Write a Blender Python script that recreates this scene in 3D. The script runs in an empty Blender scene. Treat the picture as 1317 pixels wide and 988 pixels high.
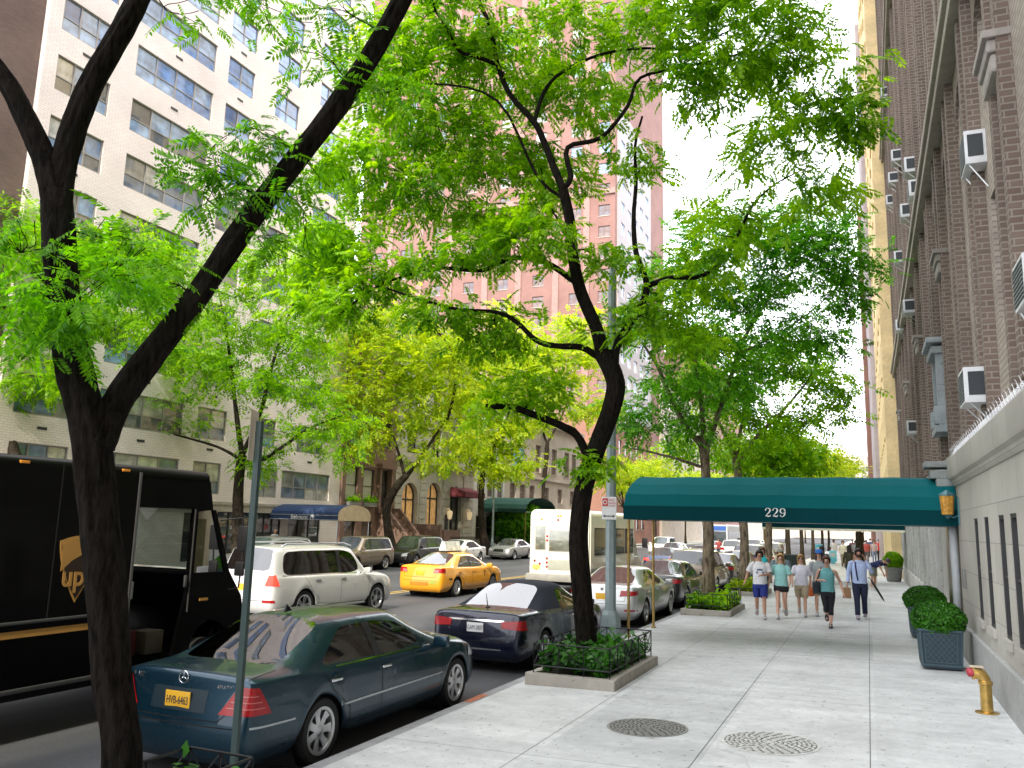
import bpy, bmesh, math, random
import numpy as np
from mathutils import Vector, Matrix
from mathutils.bvhtree import BVHTree
R = math.radians
scene = bpy.context.scene
col = scene.collection
rnd = random.Random(7)
# ------------------------------------------------------------ camera frame
F, CX, CY, CAMZ = 1060.0, 658.5, 494.0, 2.25
YD = Vector((0.39162491, -0.16399560, 0.90539238))
XD = Vector((0.91976808, 0.04237014, -0.39016849))
ZD = Vector((0.02562432, 0.98555072, 0.16743112))
def ray(px, py):
    d = Vector((px-CX, -(py-CY), F))
    return Vector((d.dot(XD), d.dot(YD), d.dot(ZD)))
def at(px, py, Y):
    """point of the street at distance Y seen in direction px,py"""
    r = ray(px, py); t = Y/r.y
    return Vector((r.x*t, Y, CAMZ+r.z*t))
def atx(px, py, X):
    r = ray(px, py); t = X/r.x
    return Vector((X, r.y*t, CAMZ+r.z*t))
def proj(p):
    p = Vector(p)-Vector((0, 0, CAMZ))
    c = XD*p.x+YD*p.y+ZD*p.z
    if c.z < .1: return (-9999, -9999, c.z)
    return (CX+F*c.x/c.z, CY-F*c.y/c.z, c.z)
CURB, WALL, ROADZ, FCURB, FWALL = -5.1, 1.6, -.26, -25.3, -30.0
def gz(x):
    if x > CURB: return .02*x
    if x > FCURB: return ROADZ
    return -.11+.02*(FCURB-x)
# ------------------------------------------------------------ materials
MATS = {}
def newmat(name):
    m = bpy.data.materials.new(name); m.use_nodes = True
    nt = m.node_tree; b = nt.nodes['Principled BSDF']
    return m, nt, b
def L(nt, a, b): nt.links.new(a, b)
def texco(nt, kind='Object', scale=None):
    tc = nt.nodes.new('ShaderNodeTexCoord'); o = tc.outputs[kind]
    if scale:
        mp = nt.nodes.new('ShaderNodeMapping'); mp.inputs['Scale'].default_value = scale
        L(nt, o, mp.inputs['Vector']); o = mp.outputs[0]
    return o
def noise(nt, vec, scale, detail=4, rough=.55):
    n = nt.nodes.new('ShaderNodeTexNoise'); n.inputs['Scale'].default_value = scale
    n.inputs['Detail'].default_value = detail; n.inputs['Roughness'].default_value = rough
    if vec is not None: L(nt, vec, n.inputs['Vector'])
    return n.outputs['Fac']
def ramp(nt, fac, stops):
    r = nt.nodes.new('ShaderNodeValToRGB'); e = r.color_ramp.elements
    while len(e) < len(stops): e.new(.5)
    for el, (p, c) in zip(e, stops): el.position = p; el.color = (*c[:3], 1)
    L(nt, fac, r.inputs[0]); return r.outputs[0]
def mixc(nt, fac, a, b, mode='MIX'):
    m = nt.nodes.new('ShaderNodeMix'); m.data_type = 'RGBA'; m.blend_type = mode
    for s, v in ((m.inputs[0], fac), (m.inputs[6], a), (m.inputs[7], b)):
        if hasattr(v, 'is_output'): L(nt, v, s)
        elif isinstance(v, (int, float)): s.default_value = v
        else: s.default_value = (*v[:3], 1)
    return m.outputs[2]
def bump(nt, h, b, strength=.3, dist=.02):
    bp = nt.nodes.new('ShaderNodeBump'); bp.inputs['Strength'].default_value = strength
    bp.inputs['Distance'].default_value = dist
    L(nt, h, bp.inputs['Height']); L(nt, bp.outputs[0], b.inputs['Normal'])
def M(name, c, rough=.6, metal=0, var=.12, nscale=3.0, coat=0, bmp=0, spec=.5, emit=0, fine=None):
    """principled material whose colour wanders with noise"""
    if name in MATS: return MATS[name]
    m, nt, b = newmat(name)
    v = texco(nt)
    n1 = noise(nt, v, nscale, 5)
    dark = tuple(x*(1-var) for x in c); lite = tuple(min(1, x*(1+var)) for x in c)
    cc = ramp(nt, n1, [(.3, dark), (.7, lite)])
    if fine:
        n2 = noise(nt, v, fine, 3)
        cc = mixc(nt, .35, cc, ramp(nt, n2, [(.35, tuple(x*.7 for x in c)), (.65, tuple(min(1, x*1.25) for x in c))]))
    L(nt, cc, b.inputs['Base Color'])
    b.inputs['Roughness'].default_value = rough; b.inputs['Metallic'].default_value = metal
    b.inputs['Coat Weight'].default_value = coat; b.inputs['Coat Roughness'].default_value = .04
    b.inputs['Specular IOR Level'].default_value = spec
    if bmp: bump(nt, noise(nt, v, fine or nscale*6, 5), b, bmp, .01)
    if emit:
        b.inputs['Emission Color'].default_value = (*c, 1); b.inputs['Emission Strength'].default_value = emit
    MATS[name] = m; return m
def brick(name, c1, c2, mortar, bw=.22, bh=.075, rough=.85, stain=.35, ms=.012, bmp=.5):
    m, nt, b = newmat(name)
    g = nt.nodes.new('ShaderNodeNewGeometry')
    sp = nt.nodes.new('ShaderNodeSeparateXYZ'); L(nt, g.outputs['Position'], sp.inputs[0])
    ad = nt.nodes.new('ShaderNodeMath'); ad.operation = 'ADD'; L(nt, sp.outputs[0], ad.inputs[0]); L(nt, sp.outputs[1], ad.inputs[1])
    cb = nt.nodes.new('ShaderNodeCombineXYZ'); L(nt, ad.outputs[0], cb.inputs[0]); L(nt, sp.outputs[2], cb.inputs[1])
    br = nt.nodes.new('ShaderNodeTexBrick'); L(nt, cb.outputs[0], br.inputs['Vector'])
    br.inputs['Scale'].default_value = 1; br.inputs['Brick Width'].default_value = bw; br.inputs['Row Height'].default_value = bh
    br.inputs['Mortar Size'].default_value = ms; br.inputs['Mortar Smooth'].default_value = .3
    br.inputs['Color1'].default_value = (*c1, 1); br.inputs['Color2'].default_value = (*c2, 1); br.inputs['Mortar'].default_value = (*mortar, 1)
    n = noise(nt, cb.outputs[0], .35, 6)
    st = ramp(nt, n, [(.3, (1-stain,)*3), (.7, (1.0+stain*.3,)*3)])
    cc = mixc(nt, 1.0, br.outputs[0], st, 'MULTIPLY')
    L(nt, cc, b.inputs['Base Color']); b.inputs['Roughness'].default_value = rough
    inv = nt.nodes.new('ShaderNodeMath'); inv.operation = 'SUBTRACT'; inv.inputs[0].default_value = 1; L(nt, br.outputs['Fac'], inv.inputs[1])
    bump(nt, inv.outputs[0], b, bmp, .01)
    MATS[name] = m; return m
def leafmat(name, dark, lite, trans, tw=.5):
    m, nt, b = newmat(name)
    nt.nodes.remove(b)
    v = texco(nt); n = noise(nt, v, .9, 4)
    g = nt.nodes.new('ShaderNodeNewGeometry')
    mx = nt.nodes.new('ShaderNodeMath'); mx.operation = 'MULTIPLY_ADD'
    L(nt, g.outputs['Random Per Island'], mx.inputs[0]); mx.inputs[1].default_value = .4; 
    sub = nt.nodes.new('ShaderNodeMath'); sub.operation = 'SUBTRACT'; L(nt, n, sub.inputs[0]); sub.inputs[1].default_value = .2
    L(nt, sub.outputs[0], mx.inputs[2])
    c = ramp(nt, mx.outputs[0], [(.25, dark), (.75, lite)])
    d = nt.nodes.new('ShaderNodeBsdfPrincipled'); L(nt, c, d.inputs['Base Color']); d.inputs['Roughness'].default_value = .45
    d.inputs['Specular IOR Level'].default_value = .35
    t = nt.nodes.new('ShaderNodeBsdfTranslucent')
    tc = mixc(nt, 1.0, c, trans, 'MULTIPLY'); L(nt, tc, t.inputs[0])
    ms = nt.nodes.new('ShaderNodeMixShader'); ms.inputs[0].default_value = tw
    L(nt, d.outputs[0], ms.inputs[1]); L(nt, t.outputs[0], ms.inputs[2])
    L(nt, ms.outputs[0], nt.nodes['Material Output'].inputs[0])
    MATS[name] = m; return m
def paneglass(name, tints, refl=.75, seed_shift=0.0):
    """building window: reflects the street; tints paint blinds, curtains, dark rooms or sky reflections by turns"""
    m, nt, b = newmat(name)
    oi = nt.nodes.new('ShaderNodeObjectInfo'); gi = nt.nodes.new('ShaderNodeNewGeometry')
    a0 = nt.nodes.new('ShaderNodeMath'); a0.operation = 'MULTIPLY_ADD'; L(nt, gi.outputs['Random Per Island'], a0.inputs[0]); a0.inputs[1].default_value = .55; L(nt, oi.outputs['Random'], a0.inputs[2])
    ad = nt.nodes.new('ShaderNodeMath'); ad.operation = 'FRACT'; L(nt, a0.outputs[0], ad.inputs[0])
    r = nt.nodes.new('ShaderNodeValToRGB'); r.color_ramp.interpolation = 'CONSTANT'; e = r.color_ramp.elements
    while len(e) < len(tints): e.new(.5)
    for i, (el, c) in enumerate(zip(e, tints)): el.position = i/len(tints); el.color = (*c, 1)
    L(nt, ad.outputs[0], r.inputs[0])
    v = texco(nt); n = noise(nt, v, 1.7, 3)
    c2 = mixc(nt, 1.0, r.outputs[0], ramp(nt, n, [(.35, (.55,)*3), (.65, (1.25,)*3)]), 'MULTIPLY')
    L(nt, c2, b.inputs['Base Color'])
    b.inputs['Roughness'].default_value = .5; b.inputs['Coat Weight'].default_value = 1; b.inputs['Coat Roughness'].default_value = .02; b.inputs['Coat IOR'].default_value = 1.5+refl
    bump(nt, noise(nt, v, .8, 1), b, .06, .1)
    MATS[name] = m; return m
def carglass(name, tint=(.25, .32, .3), solid=False):
    m, nt, b = newmat(name)
    if solid:
        b.inputs['Base Color'].default_value = (*tint, 1); b.inputs['Roughness'].default_value = .04; b.inputs['Specular IOR Level'].default_value = .9
        n = noise(nt, texco(nt), 2.0, 2); L(nt, ramp(nt, n, [(.4, tint), (.6, tuple(min(1, c*1.6) for c in tint))]), b.inputs['Base Color'])
    else:
        nt.nodes.remove(b)
        fr = nt.nodes.new('ShaderNodeFresnel'); fr.inputs[0].default_value = 1.9
        ad = nt.nodes.new('ShaderNodeMath'); ad.operation = 'MULTIPLY_ADD'; L(nt, fr.outputs[0], ad.inputs[0]); ad.inputs[1].default_value = 1.15; ad.inputs[2].default_value = .06; ad.use_clamp = True
        tr = nt.nodes.new('ShaderNodeBsdfTransparent'); 
        n = noise(nt, texco(nt), 1.5, 2)
        L(nt, ramp(nt, n, [(.3, tuple(c*.9 for c in tint)), (.7, tint)]), tr.inputs[0])
        gl = nt.nodes.new('ShaderNodeBsdfGlossy'); gl.inputs['Roughness'].default_value = .015
        ms = nt.nodes.new('ShaderNodeMixShader'); L(nt, ad.outputs[0], ms.inputs[0]); L(nt, tr.outputs[0], ms.inputs[1]); L(nt, gl.outputs[0], ms.inputs[2])
        L(nt, ms.outputs[0], nt.nodes['Material Output'].inputs[0])
    MATS[name] = m; return m
def paint(name, c, metal=.25, rough=.32, dirt=.06, coat=1.0):
    if name in MATS: return MATS[name]
    m, nt, b = newmat(name)
    v = texco(nt); n = noise(nt, v, 2.2, 5)
    cc = ramp(nt, n, [(.3, tuple(x*(1-dirt) for x in c)), (.7, tuple(min(1, x*(1+dirt)) for x in c))])
    n2 = noise(nt, v, 28, 4); dust = ramp(nt, n2, [(.56, (0, 0, 0)), (.75, (1, 1, 1))])
    L(nt, mixc(nt, mixc(nt, 1.0, dust, (.05, .05, .05), 'MULTIPLY'), cc, (.3, .28, .25)), b.inputs['Base Color'])
    b.inputs['Metallic'].default_value = metal; b.inputs['Roughness'].default_value = rough
    b.inputs['Coat Weight'].default_value = coat; b.inputs['Coat Roughness'].default_value = .03
    L(nt, ramp(nt, n, [(.3, (rough*.9,)*3), (.7, (rough*1.2,)*3)]), b.inputs['Roughness'])
    MATS[name] = m; return m
# ------------------------------------------------------------ object helpers
def link(name, me, parent=None, loc=(0, 0, 0), rot=(0, 0, 0)):
    o = bpy.data.objects.new(name, me); col.objects.link(o); o.parent = parent
    o.location = loc; o.rotation_euler = rot
    return o
def tag(o, label=None, cat=None, group=None, kind=None):
    if label: o['label'] = label
    if cat: o['category'] = cat
    if group: o['group'] = group
    if kind: o['kind'] = kind
    return o
def thing(name, label, cat, loc=(0, 0, 0), rz=0, group=None):
    return tag(link(name, None, None, loc, (0, 0, rz)), label, cat, group)
def copy_tree(o, parent=None):
    c = o.copy(); col.objects.link(c); c.parent = parent
    for ch in list(o.children): copy_tree(ch, c)
    return c
class MB:
    def __init__(s): s.v = []; s.f = []; s.m = []; s.cur = 0; s.T = None
    def add(s, vs, fs):
        n = len(s.v)
        if s.T is not None: vs = [s.T @ Vector(p) for p in vs]
        s.v += [tuple(p) for p in vs]; s.f += [tuple(i+n for i in f) for f in fs]; s.m += [s.cur]*len(fs); return s
    def box(s, c, d, rz=0, bev=0, taper=1.0, rx=0, ry=0):
        x, y, z = d[0]/2, d[1]/2, d[2]/2
        if bev:
            bm = bmesh.new(); bmesh.ops.create_cube(bm, size=1)
            for v in bm.verts: v.co = Vector((v.co.x*d[0]*(taper if v.co.z > 0 else 1), v.co.y*d[1]*(taper if v.co.z > 0 else 1), v.co.z*d[2]))
            bmesh.ops.bevel(bm, geom=bm.edges[:], offset=bev, segments=2, affect='EDGES', profile=.6)
            vs = [v.co.copy() for v in bm.verts]; fs = [[v.index for v in f.verts] for f in bm.faces]; bm.free()
        else:
            vs = [Vector((a*x*(taper if q > 0 else 1), b_*y*(taper if q > 0 else 1), q*z)) for q in (-1, 1) for b_ in (-1, 1) for a in (-1, 1)]
            fs = [(0, 2, 3, 1), (4, 5, 7, 6), (0, 1, 5, 4), (2, 6, 7, 3), (0, 4, 6, 2), (1, 3, 7, 5)]
        mt = Matrix.Translation(c) @ Matrix.Rotation(rz, 4, 'Z') @ Matrix.Rotation(ry, 4, 'Y') @ Matrix.Rotation(rx, 4, 'X')
        return s.add([mt @ v for v in vs], fs)
    def quad(s, a, b, c, d): return s.add([a, b, c, d], [(0, 1, 2, 3)])
    def poly(s, pts): return s.add(pts, [tuple(range(len(pts)))])
    def prism(s, pts, off):
        """extrude polygon pts (3D) by vector off"""
        n = len(pts); off = Vector(off)
        vs = [Vector(p) for p in pts]+[Vector(p)+off for p in pts]
        fs = [tuple(range(n))[::-1], tuple(range(n, 2*n))]+[(i, (i+1) % n, (i+1) % n+n, i+n) for i in range(n)]
        return s.add(vs, fs)
    def tube(s, path, radii, n=8, cap=True, wob=0, rng=None, squash=1.0):
        path = [Vector(p) for p in path]
        if not hasattr(radii, '__len__'): radii = [radii]*len(path)
        rings = []; up = Vector((0.13, .31, 1)).normalized(); prev = None
        for i, p in enumerate(path):
            t = (path[min(i+1, len(path)-1)]-path[max(i-1, 0)])
            if t.length < 1e-9: t = Vector((0, 0, 1))
            t.normalize()
            if prev is None:
                a = t.orthogonal().normalized()
            else:
                a = prev-t*prev.dot(t)
                a = a.normalized() if a.length > 1e-6 else t.orthogonal().normalized()
            prev = a; b = t.cross(a)
            ring = []
            for k in range(n):
                an = 2*math.pi*k/n; r = radii[i]
                if wob and rng: r *= 1+wob*(rng.random()-.5)
                ring.append(p+(a*math.cos(an)+b*math.sin(an)*squash)*r)
            rings.append(ring)
        vs = [q for r in rings for q in r]
        fs = [(i*n+k, i*n+(k+1) % n, (i+1)*n+(k+1) % n, (i+1)*n+k) for i in range(len(path)-1) for k in range(n)]
        if cap: fs += [tuple(range(n))[::-1], tuple(range((len(path)-1)*n, len(path)*n))]
        return s.add(vs, fs)
    def lathe(s, prof, n=24, o=(0, 0, 0), axis='Z', a0=0, a1=2*math.pi):
        """prof: (radius, height) along axis"""
        full = abs(a1-a0-2*math.pi) < 1e-6; m = n if full else n+1
        vs = []
        for r, h in prof:
            for k in range(m):
                a = a0+(a1-a0)*k/n; x, y = r*math.cos(a), r*math.sin(a)
                vs.append(Vector(o)+Vector({'Z': (x, y, h), 'X': (h, x, y), 'Y': (y, h, x)}[axis]))
        fs = []
        for i in range(len(prof)-1):
            for k in range(n):
                k2 = (k+1) % m; fs.append((i*m+k, i*m+k2, (i+1)*m+k2, (i+1)*m+k))
        return s.add(vs, fs)
    def mesh(s, name, mats, smooth=False):
        me = bpy.data.meshes.new(name); me.from_pydata(s.v, [], s.f)
        for m in (mats if isinstance(mats, (list, tuple)) else [mats]): me.materials.append(m)
        if any(s.m): me.polygons.foreach_set('material_index', s.m)
        bm = bmesh.new(); bm.from_mesh(me); bmesh.ops.recalc_face_normals(bm, faces=bm.faces[:]); bm.to_mesh(me); bm.free()
        if smooth:
            me.polygons.foreach_set('use_smooth', [True]*len(me.polygons))
            if smooth != 'all': me.set_sharp_from_angle(angle=R(40 if smooth is True else smooth))
        me.update(); return me
    def build(s, name, mats, parent=None, smooth=False, loc=(0, 0, 0), rot=(0, 0, 0)):
        return link(name, s.mesh(name, mats, smooth), parent, loc, rot)
def npmesh(name, V, Fq, mat, smooth=False):
    """big quad mesh from numpy arrays"""
    me = bpy.data.meshes.new(name); nf = len(Fq)
    me.vertices.add(len(V)); me.vertices.foreach_set('co', V.astype(np.float32).ravel())
    me.loops.add(nf*4); me.loops.foreach_set('vertex_index', Fq.astype(np.int32).ravel())
    me.polygons.add(nf); me.polygons.foreach_set('loop_start', np.arange(0, nf*4, 4, dtype=np.int32))
    me.materials.append(mat); me.update(calc_edges=True)
    if smooth: me.polygons.foreach_set('use_smooth', np.ones(nf, dtype=bool))
    return me
FONT = None
def text(name, body, size, mat, parent, loc, rot, ext=.002, align='CENTER', sx=1.0, shear=0, off=0):
    """lettering as real mesh"""
    cu = bpy.data.curves.new(name, 'FONT'); cu.body = body; cu.size = size; cu.extrude = ext; cu.align_x = align; cu.align_y = 'CENTER'; cu.shear = shear; cu.offset = off
    o = bpy.data.objects.new('tmp', cu); col.objects.link(o)
    dg = bpy.context.evaluated_depsgraph_get(); me = bpy.data.meshes.new_from_object(o.evaluated_get(dg))
    bpy.data.objects.remove(o); me.name = name; me.materials.clear(); me.materials.append(mat)
    for v in me.vertices: v.co.x *= sx
    return link(name, me, parent, loc, rot)
# serif digits of the canopy number, drawn as thick-and-thin outlines in a 1 x 1.45 cell
def digit_strokes(d):
    if d == '2':
        pts = [(.12, 1.02), (.13, 1.2), (.3, 1.4), (.52, 1.42), (.76, 1.3), (.8, 1.05), (.7, .8), (.45, .52), (.2, .25), (.1, .1), (.3, .14), (.6, .07), (.8, .12), (.86, .36)]
        w = [.2, .12, .08, .09, .2, .26, .22, .14, .08, .07, .16, .2, .12, .05]
    else:
        a = [(math.cos(t)*.36+.47, math.sin(t)*.4+.98) for t in [R(x) for x in range(-60, 301, 24)]]
        pts = a+[]
        w = [.2 if abs(math.cos(R(x))) > .6 else .09 for x in range(-60, 301, 24)]
        tail = [(.83, 1.0), (.84, .7), (.74, .32), (.52, .06), (.28, .04), (.16, .16), (.16, .3)]
        return [(pts, w), (tail, [.2, .22, .2, .1, .08, .12, .18])]
    return [(pts, w)]
def ribbon(mb, pts, w, place):
    n = len(pts); Lp = []; Rp = []
    for i in range(n):
        a = Vector(pts[max(i-1, 0)]); b = Vector(pts[min(i+1, n-1)]); t = (b-a).normalized(); nn = Vector((-t.y, t.x))
        p = Vector(pts[i]); Lp.append(p+nn*w[i]/2); Rp.append(p-nn*w[i]/2)
    vs = [place(q) for q in Lp]+[place(q) for q in Rp]
    mb.add(vs, [(i, i+1, n+i+1, n+i) for i in range(n-1)])
# ------------------------------------------------------------ vehicles
TYRE = M('tyre rubber', (.012, .012, .013), .8, var=.25, nscale=20)
RIM = M('alloy', (.55, .56, .57), .3, metal=.9, var=.1)
RIMD = M('dark wheel well', (.01, .01, .011), .9)
CHROME = M('chrome', (.75, .76, .78), .12, metal=1, var=.05)
BLACKP = M('black plastic', (.012, .012, .014), .5, spec=.4)
SEAM = M('panel gap', (.004, .004, .005), .9)
REDL = M('red lamp lens', (.36, .005, .008), .22, coat=0, var=.2, nscale=12)
REDLIT = M('lit red lamp lens', (1.0, .05, .03), .2, emit=1.2)
WHITEL = M('clear lamp lens', (.75, .76, .78), .1, coat=1, var=.25, nscale=14)
AMBER = M('amber lens', (.9, .32, .02), .2, coat=1)
PLATEY = M('yellow plate', (.85, .47, .03), .45, var=.06)
PLATEW = M('white plate', (.8, .8, .78), .45, var=.06)
INK = M('dark blue ink', (.01, .012, .05), .6)
SEATM = M('seat leather', (.05, .05, .055), .55)
SEATT = M('tan seat leather', (.25, .2, .14), .55)
GLASS = carglass('tinted car glass', (.30, .36, .35))
GLASSD = carglass('privacy car glass', (.05, .06, .065))
GLASSF = carglass('distant car glass', (.03, .04, .045), solid=True)

def wheel_meshes(r, wd, nsp, style='spoke'):
    t = MB(); ri = r*.68
    t.lathe([(ri, -wd*.5), (r*.93, -wd*.5), (r*.985, -wd*.36), (r, 0), (r*.985, wd*.36), (r*.93, wd*.5), (ri+.012, wd*.5), (ri, wd*.42), (ri-.02, wd*.1), (ri-.02, -wd*.3), (ri, -wd*.5)], 32, axis='X')
    tm = t.mesh('wheel', [TYRE], 30)
    m = MB(); m.cur = 0
    m.lathe([(ri, wd*.40), (ri+.012, wd*.5), (ri-.02, wd*.47), (ri-.035, wd*.3), (ri-.035, -wd*.2)], 32, axis='X')
    hub = .075
    m.lathe([(0, wd*.42), (hub*.55, wd*.42), (hub, wd*.36), (hub, wd*.1)], 16, axis='X')
    for k in range(nsp):
        a = 2*math.pi*k/nsp; ca, sa = math.cos(a), math.sin(a)
        for dw in ((0,) if style == 'spoke' else (-.03, .03)):
            w0, w1 = (.036, .052) if style == 'spoke' else (.014, .02)
            pts = []
            for rr, w, xx in ((hub*.7, w0, wd*.39), (ri*.6, w0, wd*.36), (ri-.02, w1, wd*.42)):
                for sg in (-1, 1):
                    tt = sg*w+dw*(rr/ri+.4); pts.append((xx, rr*ca-tt*sa, rr*sa+tt*ca))
            back = [(x-.035, y, z) for x, y, z in pts]
            m.add(pts+back, [(0, 1, 3, 2), (2, 3, 5, 4), (0, 2, 8, 6), (2, 4, 10, 8), (1, 7, 9, 3), (3, 9, 11, 5)])
    m.cur = 1
    m.lathe([(0, -wd*.12), (ri-.03, -wd*.12)], 24, axis='X')
    m.lathe([(0, wd*.06), (ri*.7, wd*.06), (ri*.7, -wd*.1)], 20, axis='X')
    return tm, m.mesh('rim', [RIM, RIMD], 35)
WHEELS = {}
def put_wheels(root, r, wd, track, ya, yb, nsp=7, style='spoke'):
    k = (r, wd, nsp, style)
    if k not in WHEELS: WHEELS[k] = wheel_meshes(*k)
    tm, rm = WHEELS[k]
    for sx in (1, -1):
        for y in (ya, yb):
            o = link('wheel', tm, root, (sx*(track-wd/2), y, r), (0, 0, 0 if sx > 0 else math.pi))
            link('rim', rm, o)

def car_sections(P):
    """anchor cross-sections (10 points from sill to centre line) along the car"""
    w = P['W']/2; zb = P['zb']
    def low(y, zd, pw):
        ww = w*pw; h = zd-zb
        return [(.88*ww, y, zb), (.975*ww, y, zb+.08), (1.0*ww, y, zb+.36*h), (.995*ww, y, zb+.68*h), (.965*ww, y, zd-.05)]
    def deck(y, zd, pw, crown=.03):
        ww = w*pw
        return low(y, zd, pw)+[(.9*ww, y, zd-.012), (.8*ww, y, zd+crown*.3), (.68*ww, y, zd+crown*.6), (.36*ww, y, zd+crown), (0, y, zd+crown*1.1)]
    def cabin(yl, yh, belt, zt, pw, wr):
        s = low(yl, belt, pw); g = .915*w*pw
        return s+[(g, yl, belt+.0), (wr+.01, yh, zt-.115), (wr-.06, yh, zt-.035), (wr*.5, yh, zt), (0, yh, zt+.012)]
    A = []
    for a in P['anchors']:
        A.append((a[1], deck(*a[1:]) if a[0] == 'd' else cabin(*a[1:])))
    return A
def build_car(name, P, paintm, glass, level=2, side_glass=None, detail=True):
    """lofted body split into body, windscreen, rear window and side windows; returns (root, bvh)"""
    root = link(name, None)
    A = car_sections(P); ys = [a[0] for a in A]
    wr_, ra = P['wheel_r'], P['wheel_r']+.045
    ws = [P['ya'], P['yb']]
    st = set(range(0)); extra = []
    for yc in ws:
        for f in (-1.12, -.97, -.75, -.3, .3, .75, .97, 1.12):
            extra.append(yc+f*ra)
    allst = [(y, 1) for y in ys]+[(y, 0) for y in extra if ys[0]+.01 < y < ys[-1]-.01]
    allst.sort(); S = []
    for y, k in allst:
        if S and abs(S[-1][0]-y) < .035:
            if k and not S[-1][1]: S[-1] = (y, k)
            continue
        S.append((y, k))
    rows = []; iv = []
    for y, k in S:
        j = max(i for i in range(len(ys)) if ys[i] <= y+1e-6); j2 = min(j+1, len(ys)-1)
        t = 0 if j == j2 or k else (y-ys[j])/(ys[j2]-ys[j])
        sec = [list(Vector(a).lerp(Vector(b), t)) for a, b in zip(A[j][1], A[j2][1])]
        for yc in ws:
            d = abs(y-yc)
            if d < ra*.99:
                za = wr_+math.sqrt(max(0, ra*ra-d*d))
                wx = sec[2][0]
                for q, (dz, sx) in enumerate(((0, .985), (.03, 1.005), (.075, 1.008), (.16, 1.0))):
                    if sec[q][2] < za+dz or q == 0: sec[q][2] = max(sec[q][2], za+dz) if q else max(za, sec[0][2]); sec[q][0] = wx*sx
        rows.append(sec); iv.append(j)
    V = []; Fc = []; ids = []
    idx = []
    for sec in rows:
        r = []
        for k in range(10): V.append(tuple(sec[k])); r.append(len(V)-1)
        for k in range(8, -1, -1): V.append((-sec[k][0], sec[k][1], sec[k][2])); r.append(len(V)-1)
        idx.append(r)
    lab = P['intervals']
    for j in range(len(rows)-1):
        l = lab[iv[j]]
        for k in range(18):
            kk = k if k < 9 else 17-k; side = 0 if k < 9 else 1
            i_ = 0
            if l == 'rearwin' and kk >= 7: i_ = 2
            elif l == 'windshield' and kk >= 7: i_ = 1
            elif l in ('side1', 'side2', 'side3') and kk == 5: i_ = 3+(int(l[-1])-1)*2+side
            elif l == 'pillar' and kk == 5: i_ = 10
            elif l == 'roof' and kk >= 5 and P.get('soft'): i_ = 11
            elif kk == 0 and P.get('cladding'): i_ = 10
            if P.get('soft') and kk >= 5 and i_ == 0 and l in ('rearwin', 'cpillar', 'roof', 'side1', 'side2', 'pillar'): i_ = 11
            Fc.append((idx[j][k], idx[j+1][k], idx[j+1][k+1], idx[j][k+1])); ids.append(i_)
    for end in (0, 1):
        E = idx[0] if end == 0 else idx[-1]; sec = rows[0] if end == 0 else rows[-1]
        kc = P.get('rear_kc', 4) if end == 0 else 4
        sgn = -1 if end == 0 else 1
        top = E[kc:19-kc]; nx = len(top); lev = kc+1
        prof = P['rear_prof'] if end == 0 else P['front_prof']
        bul = P['rear_bulge'] if end == 0 else P['front_bulge']
        grid = [[None]*nx for _ in range(lev)]
        zt = V[top[0]][2]; xt = V[top[0]][0]
        for lv in range(lev):
            for i in range(nx):
                if lv == lev-1: grid[lv][i] = top[i]; continue
                if i == 0: grid[lv][i] = E[lv]; continue
                if i == nx-1: grid[lv][i] = E[18-lv]; continue
                fx = V[top[i]][0]/xt; xx = V[E[lv]][0]*fx
                zz = V[E[lv]][2]+(V[top[i]][2]-zt)*(lv/(lev-1))
                yy = V[E[lv]][1]+sgn*(bul*(1-abs(fx)**2.5)+prof[min(lv, len(prof)-1)]*(1 if i not in (1, nx-2) else .8))
                V.append((xx, yy, zz)); grid[lv][i] = len(V)-1
        for lv in range(lev-1):
            for i in range(nx-1):
                q = (grid[lv][i], grid[lv][i+1], grid[lv+1][i+1], grid[lv+1][i])
                Fc.append(q if end == 1 else q[::-1]); ii = 0
                if end == 0 and kc == 6 and lv == 5 and 0 < i < nx-2: ii = 2
                if P.get('cladding') and lv == 0: ii = 10
                ids.append(ii)
    sharp = {}
    for j in range(len(idx)-1):
        for k, c_ in ((4, .42), (14, .42), (2, .15), (16, .15)): sharp[frozenset((idx[j][k], idx[j+1][k]))] = c_
    for E, kc in ((idx[0], P.get('rear_kc', 4)), (idx[-1], 4)):
        for k in range(kc, 18-kc): sharp[frozenset((E[k], E[k+1]))] = .5
    me = bpy.data.meshes.new('raw'); me.from_pydata(V, [], Fc)
    me.polygons.foreach_set('material_index', ids)
    bm = bmesh.new(); bm.from_mesh(me); bmesh.ops.recalc_face_normals(bm, faces=bm.faces[:])
    cl = bm.edges.layers.float.new('crease_edge')
    mi = [f.material_index for f in bm.faces]
    for e in bm.edges:
        if len(e.link_faces) == 2 and e.link_faces[0].material_index != e.link_faces[1].material_index: e[cl] = .55
        elif len(e.link_faces) == 1: e[cl] = .5
        else:
            a_, b_ = e.verts[0].index, e.verts[1].index
            if frozenset((a_, b_)) in sharp: e[cl] = max(e[cl], sharp[frozenset((a_, b_))])
    bm.to_mesh(me); bm.free()
    for _ in range(12): me.materials.append(None)
    o = bpy.data.objects.new('raw', me); col.objects.link(o)
    md = o.modifiers.new('s', 'SUBSURF'); md.levels = level; md.render_levels = level
    dg = bpy.context.evaluated_depsgraph_get(); full = bpy.data.meshes.new_from_object(o.evaluated_get(dg))
    bpy.data.objects.remove(o)
    vs = [v.co.copy() for v in full.vertices]; fs = [tuple(f.vertices) for f in full.polygons]; fm = [f.material_index for f in full.polygons]
    bvh = BVHTree.FromPolygons(vs, fs)
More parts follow.
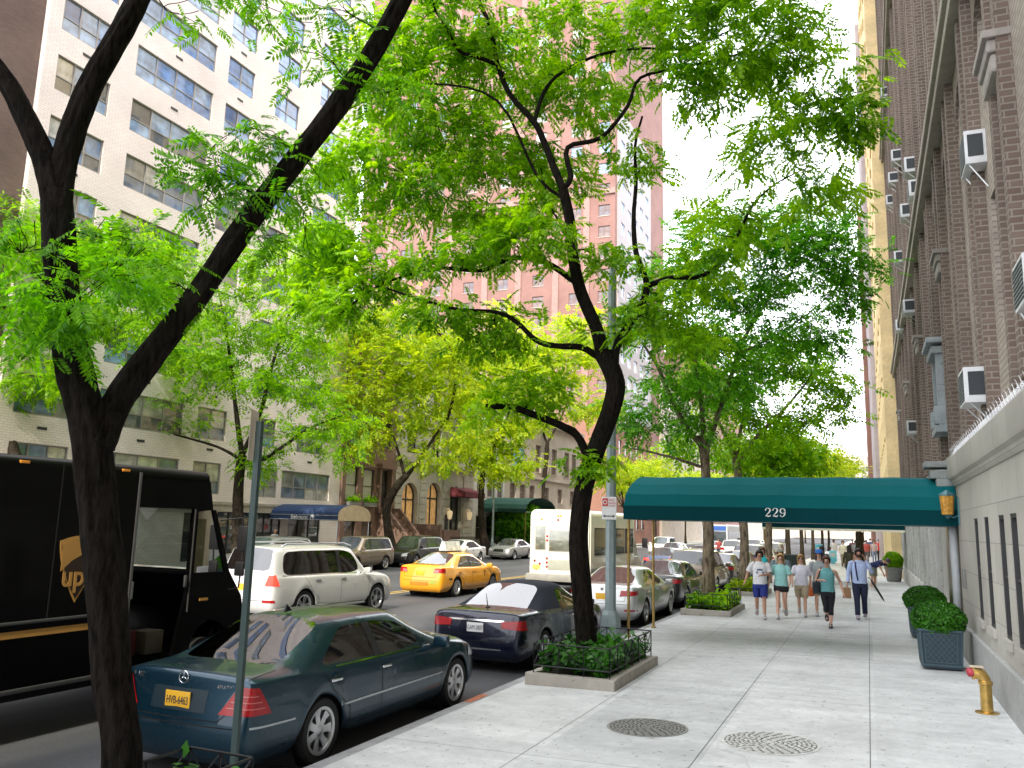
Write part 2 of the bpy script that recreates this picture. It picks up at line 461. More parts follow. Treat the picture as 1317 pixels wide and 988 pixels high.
    def sub(idset, nm, mats, mapid=None, shrink=0):
        mb = MB(); remap = {}
        for f, i_ in zip(fs, fm):
            if i_ in idset:
                q = []
                for v in f:
                    if v not in remap: remap[v] = len(mb.v); mb.v.append(tuple(vs[v]))
                    q.append(remap[v])
                mb.f.append(tuple(q)); mb.m.append(mapid[i_] if mapid else 0)
        if not mb.f: return None
        me = bpy.data.meshes.new(nm); me.from_pydata(mb.v, [], mb.f)
        for m in mats: me.materials.append(m)
        me.polygons.foreach_set('material_index', mb.m); me.polygons.foreach_set('use_smooth', [True]*len(mb.f)); me.update()
        return link(nm, me, root)
    body = sub({0, 10}, 'body', [paintm, BLACKP], {0: 0, 10: 1})
    if P.get('soft'): sub({11}, 'soft_top', [P['soft']])
    sub({1}, 'windscreen', [glass]); sub({2}, 'rear_window', [P.get('rear_glass', glass)])
    for i_ in range(3, 9): sub({i_}, 'side_window', [side_glass or glass])
    # underbody and wheel wells
    u = MB(); w = P['W']/2; l2 = P['L']/2
    u.box((0, 0, P['zb']+.10), (w*1.66, P['L']*.9, .12))
    for yc in ws:
        for sx in (1, -1): u.lathe([(ra+.03, w*.40), (ra+.03, w*.9)], 20, (0, yc, wr_), 'X') if sx > 0 else u.lathe([(ra+.03, -w*.9), (ra+.03, -w*.40)], 20, (0, yc, wr_), 'X')
    u.build('underbody', [RIMD], root)
    put_wheels(root, wr_, P.get('tyre_w', .225), w*.965, P['ya'], P['yb'], P.get('spokes', 7), P.get('rim', 'spoke'))
    if detail:
        s = MB(); zs = P.get('seat_z', .42)
        for x in (-.37, .37):
            yy = P['seat_y']
            s.box((x, yy, zs+.12), (.5, .5, .16), bev=.05); s.box((x, yy-.30, zs+.45), (.48, .14, .62), rx=R(12), bev=.05); s.box((x, yy-.38, zs+.86), (.26, .10, .19), bev=.04, rx=R(8))
        s.build('front_seats' if False else 'seat', [P.get('seatm', SEATM)], root, 35)
        b = MB(); yy = P['seat_y']-.80
        b.box((0, yy, zs+.12), (1.3, .5, .18), bev=.05); b.box((0, yy-.26, zs+.36), (1.3, .14, .46), rx=R(14), bev=.05)
        b.build('rear_bench', [P.get('seatm', SEATM)], root, 35)
        d = MB(); d.box((0, P['seat_y']+.78, P['belt']-.08), (1.4, .35, .22), bev=.06); d.lathe([(.17, 0), (.19, .012), (.19, -.012), (.17, 0)], 20, (-.37, P['seat_y']+.5, P['belt']-.02), 'Y'); d.box((-.37, P['seat_y']+.5, P['belt']-.02), (.34, .02, .04))
        d.build('dashboard', [BLACKP], root, 35)
    return root, bvh, body
class Dec:
    """thin pieces laid on a body surface by casting onto it"""
    def __init__(s, bvh): s.b = bvh; s.mb = MB()
    def cast(s, o, d, off):
        h = s.b.ray_cast(Vector(o), Vector(d))
        if h[0] is None:
            h = s.b.find_nearest(Vector(o)+Vector(d)*1.2)
        n = h[1]
        if n.dot(Vector(d)) > 0: n = -n
        return h[0]+n*off
    def quad(s, c, axis, nu=6, nv=4, off=.004, cur=0):
        """c: four corners in (a,b): rear/front (x,z), side (y,z), top (x,y)"""
        far = {'rear': (lambda a, b: (a, -6, b), (0, 1, 0)), 'front': (lambda a, b: (a, 6, b), (0, -1, 0)), 'right': (lambda a, b: (3, a, b), (-1, 0, 0)), 'left': (lambda a, b: (-3, a, b), (1, 0, 0)), 'top': (lambda a, b: (a, b, 4), (0, 0, -1))}[axis]
        P = [Vector(q) for q in c]; pts = []
        for j in range(nv+1):
            for i in range(nu+1):
                u, v = i/nu, j/nv
                p = (P[0]*(1-u)+P[1]*u)*(1-v)+(P[3]*(1-u)+P[2]*u)*v
                pts.append(s.cast(far[0](p.x, p.y), far[1], off))
        s.mb.cur = cur
        s.mb.add(pts, [(j*(nu+1)+i, j*(nu+1)+i+1, (j+1)*(nu+1)+i+1, (j+1)*(nu+1)+i) for j in range(nv) for i in range(nu)]); return s
    def wrap(s, c, pivot, nu=14, nv=6, off=.012, cur=0, sgn=-1):
        """c: four corners (angle from straight back, height) around a corner of the car"""
        px, py = pivot; sx = 1 if px > 0 else -1; pts = []; P = [Vector(q) for q in c]
        for j in range(nv+1):
            for i in range(nu+1):
                u, v = i/nu, j/nv; p = (P[0]*(1-u)+P[1]*u)*(1-v)+(P[3]*(1-u)+P[2]*u)*v
                d = Vector((sx*math.sin(R(p.x)), sgn*math.cos(R(p.x)), 0)); pts.append(s.cast(Vector((px, py, p.y))+d*4, -d, off))
        s.mb.cur = cur
        s.mb.add(pts, [(j*(nu+1)+i, j*(nu+1)+i+1, (j+1)*(nu+1)+i+1, (j+1)*(nu+1)+i) for j in range(nv) for i in range(nu)]); return s
    def line(s, pts, axis, w=.008, off=.003, cur=0, n=8):
        for a, b in zip(pts[:-1], pts[1:]):
            a, b = Vector(a), Vector(b); t = (b-a).normalized(); nn = Vector((-t.y, t.x))*w/2
            s.quad((a-nn, b-nn, b+nn, a+nn), axis, n, 1, off, cur)
        return s
    def done(s, name, mats, parent, smooth='all'):
        o = s.mb.build(name, mats, parent, smooth); s.mb = MB(); return o
def both(fn):
    for sx in (1, -1): fn(sx)
def mirror_c(c, sx): return [(a*sx, b) for a, b in c]
def side(sx): return 'right' if sx > 0 else 'left'
def plate(root, y, z, bg, body, size=.105, facing=-1, rx=0):
    p = MB(); p.box((0, 0, 0), (.31, .012, .155), bev=.004)
    o = p.build('licence_plate', [bg], root, 35, (0, y, z), (rx, 0, 0 if facing < 0 else math.pi))
    if body: text('plate_number', body, size, INK, o, (0, -.008, -.008), (R(90), 0, 0), .001, sx=.62)
    return o
def mirrors(root, x, y, z, pm):
    for sx in (1, -1):
        m = MB(); m.box((sx*(x+.13), y, z+.05), (.21, .12, .15), bev=.045); m.tube([(sx*(x-.03), y+.02, z-.03), (sx*(x+.08), y, z+.02)], .025, 6)
        m.build('mirror', [pm], root, 35)
def handle(root, sx, x, y, z, mat):
    m = MB(); m.box((sx*x, y, z), (.035, .19, .028), bev=.012); return m.build('door_handle', [mat], root, 35)

def sedan_params(L_, W, H, wb, roh, belt=.93, deck=.98, hood=.9, rw0=None, rr=None, rf=None, cowl=None, wr=None, r=.33, **kw):
    """three-box saloon; y measured from the middle, front is +y"""
    l2 = L_/2; ya = -l2+roh; yb = ya+wb; wr = wr or W*.36
    rw0 = rw0 if rw0 is not None else -l2+.62; rr = rr if rr is not None else rw0+.72
    cowl = cowl if cowl is not None else l2-1.25; rf = rf if rf is not None else cowl-.78
    bp = (rr+rf)/2+.05
    P = dict(L=L_, W=W, H=H, zb=.2, wheel_r=r, ya=ya, yb=yb, belt=belt, seat_y=bp+.12,
        anchors=[('d', -l2+.10, deck-.015, .93), ('d', -l2+.30, deck, .965), ('d', rw0, deck+.0, .99, .035),
                 ('c', rw0+.18, rr, belt+.03, H-.03, 1, wr-.02), ('c', rw0+.42, rr+.22, belt+.02, H-.01, 1, wr),
                 ('c', bp-.06, bp-.10, belt, H, 1, wr), ('c', bp+.06, bp+.0, belt-.005, H, 1, wr),
                 ('c', cowl-.30, rf-.03, belt-.02, H-.02, 1, wr-.01), ('c', cowl-.12, rf+.02, belt-.03, H-.035, .995, wr-.02),
                 ('d', cowl+.02, hood+.03, .99, .03), ('d', (cowl+l2)/2, hood-.02, .985, .04), ('d', l2-.34, hood-.10, .955, .04), ('d', l2-.13, hood-.20, .90, .03)],
        intervals=['trunk', 'trunk', 'rearwin', 'cpillar', 'side2', 'pillar', 'side1', 'apillar', 'windshield', 'hood', 'hood', 'hood', 'x'],
        rear_prof=[-.03, .07, .07, .02, 0], front_prof=[-.02, .06, .06, .02, 0], rear_bulge=.05, front_bulge=.11)
    P.update(kw); return P
def suv_params(L_, W, H, wb, roh, belt=1.1, hood=1.05, r=.37, **kw):
    l2 = L_/2; ya = -l2+roh; yb = ya+wb; wr = W*.385; cowl = l2-1.25; rf = cowl-.62
    d1 = -l2+.62; d2 = -l2+1.05; 
    P = dict(L=L_, W=W, H=H, zb=.26, wheel_r=r, ya=ya, yb=yb, belt=belt, seat_y=.3, seat_z=.62, rear_kc=6,
        anchors=[('c', -l2+.10, -l2+.26, belt+.03, H-.05, .95, wr-.05), ('c', -l2+.24, -l2+.36, belt+.02, H-.03, .985, wr-.02), ('c', -l2+.34, -l2+.46, belt+.02, H-.025, .99, wr-.01),
                 ('c', -l2+1.10, -l2+1.14, belt+.01, H, 1, wr), ('c', -l2+1.2, -l2+1.24, belt+.01, H, 1, wr),
                 ('c', -.02, -.05, belt, H, 1, wr), ('c', .09, .05, belt-.01, H, 1, wr),
                 ('c', cowl-.26, rf-.03, belt-.02, H-.03, 1, wr-.01), ('c', cowl-.1, rf+.02, belt-.03, H-.045, 1, wr-.02),
                 ('d', cowl+.03, hood+.02, .99, .03), ('d', (cowl+l2)/2, hood-.02, .985, .05), ('d', l2-.32, hood-.08, .96, .05), ('d', l2-.12, hood-.2, .92, .03)],
        intervals=['dpillar', 'dpillar', 'side3', 'pillar', 'side2', 'pillar', 'side1', 'apillar', 'windshield', 'hood', 'hood', 'hood', 'x'],
        rear_prof=[0, .09, .08, .04, .02, .01, 0], front_prof=[-.02, .07, .06, .02, 0], rear_bulge=.05, front_bulge=.1)
    P.update(kw); return P
def seams(D, P, root, doors=2, top=True):
    """door, boot and bonnet gaps"""
    bl = P['belt']; zb = P['zb']
    an = P['anchors']
    c = [a for a in an if a[0] == 'c']
    for sx in (1, -1):
        s = side(sx)
        yb_ = [k for k, l in enumerate(P['intervals']) if l == 'pillar']
        ymid = (an[yb_[-1]][1]+an[yb_[-1]+1][1])/2
        yf = c[-1][1]+.05; 
        D.line([(ymid, bl-.03), (ymid-.01, zb+.12)], s)
        D.line([(yf, bl-.06), (yf+.03, bl-.3), (yf-.02, zb+.12)], s)
        if doors == 2:
            yr = P['ya']+P['wheel_r']*.2
            D.line([(yr-.1, bl-.02), (yr+.06, bl-.22), (P['ya']+P['wheel_r']+.13, zb+.30), (P['ya']+P['wheel_r']+.16, zb+.12)], s)
        D.line([(P['ya']+P['wheel_r']+.12, zb+.1), (P['yb']-P['wheel_r']-.12, zb+.1)], s, .012)
        D.done('panel_gap', [SEAM], root)
# ------------------------------------------------------------ the individual cars
def car_common(root, D, P, handles=CHROME, doors=2):
    seams(D, P, root, doors)
    x = P['W']/2
    an = P['anchors']; k = [i for i, l in enumerate(P['intervals']) if l == 'pillar'][-1]
    ymid = an[k][1]
    for sx in (1, -1):
        for yy in ((ymid+.02-.0, ) if doors == 1 else (ymid+.14, ymid-.90)):
            p = D.cast((sx*3, yy, P['belt']-.13), (-sx, 0, 0), .012); m = MB(); m.box(p, (.03, .2, .028), bev=.01); m.build('door_handle', [handles], root, 35)
# --- dark teal saloon nearest the camera
TEAL = paint('dark teal paint', (.003, .030, .052), .5, .28, coat=.55)
P = sedan_params(5.04, 1.84, 1.44, 3.09, 1.14, belt=.95, deck=1.0, hood=.93, rw0=-1.86, rr=-1.02, rf=.42, cowl=1.30, wr=.62, r=.335, spokes=7, rear_bulge=.06)
merc, bv, _ = build_car('saloon_car', P, TEAL, GLASS)
tag(merc, 'dark teal four-door saloon parked at the kerb with a yellow licence plate', 'car')
D = Dec(bv); car_common(merc, D, P)
D.line([(-.68, .985), (-.62, .7), (-.5, .60), (.5, .60), (.62, .7), (.68, .985)], 'rear'); D.line([(-.9, .55), (.9, .55)], 'rear', .01); D.line([(-.75, -2.4), (-.72, -1.98)], 'top'); D.line([(.75, -2.4), (.72, -1.98)], 'top'); D.done('boot_gap', [SEAM], merc)
for sx in (1, -1):
    D.wrap([(6, .665), (62, .67), (46, .91), (27, .925)], (sx*.45, -1.98), 16, 8, .012, 0)
    for q in range(3):
        z = .725+q*.055; l_ = 6+21*(z-.665)/.26; r_ = 62-16*(z-.67)/.24
        D.wrap([(l_+4, z), (r_-5, z), (r_-6, z+.009), (l_+5, z+.009)], (sx*.45, -1.98), 12, 1, .0155, 1)
    D.done('taillight', [REDL, M('pink reflector', (.55, .16, .15), .3)], merc)
    D.quad(mirror_c([(.50, .60), (.80, .63), (.80, .78), (.55, .74)], sx), 'front', 6, 4, .008); D.quad([(2.05, .66), (2.38, .62), (2.38, .76), (2.12, .79)], side(sx), 5, 3, .008); D.done('headlight', [WHITEL], merc)
    D.line([(-1.28 if 1 else 0, .545), (1.25, .545)], side(sx), .022, .008, n=24); D.line([(-2.44, .56), (-1.86, .555)], side(sx), .02, .008); D.done('chrome_strip', [M('satin trim', (.35, .38, .4), .25, metal=.9)], merc)
    D.line([(-1.15, .945), (1.0, .925)], side(sx), .016, .006, n=20); D.done('window_trim', [CHROME], merc)
D.quad([(-.34, .66), (.34, .66), (.34, .86), (-.34, .86)], 'rear', 4, 3, .003); D.done('plate_shade', [M('shaded teal', (.006, .02, .03), .4)], merc)  # flat patch, the recess shade painted in as darker teal
yb0 = bv.ray_cast(Vector((0, -6, .76)), Vector((0, 1, 0)))[0].y
plate(merc, yb0-.012, .755, PLATEY, 'HVB-6463')
e = MB(); yc = bv.ray_cast(Vector((0, -6, .945)), Vector((0, 1, 0)))[0].y-.012
e.tube([(.058*math.cos(a), yc, .955+.058*math.sin(a)) for a in [2*math.pi*k/24 for k in range(25)]], .005, 6)
for k in range(3):
    a = R(90+120*k); e.tube([(0, yc, .955), (.056*math.cos(a), yc, .955+.056*math.sin(a))], [.008, .002], 5)
e.build('star_emblem', [CHROME], merc, 'all')
text('model_lettering', 'S 430', .07, CHROME, merc, (-.60, bv.ray_cast(Vector((-.6, -6, .94)), Vector((0, 1, 0)))[0].y-.006, .93), (R(90), 0, R(-6)), .002)
text('model_lettering', '4MATIC', .055, CHROME, merc, (.52, bv.ray_cast(Vector((.52, -6, .92)), Vector((0, 1, 0)))[0].y-.006, .90), (R(90), 0, R(5)), .002)
f_ = MB(); f_.prism([(-.012, -.98, 1.445), (-.012, -.85, 1.455), (-.008, -.95, 1.53)], (.02, 0, 0)); f_.build('antenna_fin', [BLACKP], merc)
mirrors(merc, .86, 1.05, .92, TEAL)
gr = MB(); gr.box((0, 2.50, .62), (.6, .06, .26), bev=.02); gr.build('grille', [CHROME], merc, 35)
merc.location = (-6.22, 8.97, ROADZ)
# --- black convertible in front of it
NAVY = paint('black blue paint', (.002, .004, .020), .4, .25, coat=.7)
SOFT = M('navy canvas hood', (.006, .010, .022), .9, var=.3, nscale=30, bmp=.1)
P = sedan_params(4.95, 1.84, 1.42, 2.77, 1.08, belt=.96, deck=1.0, hood=.93, rw0=-1.62, rr=-.78, rf=.25, cowl=1.12, wr=.6, r=.33, spokes=5, soft=SOFT)
P['intervals'][4] = 'cpillar'; P['intervals'][5] = 'side2'
P['anchors'][5] = ('c', -.42, -.30, .95, 1.42, 1, .6); P['anchors'][6] = ('c', -.02, -.02, .95, 1.42, 1, .6)
P['intervals'][6] = 'side1'
P['seat_y'] = .2; P['seatm'] = SEATM
conv, bv, _ = build_car('convertible_car', P, NAVY, GLASS)
tag(conv, 'black convertible with a dark fabric hood and white plate parked behind the tree guard', 'car')
D = Dec(bv)
for sx in (1, -1):
    D.line([(.95, .90), (1.0, .6), (.95, .32)], side(sx)); D.line([(-.45, .93), (-.38, .6), (-.45, .32)], side(sx))
    D.line([(-1.2+.45, .3), (1.3-.45, .3)], side(sx), .012); D.done('panel_gap', [SEAM], conv)
D.line([(-.70, .99), (-.62, .62), (.62, .62), (.70, .99)], 'rear'); D.line([(-.92, .52), (.92, .52)], 'rear', .01); D.done('boot_gap', [SEAM], conv)
for sx in (1, -1):
    D.wrap([(4, .75), (58, .72), (52, .89), (2, .86)], (sx*.45, -1.95), 16, 5, .012); D.done('taillight', [REDL], conv)
    D.quad(mirror_c([(.52, .60), (.82, .64), (.8, .76), (.55, .72)], sx), 'front', 6, 4, .008); D.done('headlight', [WHITEL], conv)
    D.line([(-1.0, .44), (1.0, .44)], side(sx), .014, .006, n=18); D.done('chrome_strip', [CHROME], conv)
D.quad([(-.52, .845), (.52, .845), (.52, .875), (-.52, .875)], 'rear', 10, 1, .012); D.done('chrome_bar', [CHROME], conv)
D.line([(-.5, .40), (.5, .40)], 'rear', .025, .006, n=12); D.done('bumper_strip', [CHROME], conv)
yb0 = bv.ray_cast(Vector((0, -6, .74)), Vector((0, 1, 0)))[0].y
plate(conv, yb0-.014, .745, PLATEW, 'GAM-3807')
text('model_lettering', '200', .07, CHROME, conv, (.42, bv.ray_cast(Vector((.42, -6, .70)), Vector((0, 1, 0)))[0].y-.008, .70), (R(90), 0, R(5)), .002)
text('model_lettering', 'S', .07, CHROME, conv, (-.5, bv.ray_cast(Vector((-.5, -6, .70)), Vector((0, 1, 0)))[0].y-.008, .71), (R(90), 0, R(-5)), .002)
m = MB(); wy = bv.ray_cast(Vector((0, -6, .905)), Vector((0, 1, 0)))[0].y-.015
for sx in (1, -1): m.prism([(sx*.04, wy, .90), (sx*.2, wy, .925), (sx*.22, wy, .915), (sx*.05, wy, .888)], (0, .008, 0))
m.build('wing_emblem', [CHROME], conv)
m = MB(); m.tube([(0, -1.95, 1.02), (-.02, -2.0, 1.28)], [.012, .004], 6); m.box((0, -1.95, 1.035), (.05, .1, .03), bev=.01); m.build('antenna_mast', [BLACKP], conv)
for sx in (1, -1):
    p = D.cast((sx*3, .12, .8), (-sx, 0, 0), .014); m = MB(); m.box(p, (.03, .2, .028), bev=.01); m.build('door_handle', [CHROME], conv, 35)
mirrors(conv, .86, .86, .93, NAVY)
conv.location = (-6.3, 15.75, ROADZ)
# --- silver saloon beyond the lamp post
SILV = paint('silver beige paint', (.50, .51, .50), .5, .3, .04)
P = sedan_params(4.9, 1.86, 1.46, 2.97, 1.07, belt=.97, deck=1.03, hood=.95, rw0=-1.72, rr=-.88, rf=.35, cowl=1.2, wr=.62, r=.34, spokes=5, rim='double')
bmw, bv, _ = build_car('saloon_car', P, SILV, GLASS, side_glass=GLASS)
tag(bmw, 'silver saloon parked at the kerb beside the lamp post and canopy poles', 'car')
D = Dec(bv); car_common(bmw, D, P, SILV)
for sx in (1, -1):
    D.wrap([(2, .77), (62, .82), (60, .91), (6, .92)], (sx*.45, -1.92), 16, 5, .012); D.done('taillight', [REDL], bmw)
    D.quad(mirror_c([(.6, .42), (.88, .42), (.88, .46), (.6, .46)], sx), 'rear', 6, 1, .008); D.done('reflector', [REDL], bmw)
D.line([(-.66, 1.0), (-.6, .66), (.6, .66), (.66, 1.0)], 'rear'); D.line([(-.9, .58), (.9, .58)], 'rear', .01); D.done('boot_gap', [SEAM], bmw)
plate(bmw, bv.ray_cast(Vector((0, -6, .76)), Vector((0, 1, 0)))[0].y-.012, .76, PLATEY, None)
e = MB(); e.lathe([(0, -.01), (.04, -.008), (.045, .01)], 16, (0, bv.ray_cast(Vector((0, -6, .93)), Vector((0, 1, 0)))[0].y, .93), 'Y'); e.build('round_emblem', [CHROME], bmw)
mirrors(bmw, .86, .93, .95, SILV)
bmw.location = (-6.32, 23.2, ROADZ)
# --- white luxury SUV in the second lane
WSUV = paint('pearl white paint', (.66, .66, .64), .25, .3, .03)
P = suv_params(5.08, 1.92, 1.84, 3.075, 1.15, belt=1.12, hood=1.08, r=.385, spokes=5, tyre_w=.26, rim='double')
suv, bv, _ = build_car('sport_utility_car', P, WSUV, GLASSD, side_glass=GLASSD)
tag(suv, 'pearl white SUV with roof rails driving past the parked black convertible', 'car')
D = Dec(bv); car_common(suv, D, P)
for sx in (1, -1):
    D.wrap([(18, .90), (62, .91), (50, 1.16), (30, 1.15)], (sx*.5, -2.1), 14, 7, .012); D.done('taillight', [REDLIT], suv)
    D.quad(mirror_c([(.62, .52), (.9, .52), (.9, .58), (.62, .58)], sx), 'rear', 6, 1, .012); D.done('reflector', [REDL], suv)
    m = MB(); m.tube([(sx*.70, -2.1, 1.80), (sx*.70, -1.95, 1.88), (sx*.70, .3, 1.89), (sx*.69, .65, 1.82)], .022, 6); m.build('roof_rail', [RIM], suv, 'all')
    m = MB(); m.box((sx*.98, -.02, .33), (.16, 1.95, .04), bev=.015); m.build('running_board', [RIM], suv, 35)
    D.line([(-2.2, 1.135), (1.0, 1.10)], side(sx), .018, .008, n=24); D.done('window_trim', [CHROME], suv)
    for yc in (P['ya'], P['yb']):
        pts = [(yc+.47*math.cos(a), P['wheel_r']+.47*math.sin(a)) for a in [R(10+160*k/12) for k in range(13)]]
        D.line(pts, side(sx), .05, .014, n=2)
    D.done('wheel_arch_trim', [WSUV], suv)
D.line([(-.85, .56), (.85, .56)], 'rear', .012); D.line([(-.55, 1.14), (-.55, .62), (.55, .62), (.55, 1.14)], 'rear'); D.done('tailgate_gap', [SEAM], suv)
D.line([(-.5, 1.02), (.5, 1.02)], 'rear', .05, .01); D.done('tailgate_handle', [CHROME], suv)
plate(suv, bv.ray_cast(Vector((0, -6, .86)), Vector((0, 1, 0)))[0].y-.012, .86, PLATEY, None)
mirrors(suv, .93, 1.02, 1.12, WSUV)
suv.location = (-13.75, 18.75, ROADZ); suv.rotation_euler.z = R(-3)
# --- yellow taxi
TAXI = paint('taxi yellow paint', (.85, .36, .01), .0, .35, .04)
P = sedan_params(4.82, 1.82, 1.47, 2.78, 1.06, belt=.97, deck=1.05, hood=.95, rw0=-1.75, rr=-.95, rf=.3, cowl=1.2, wr=.62, r=.325, spokes=8)
taxi, bv, _ = build_car('taxi_cab', P, TAXI, GLASS)
tag(taxi, 'yellow taxi with a rooftop advertising board driving up the street', 'taxi')
D = Dec(bv); car_common(taxi, D, P, TAXI)
for sx in (1, -1):
    D.wrap([(6, .82), (60, .84), (56, .98), (14, .97)], (sx*.45, -1.9), 14, 5, .012, 0)
    D.quad(mirror_c([(.5, .83), (.7, .83), (.7, .92), (.55, .92)], sx), 'rear', 4, 3, .013, 1); D.done('taillight', [REDL, M('pink reflector', (.8, .4, .35), .3)], taxi)
    D.line([(-1.95, .62), (-1.75, .62)], side(sx), .05, .01); D.done('rub_strip', [BLACKP], taxi)
    text('door_emblem', 'T', .3, BLACKP, taxi, D.cast((sx*3, .66, .72), (-sx, 0, 0), .012), (R(90), 0, R(90 if sx > 0 else -90)), .003)
D.line([(-.68, 1.0), (-.6, .68), (.6, .68), (.68, 1.0)], 'rear'); D.line([(-.88, .56), (.88, .56)], 'rear', .01); D.done('boot_gap', [SEAM], taxi)
D.quad([(.42, .46), (.62, .46), (.62, .56), (.42, .56)], 'rear', 3, 2, .012); D.done('bumper_sticker', [M('green sticker', (.35, .4, .05), .5)], taxi)
D.quad([(-.36, .40), (.36, .40), (.36, .52), (-.36, .52)], 'rear', 5, 2, .006); D.done('bumper_shade', [M('shaded taxi yellow', (.5, .2, .01), .4)], taxi)  # flat patch of darker yellow paints shade onto the bumper
plate(taxi, bv.ray_cast(Vector((0, -6, .80)), Vector((0, 1, 0)))[0].y-.012, .80, PLATEY, None)
mirrors(taxi, .84, .93, .95, TAXI)
b = MB(); b.box((0, -.35, 1.49), (.30, 1.1, .04), bev=.01)
bb = b.build('roof_board', [BLACKP], taxi, 35)
b = MB(); b.prism([(-.16, -.9, 1.51), (.16, -.9, 1.51), (.06, -.9, 1.84), (-.06, -.9, 1.84)], (0, 1.1, 0)); b.build('poster_panel', [M('pale poster', (.6, .66, .62), .35, var=.4, nscale=5)], bb)
b = MB(); b.box((0, .38, 1.53), (.5, .16, .13), bev=.03); b.build('roof_light', [M('roof light plastic', (.8, .75, .55), .4)], taxi, 35)
taxi.location = (-13.9, 27.4, ROADZ); taxi.rotation_euler.z = R(-2)
# --- the traffic and parked cars further off
def simple_car(kind, pm, plate_m=PLATEY):
    if kind == 'sedan':
        P = sedan_params(4.75, 1.82, 1.46, 2.77, 1.04, belt=.95, deck=1.02, hood=.93, r=.33, spokes=5, rw0=-1.7, rr=-.9)
        root, bv, body = build_car('parked_car', P, pm, GLASSF, 2, detail=False); zt = (.78, .93); yr = 2.3
    else:
        P = suv_params(4.6, 1.85, 1.72, 2.7, .95, belt=1.05, hood=1.0, r=.36, spokes=5)
        root, bv, body = build_car('parked_car', P, pm, GLASSF, 2, detail=False); zt = (.92, 1.12); yr = 2.2
    D = Dec(bv); car_common(root, D, P)
    for sx in (1, -1):
        D.wrap([(8, zt[0]), (58, zt[0]+.03), (54, zt[1]-.02), (14, zt[1])], (sx*.45, -yr+.45), 12, 4, .012); D.done('taillight', [REDL], root)
        D.quad(mirror_c([(.46, .60), (.80, .64), (.78, .80), (.5, .74)], sx), 'front', 6, 4, .010); D.done('headlight', [WHITEL], root)
    D.quad([(-.4, .56), (.4, .56), (.36, .74), (-.36, .74)], 'front', 6, 3, .006); D.line([(-.6, .36), (.6, .36)], 'front', .14, .006); D.done('grille', [BLACKP], root)
    plate(root, bv.ray_cast(Vector((0, -6, .76)), Vector((0, 1, 0)))[0].y-.012, .76, plate_m, None)
    mirrors(root, .85, .9 if kind == 'sedan' else .95, .95 if kind == 'sedan' else 1.06, pm)
    return root, body
PC = {k: paint(k, c, me, .3) for k, c, me in (('black paint', (.012, .012, .014), .2), ('tan paint', (.25, .2, .14), .5), ('grey paint', (.16, .17, .18), .5), ('silver paint', (.5, .51, .52), .5), ('white paint', (.72, .72, .71), 0), ('dark blue paint', (.015, .03, .10), .3), ('dark red paint', (.22, .015, .015), .3), ('charcoal paint', (.04, .042, .045), .4), ('sky blue paint', (.2, .35, .5), .3))}
PROTO = {}
def far_car(kind, pm, x, y, label, rz=0, group='cars standing and moving further up the street', name='parked_car', lit=False):
    if kind not in PROTO:
        root, body = simple_car(kind, PC[pm]); PROTO[kind] = root; o = root
    else: o = copy_tree(PROTO[kind])
    o.name = name
    for ch in o.children:
        for sl in ch.material_slots:
            if ch.name.split('.')[0] in ('body', 'mirror') and sl.material not in (BLACKP,):
                sl.link = 'OBJECT'; sl.material = PC[pm]
            if lit and sl.material == REDL: sl.link = 'OBJECT'; sl.material = REDLIT
    o.location = (x, y, ROADZ); o.rotation_euler.z = rz
    tag(o, label, 'car', group); return o
pk = 'cars parked along the near kerb'; fk = 'cars parked along the far kerb'
far_car('sedan', 'black paint', -6.35, 28.8, 'black saloon parked just ahead of the silver one', group=pk)
far_car('suv', 'tan paint', -6.3, 34.2, 'brownish car parked behind the first trunk of the tree row', group=pk)
far_car('sedan', 'charcoal paint', -6.3, 39.6, 'charcoal saloon parked between the second and third tree of the row', group=pk)
far_car('sedan', 'grey paint', -6.3, 45.2, 'grey saloon at the kerb, fifth beyond the canopy poles', group=pk)
far_car('suv', 'dark blue paint', -6.3, 50.6, 'dark blue SUV parked at the kerb behind the man in the white shirt', group=pk)
far_car('sedan', 'white paint', -6.3, 56.4, 'white saloon parked at the kerb beyond the dark blue SUV', group=pk)
far_car('suv', 'silver paint', -6.3, 62.0, 'silver SUV, farthest of the cars parked at the near kerb', group=pk)
mv = 'cars driving away up the street'
far_car('sedan', 'dark blue paint', -10.3, 46.5, 'dark blue saloon with glowing red lights in the lane beyond the bus', group=mv, name='moving_car', lit=True)
far_car('sedan', 'grey paint', -10.2, 57.0, 'grey saloon braking behind other traffic, ahead of the dark blue one', group=mv, name='moving_car', lit=True)
far_car('suv', 'white paint', -10.0, 70.0, 'white SUV driving away in the right lane', group=mv, name='moving_car')
far_car('sedan', 'white paint', -13.6, 64.0, 'white saloon in the middle lane far up the street', group=mv, name='moving_car')
far_car('suv', 'white paint', -9.8, 82.0, 'white car far up the right lane near the crossing', group=mv, name='moving_car')
far_car('sedan', 'silver paint', -13.5, 80.0, 'silver saloon far up the middle lane', group=mv, name='moving_car')
far_car('sedan', 'dark red paint', -10.0, 94.0, 'dark red saloon at the far end of the right lane', group=mv, name='moving_car', lit=True)
far_car('suv', 'black paint', -13.4, 98.0, 'black SUV at the far end of the middle lane', group=mv, name='moving_car')
oc = 'cars coming down the street'
far_car('sedan', 'silver paint', -17.6, 62.0, 'silver saloon coming down the opposite lane', math.pi, oc, 'moving_car')
far_car('suv', 'white paint', -17.8, 78.0, 'white SUV coming down the opposite lane far away', math.pi, oc, 'moving_car')
far_car('suv', 'tan paint', -24.05, 36.4, 'tan SUV parked on the far kerb in front of the brown townhouse', math.pi, fk)
far_car('suv', 'black paint', -24.05, 42.3, 'black SUV parked on the far kerb behind the taxi', math.pi, fk)
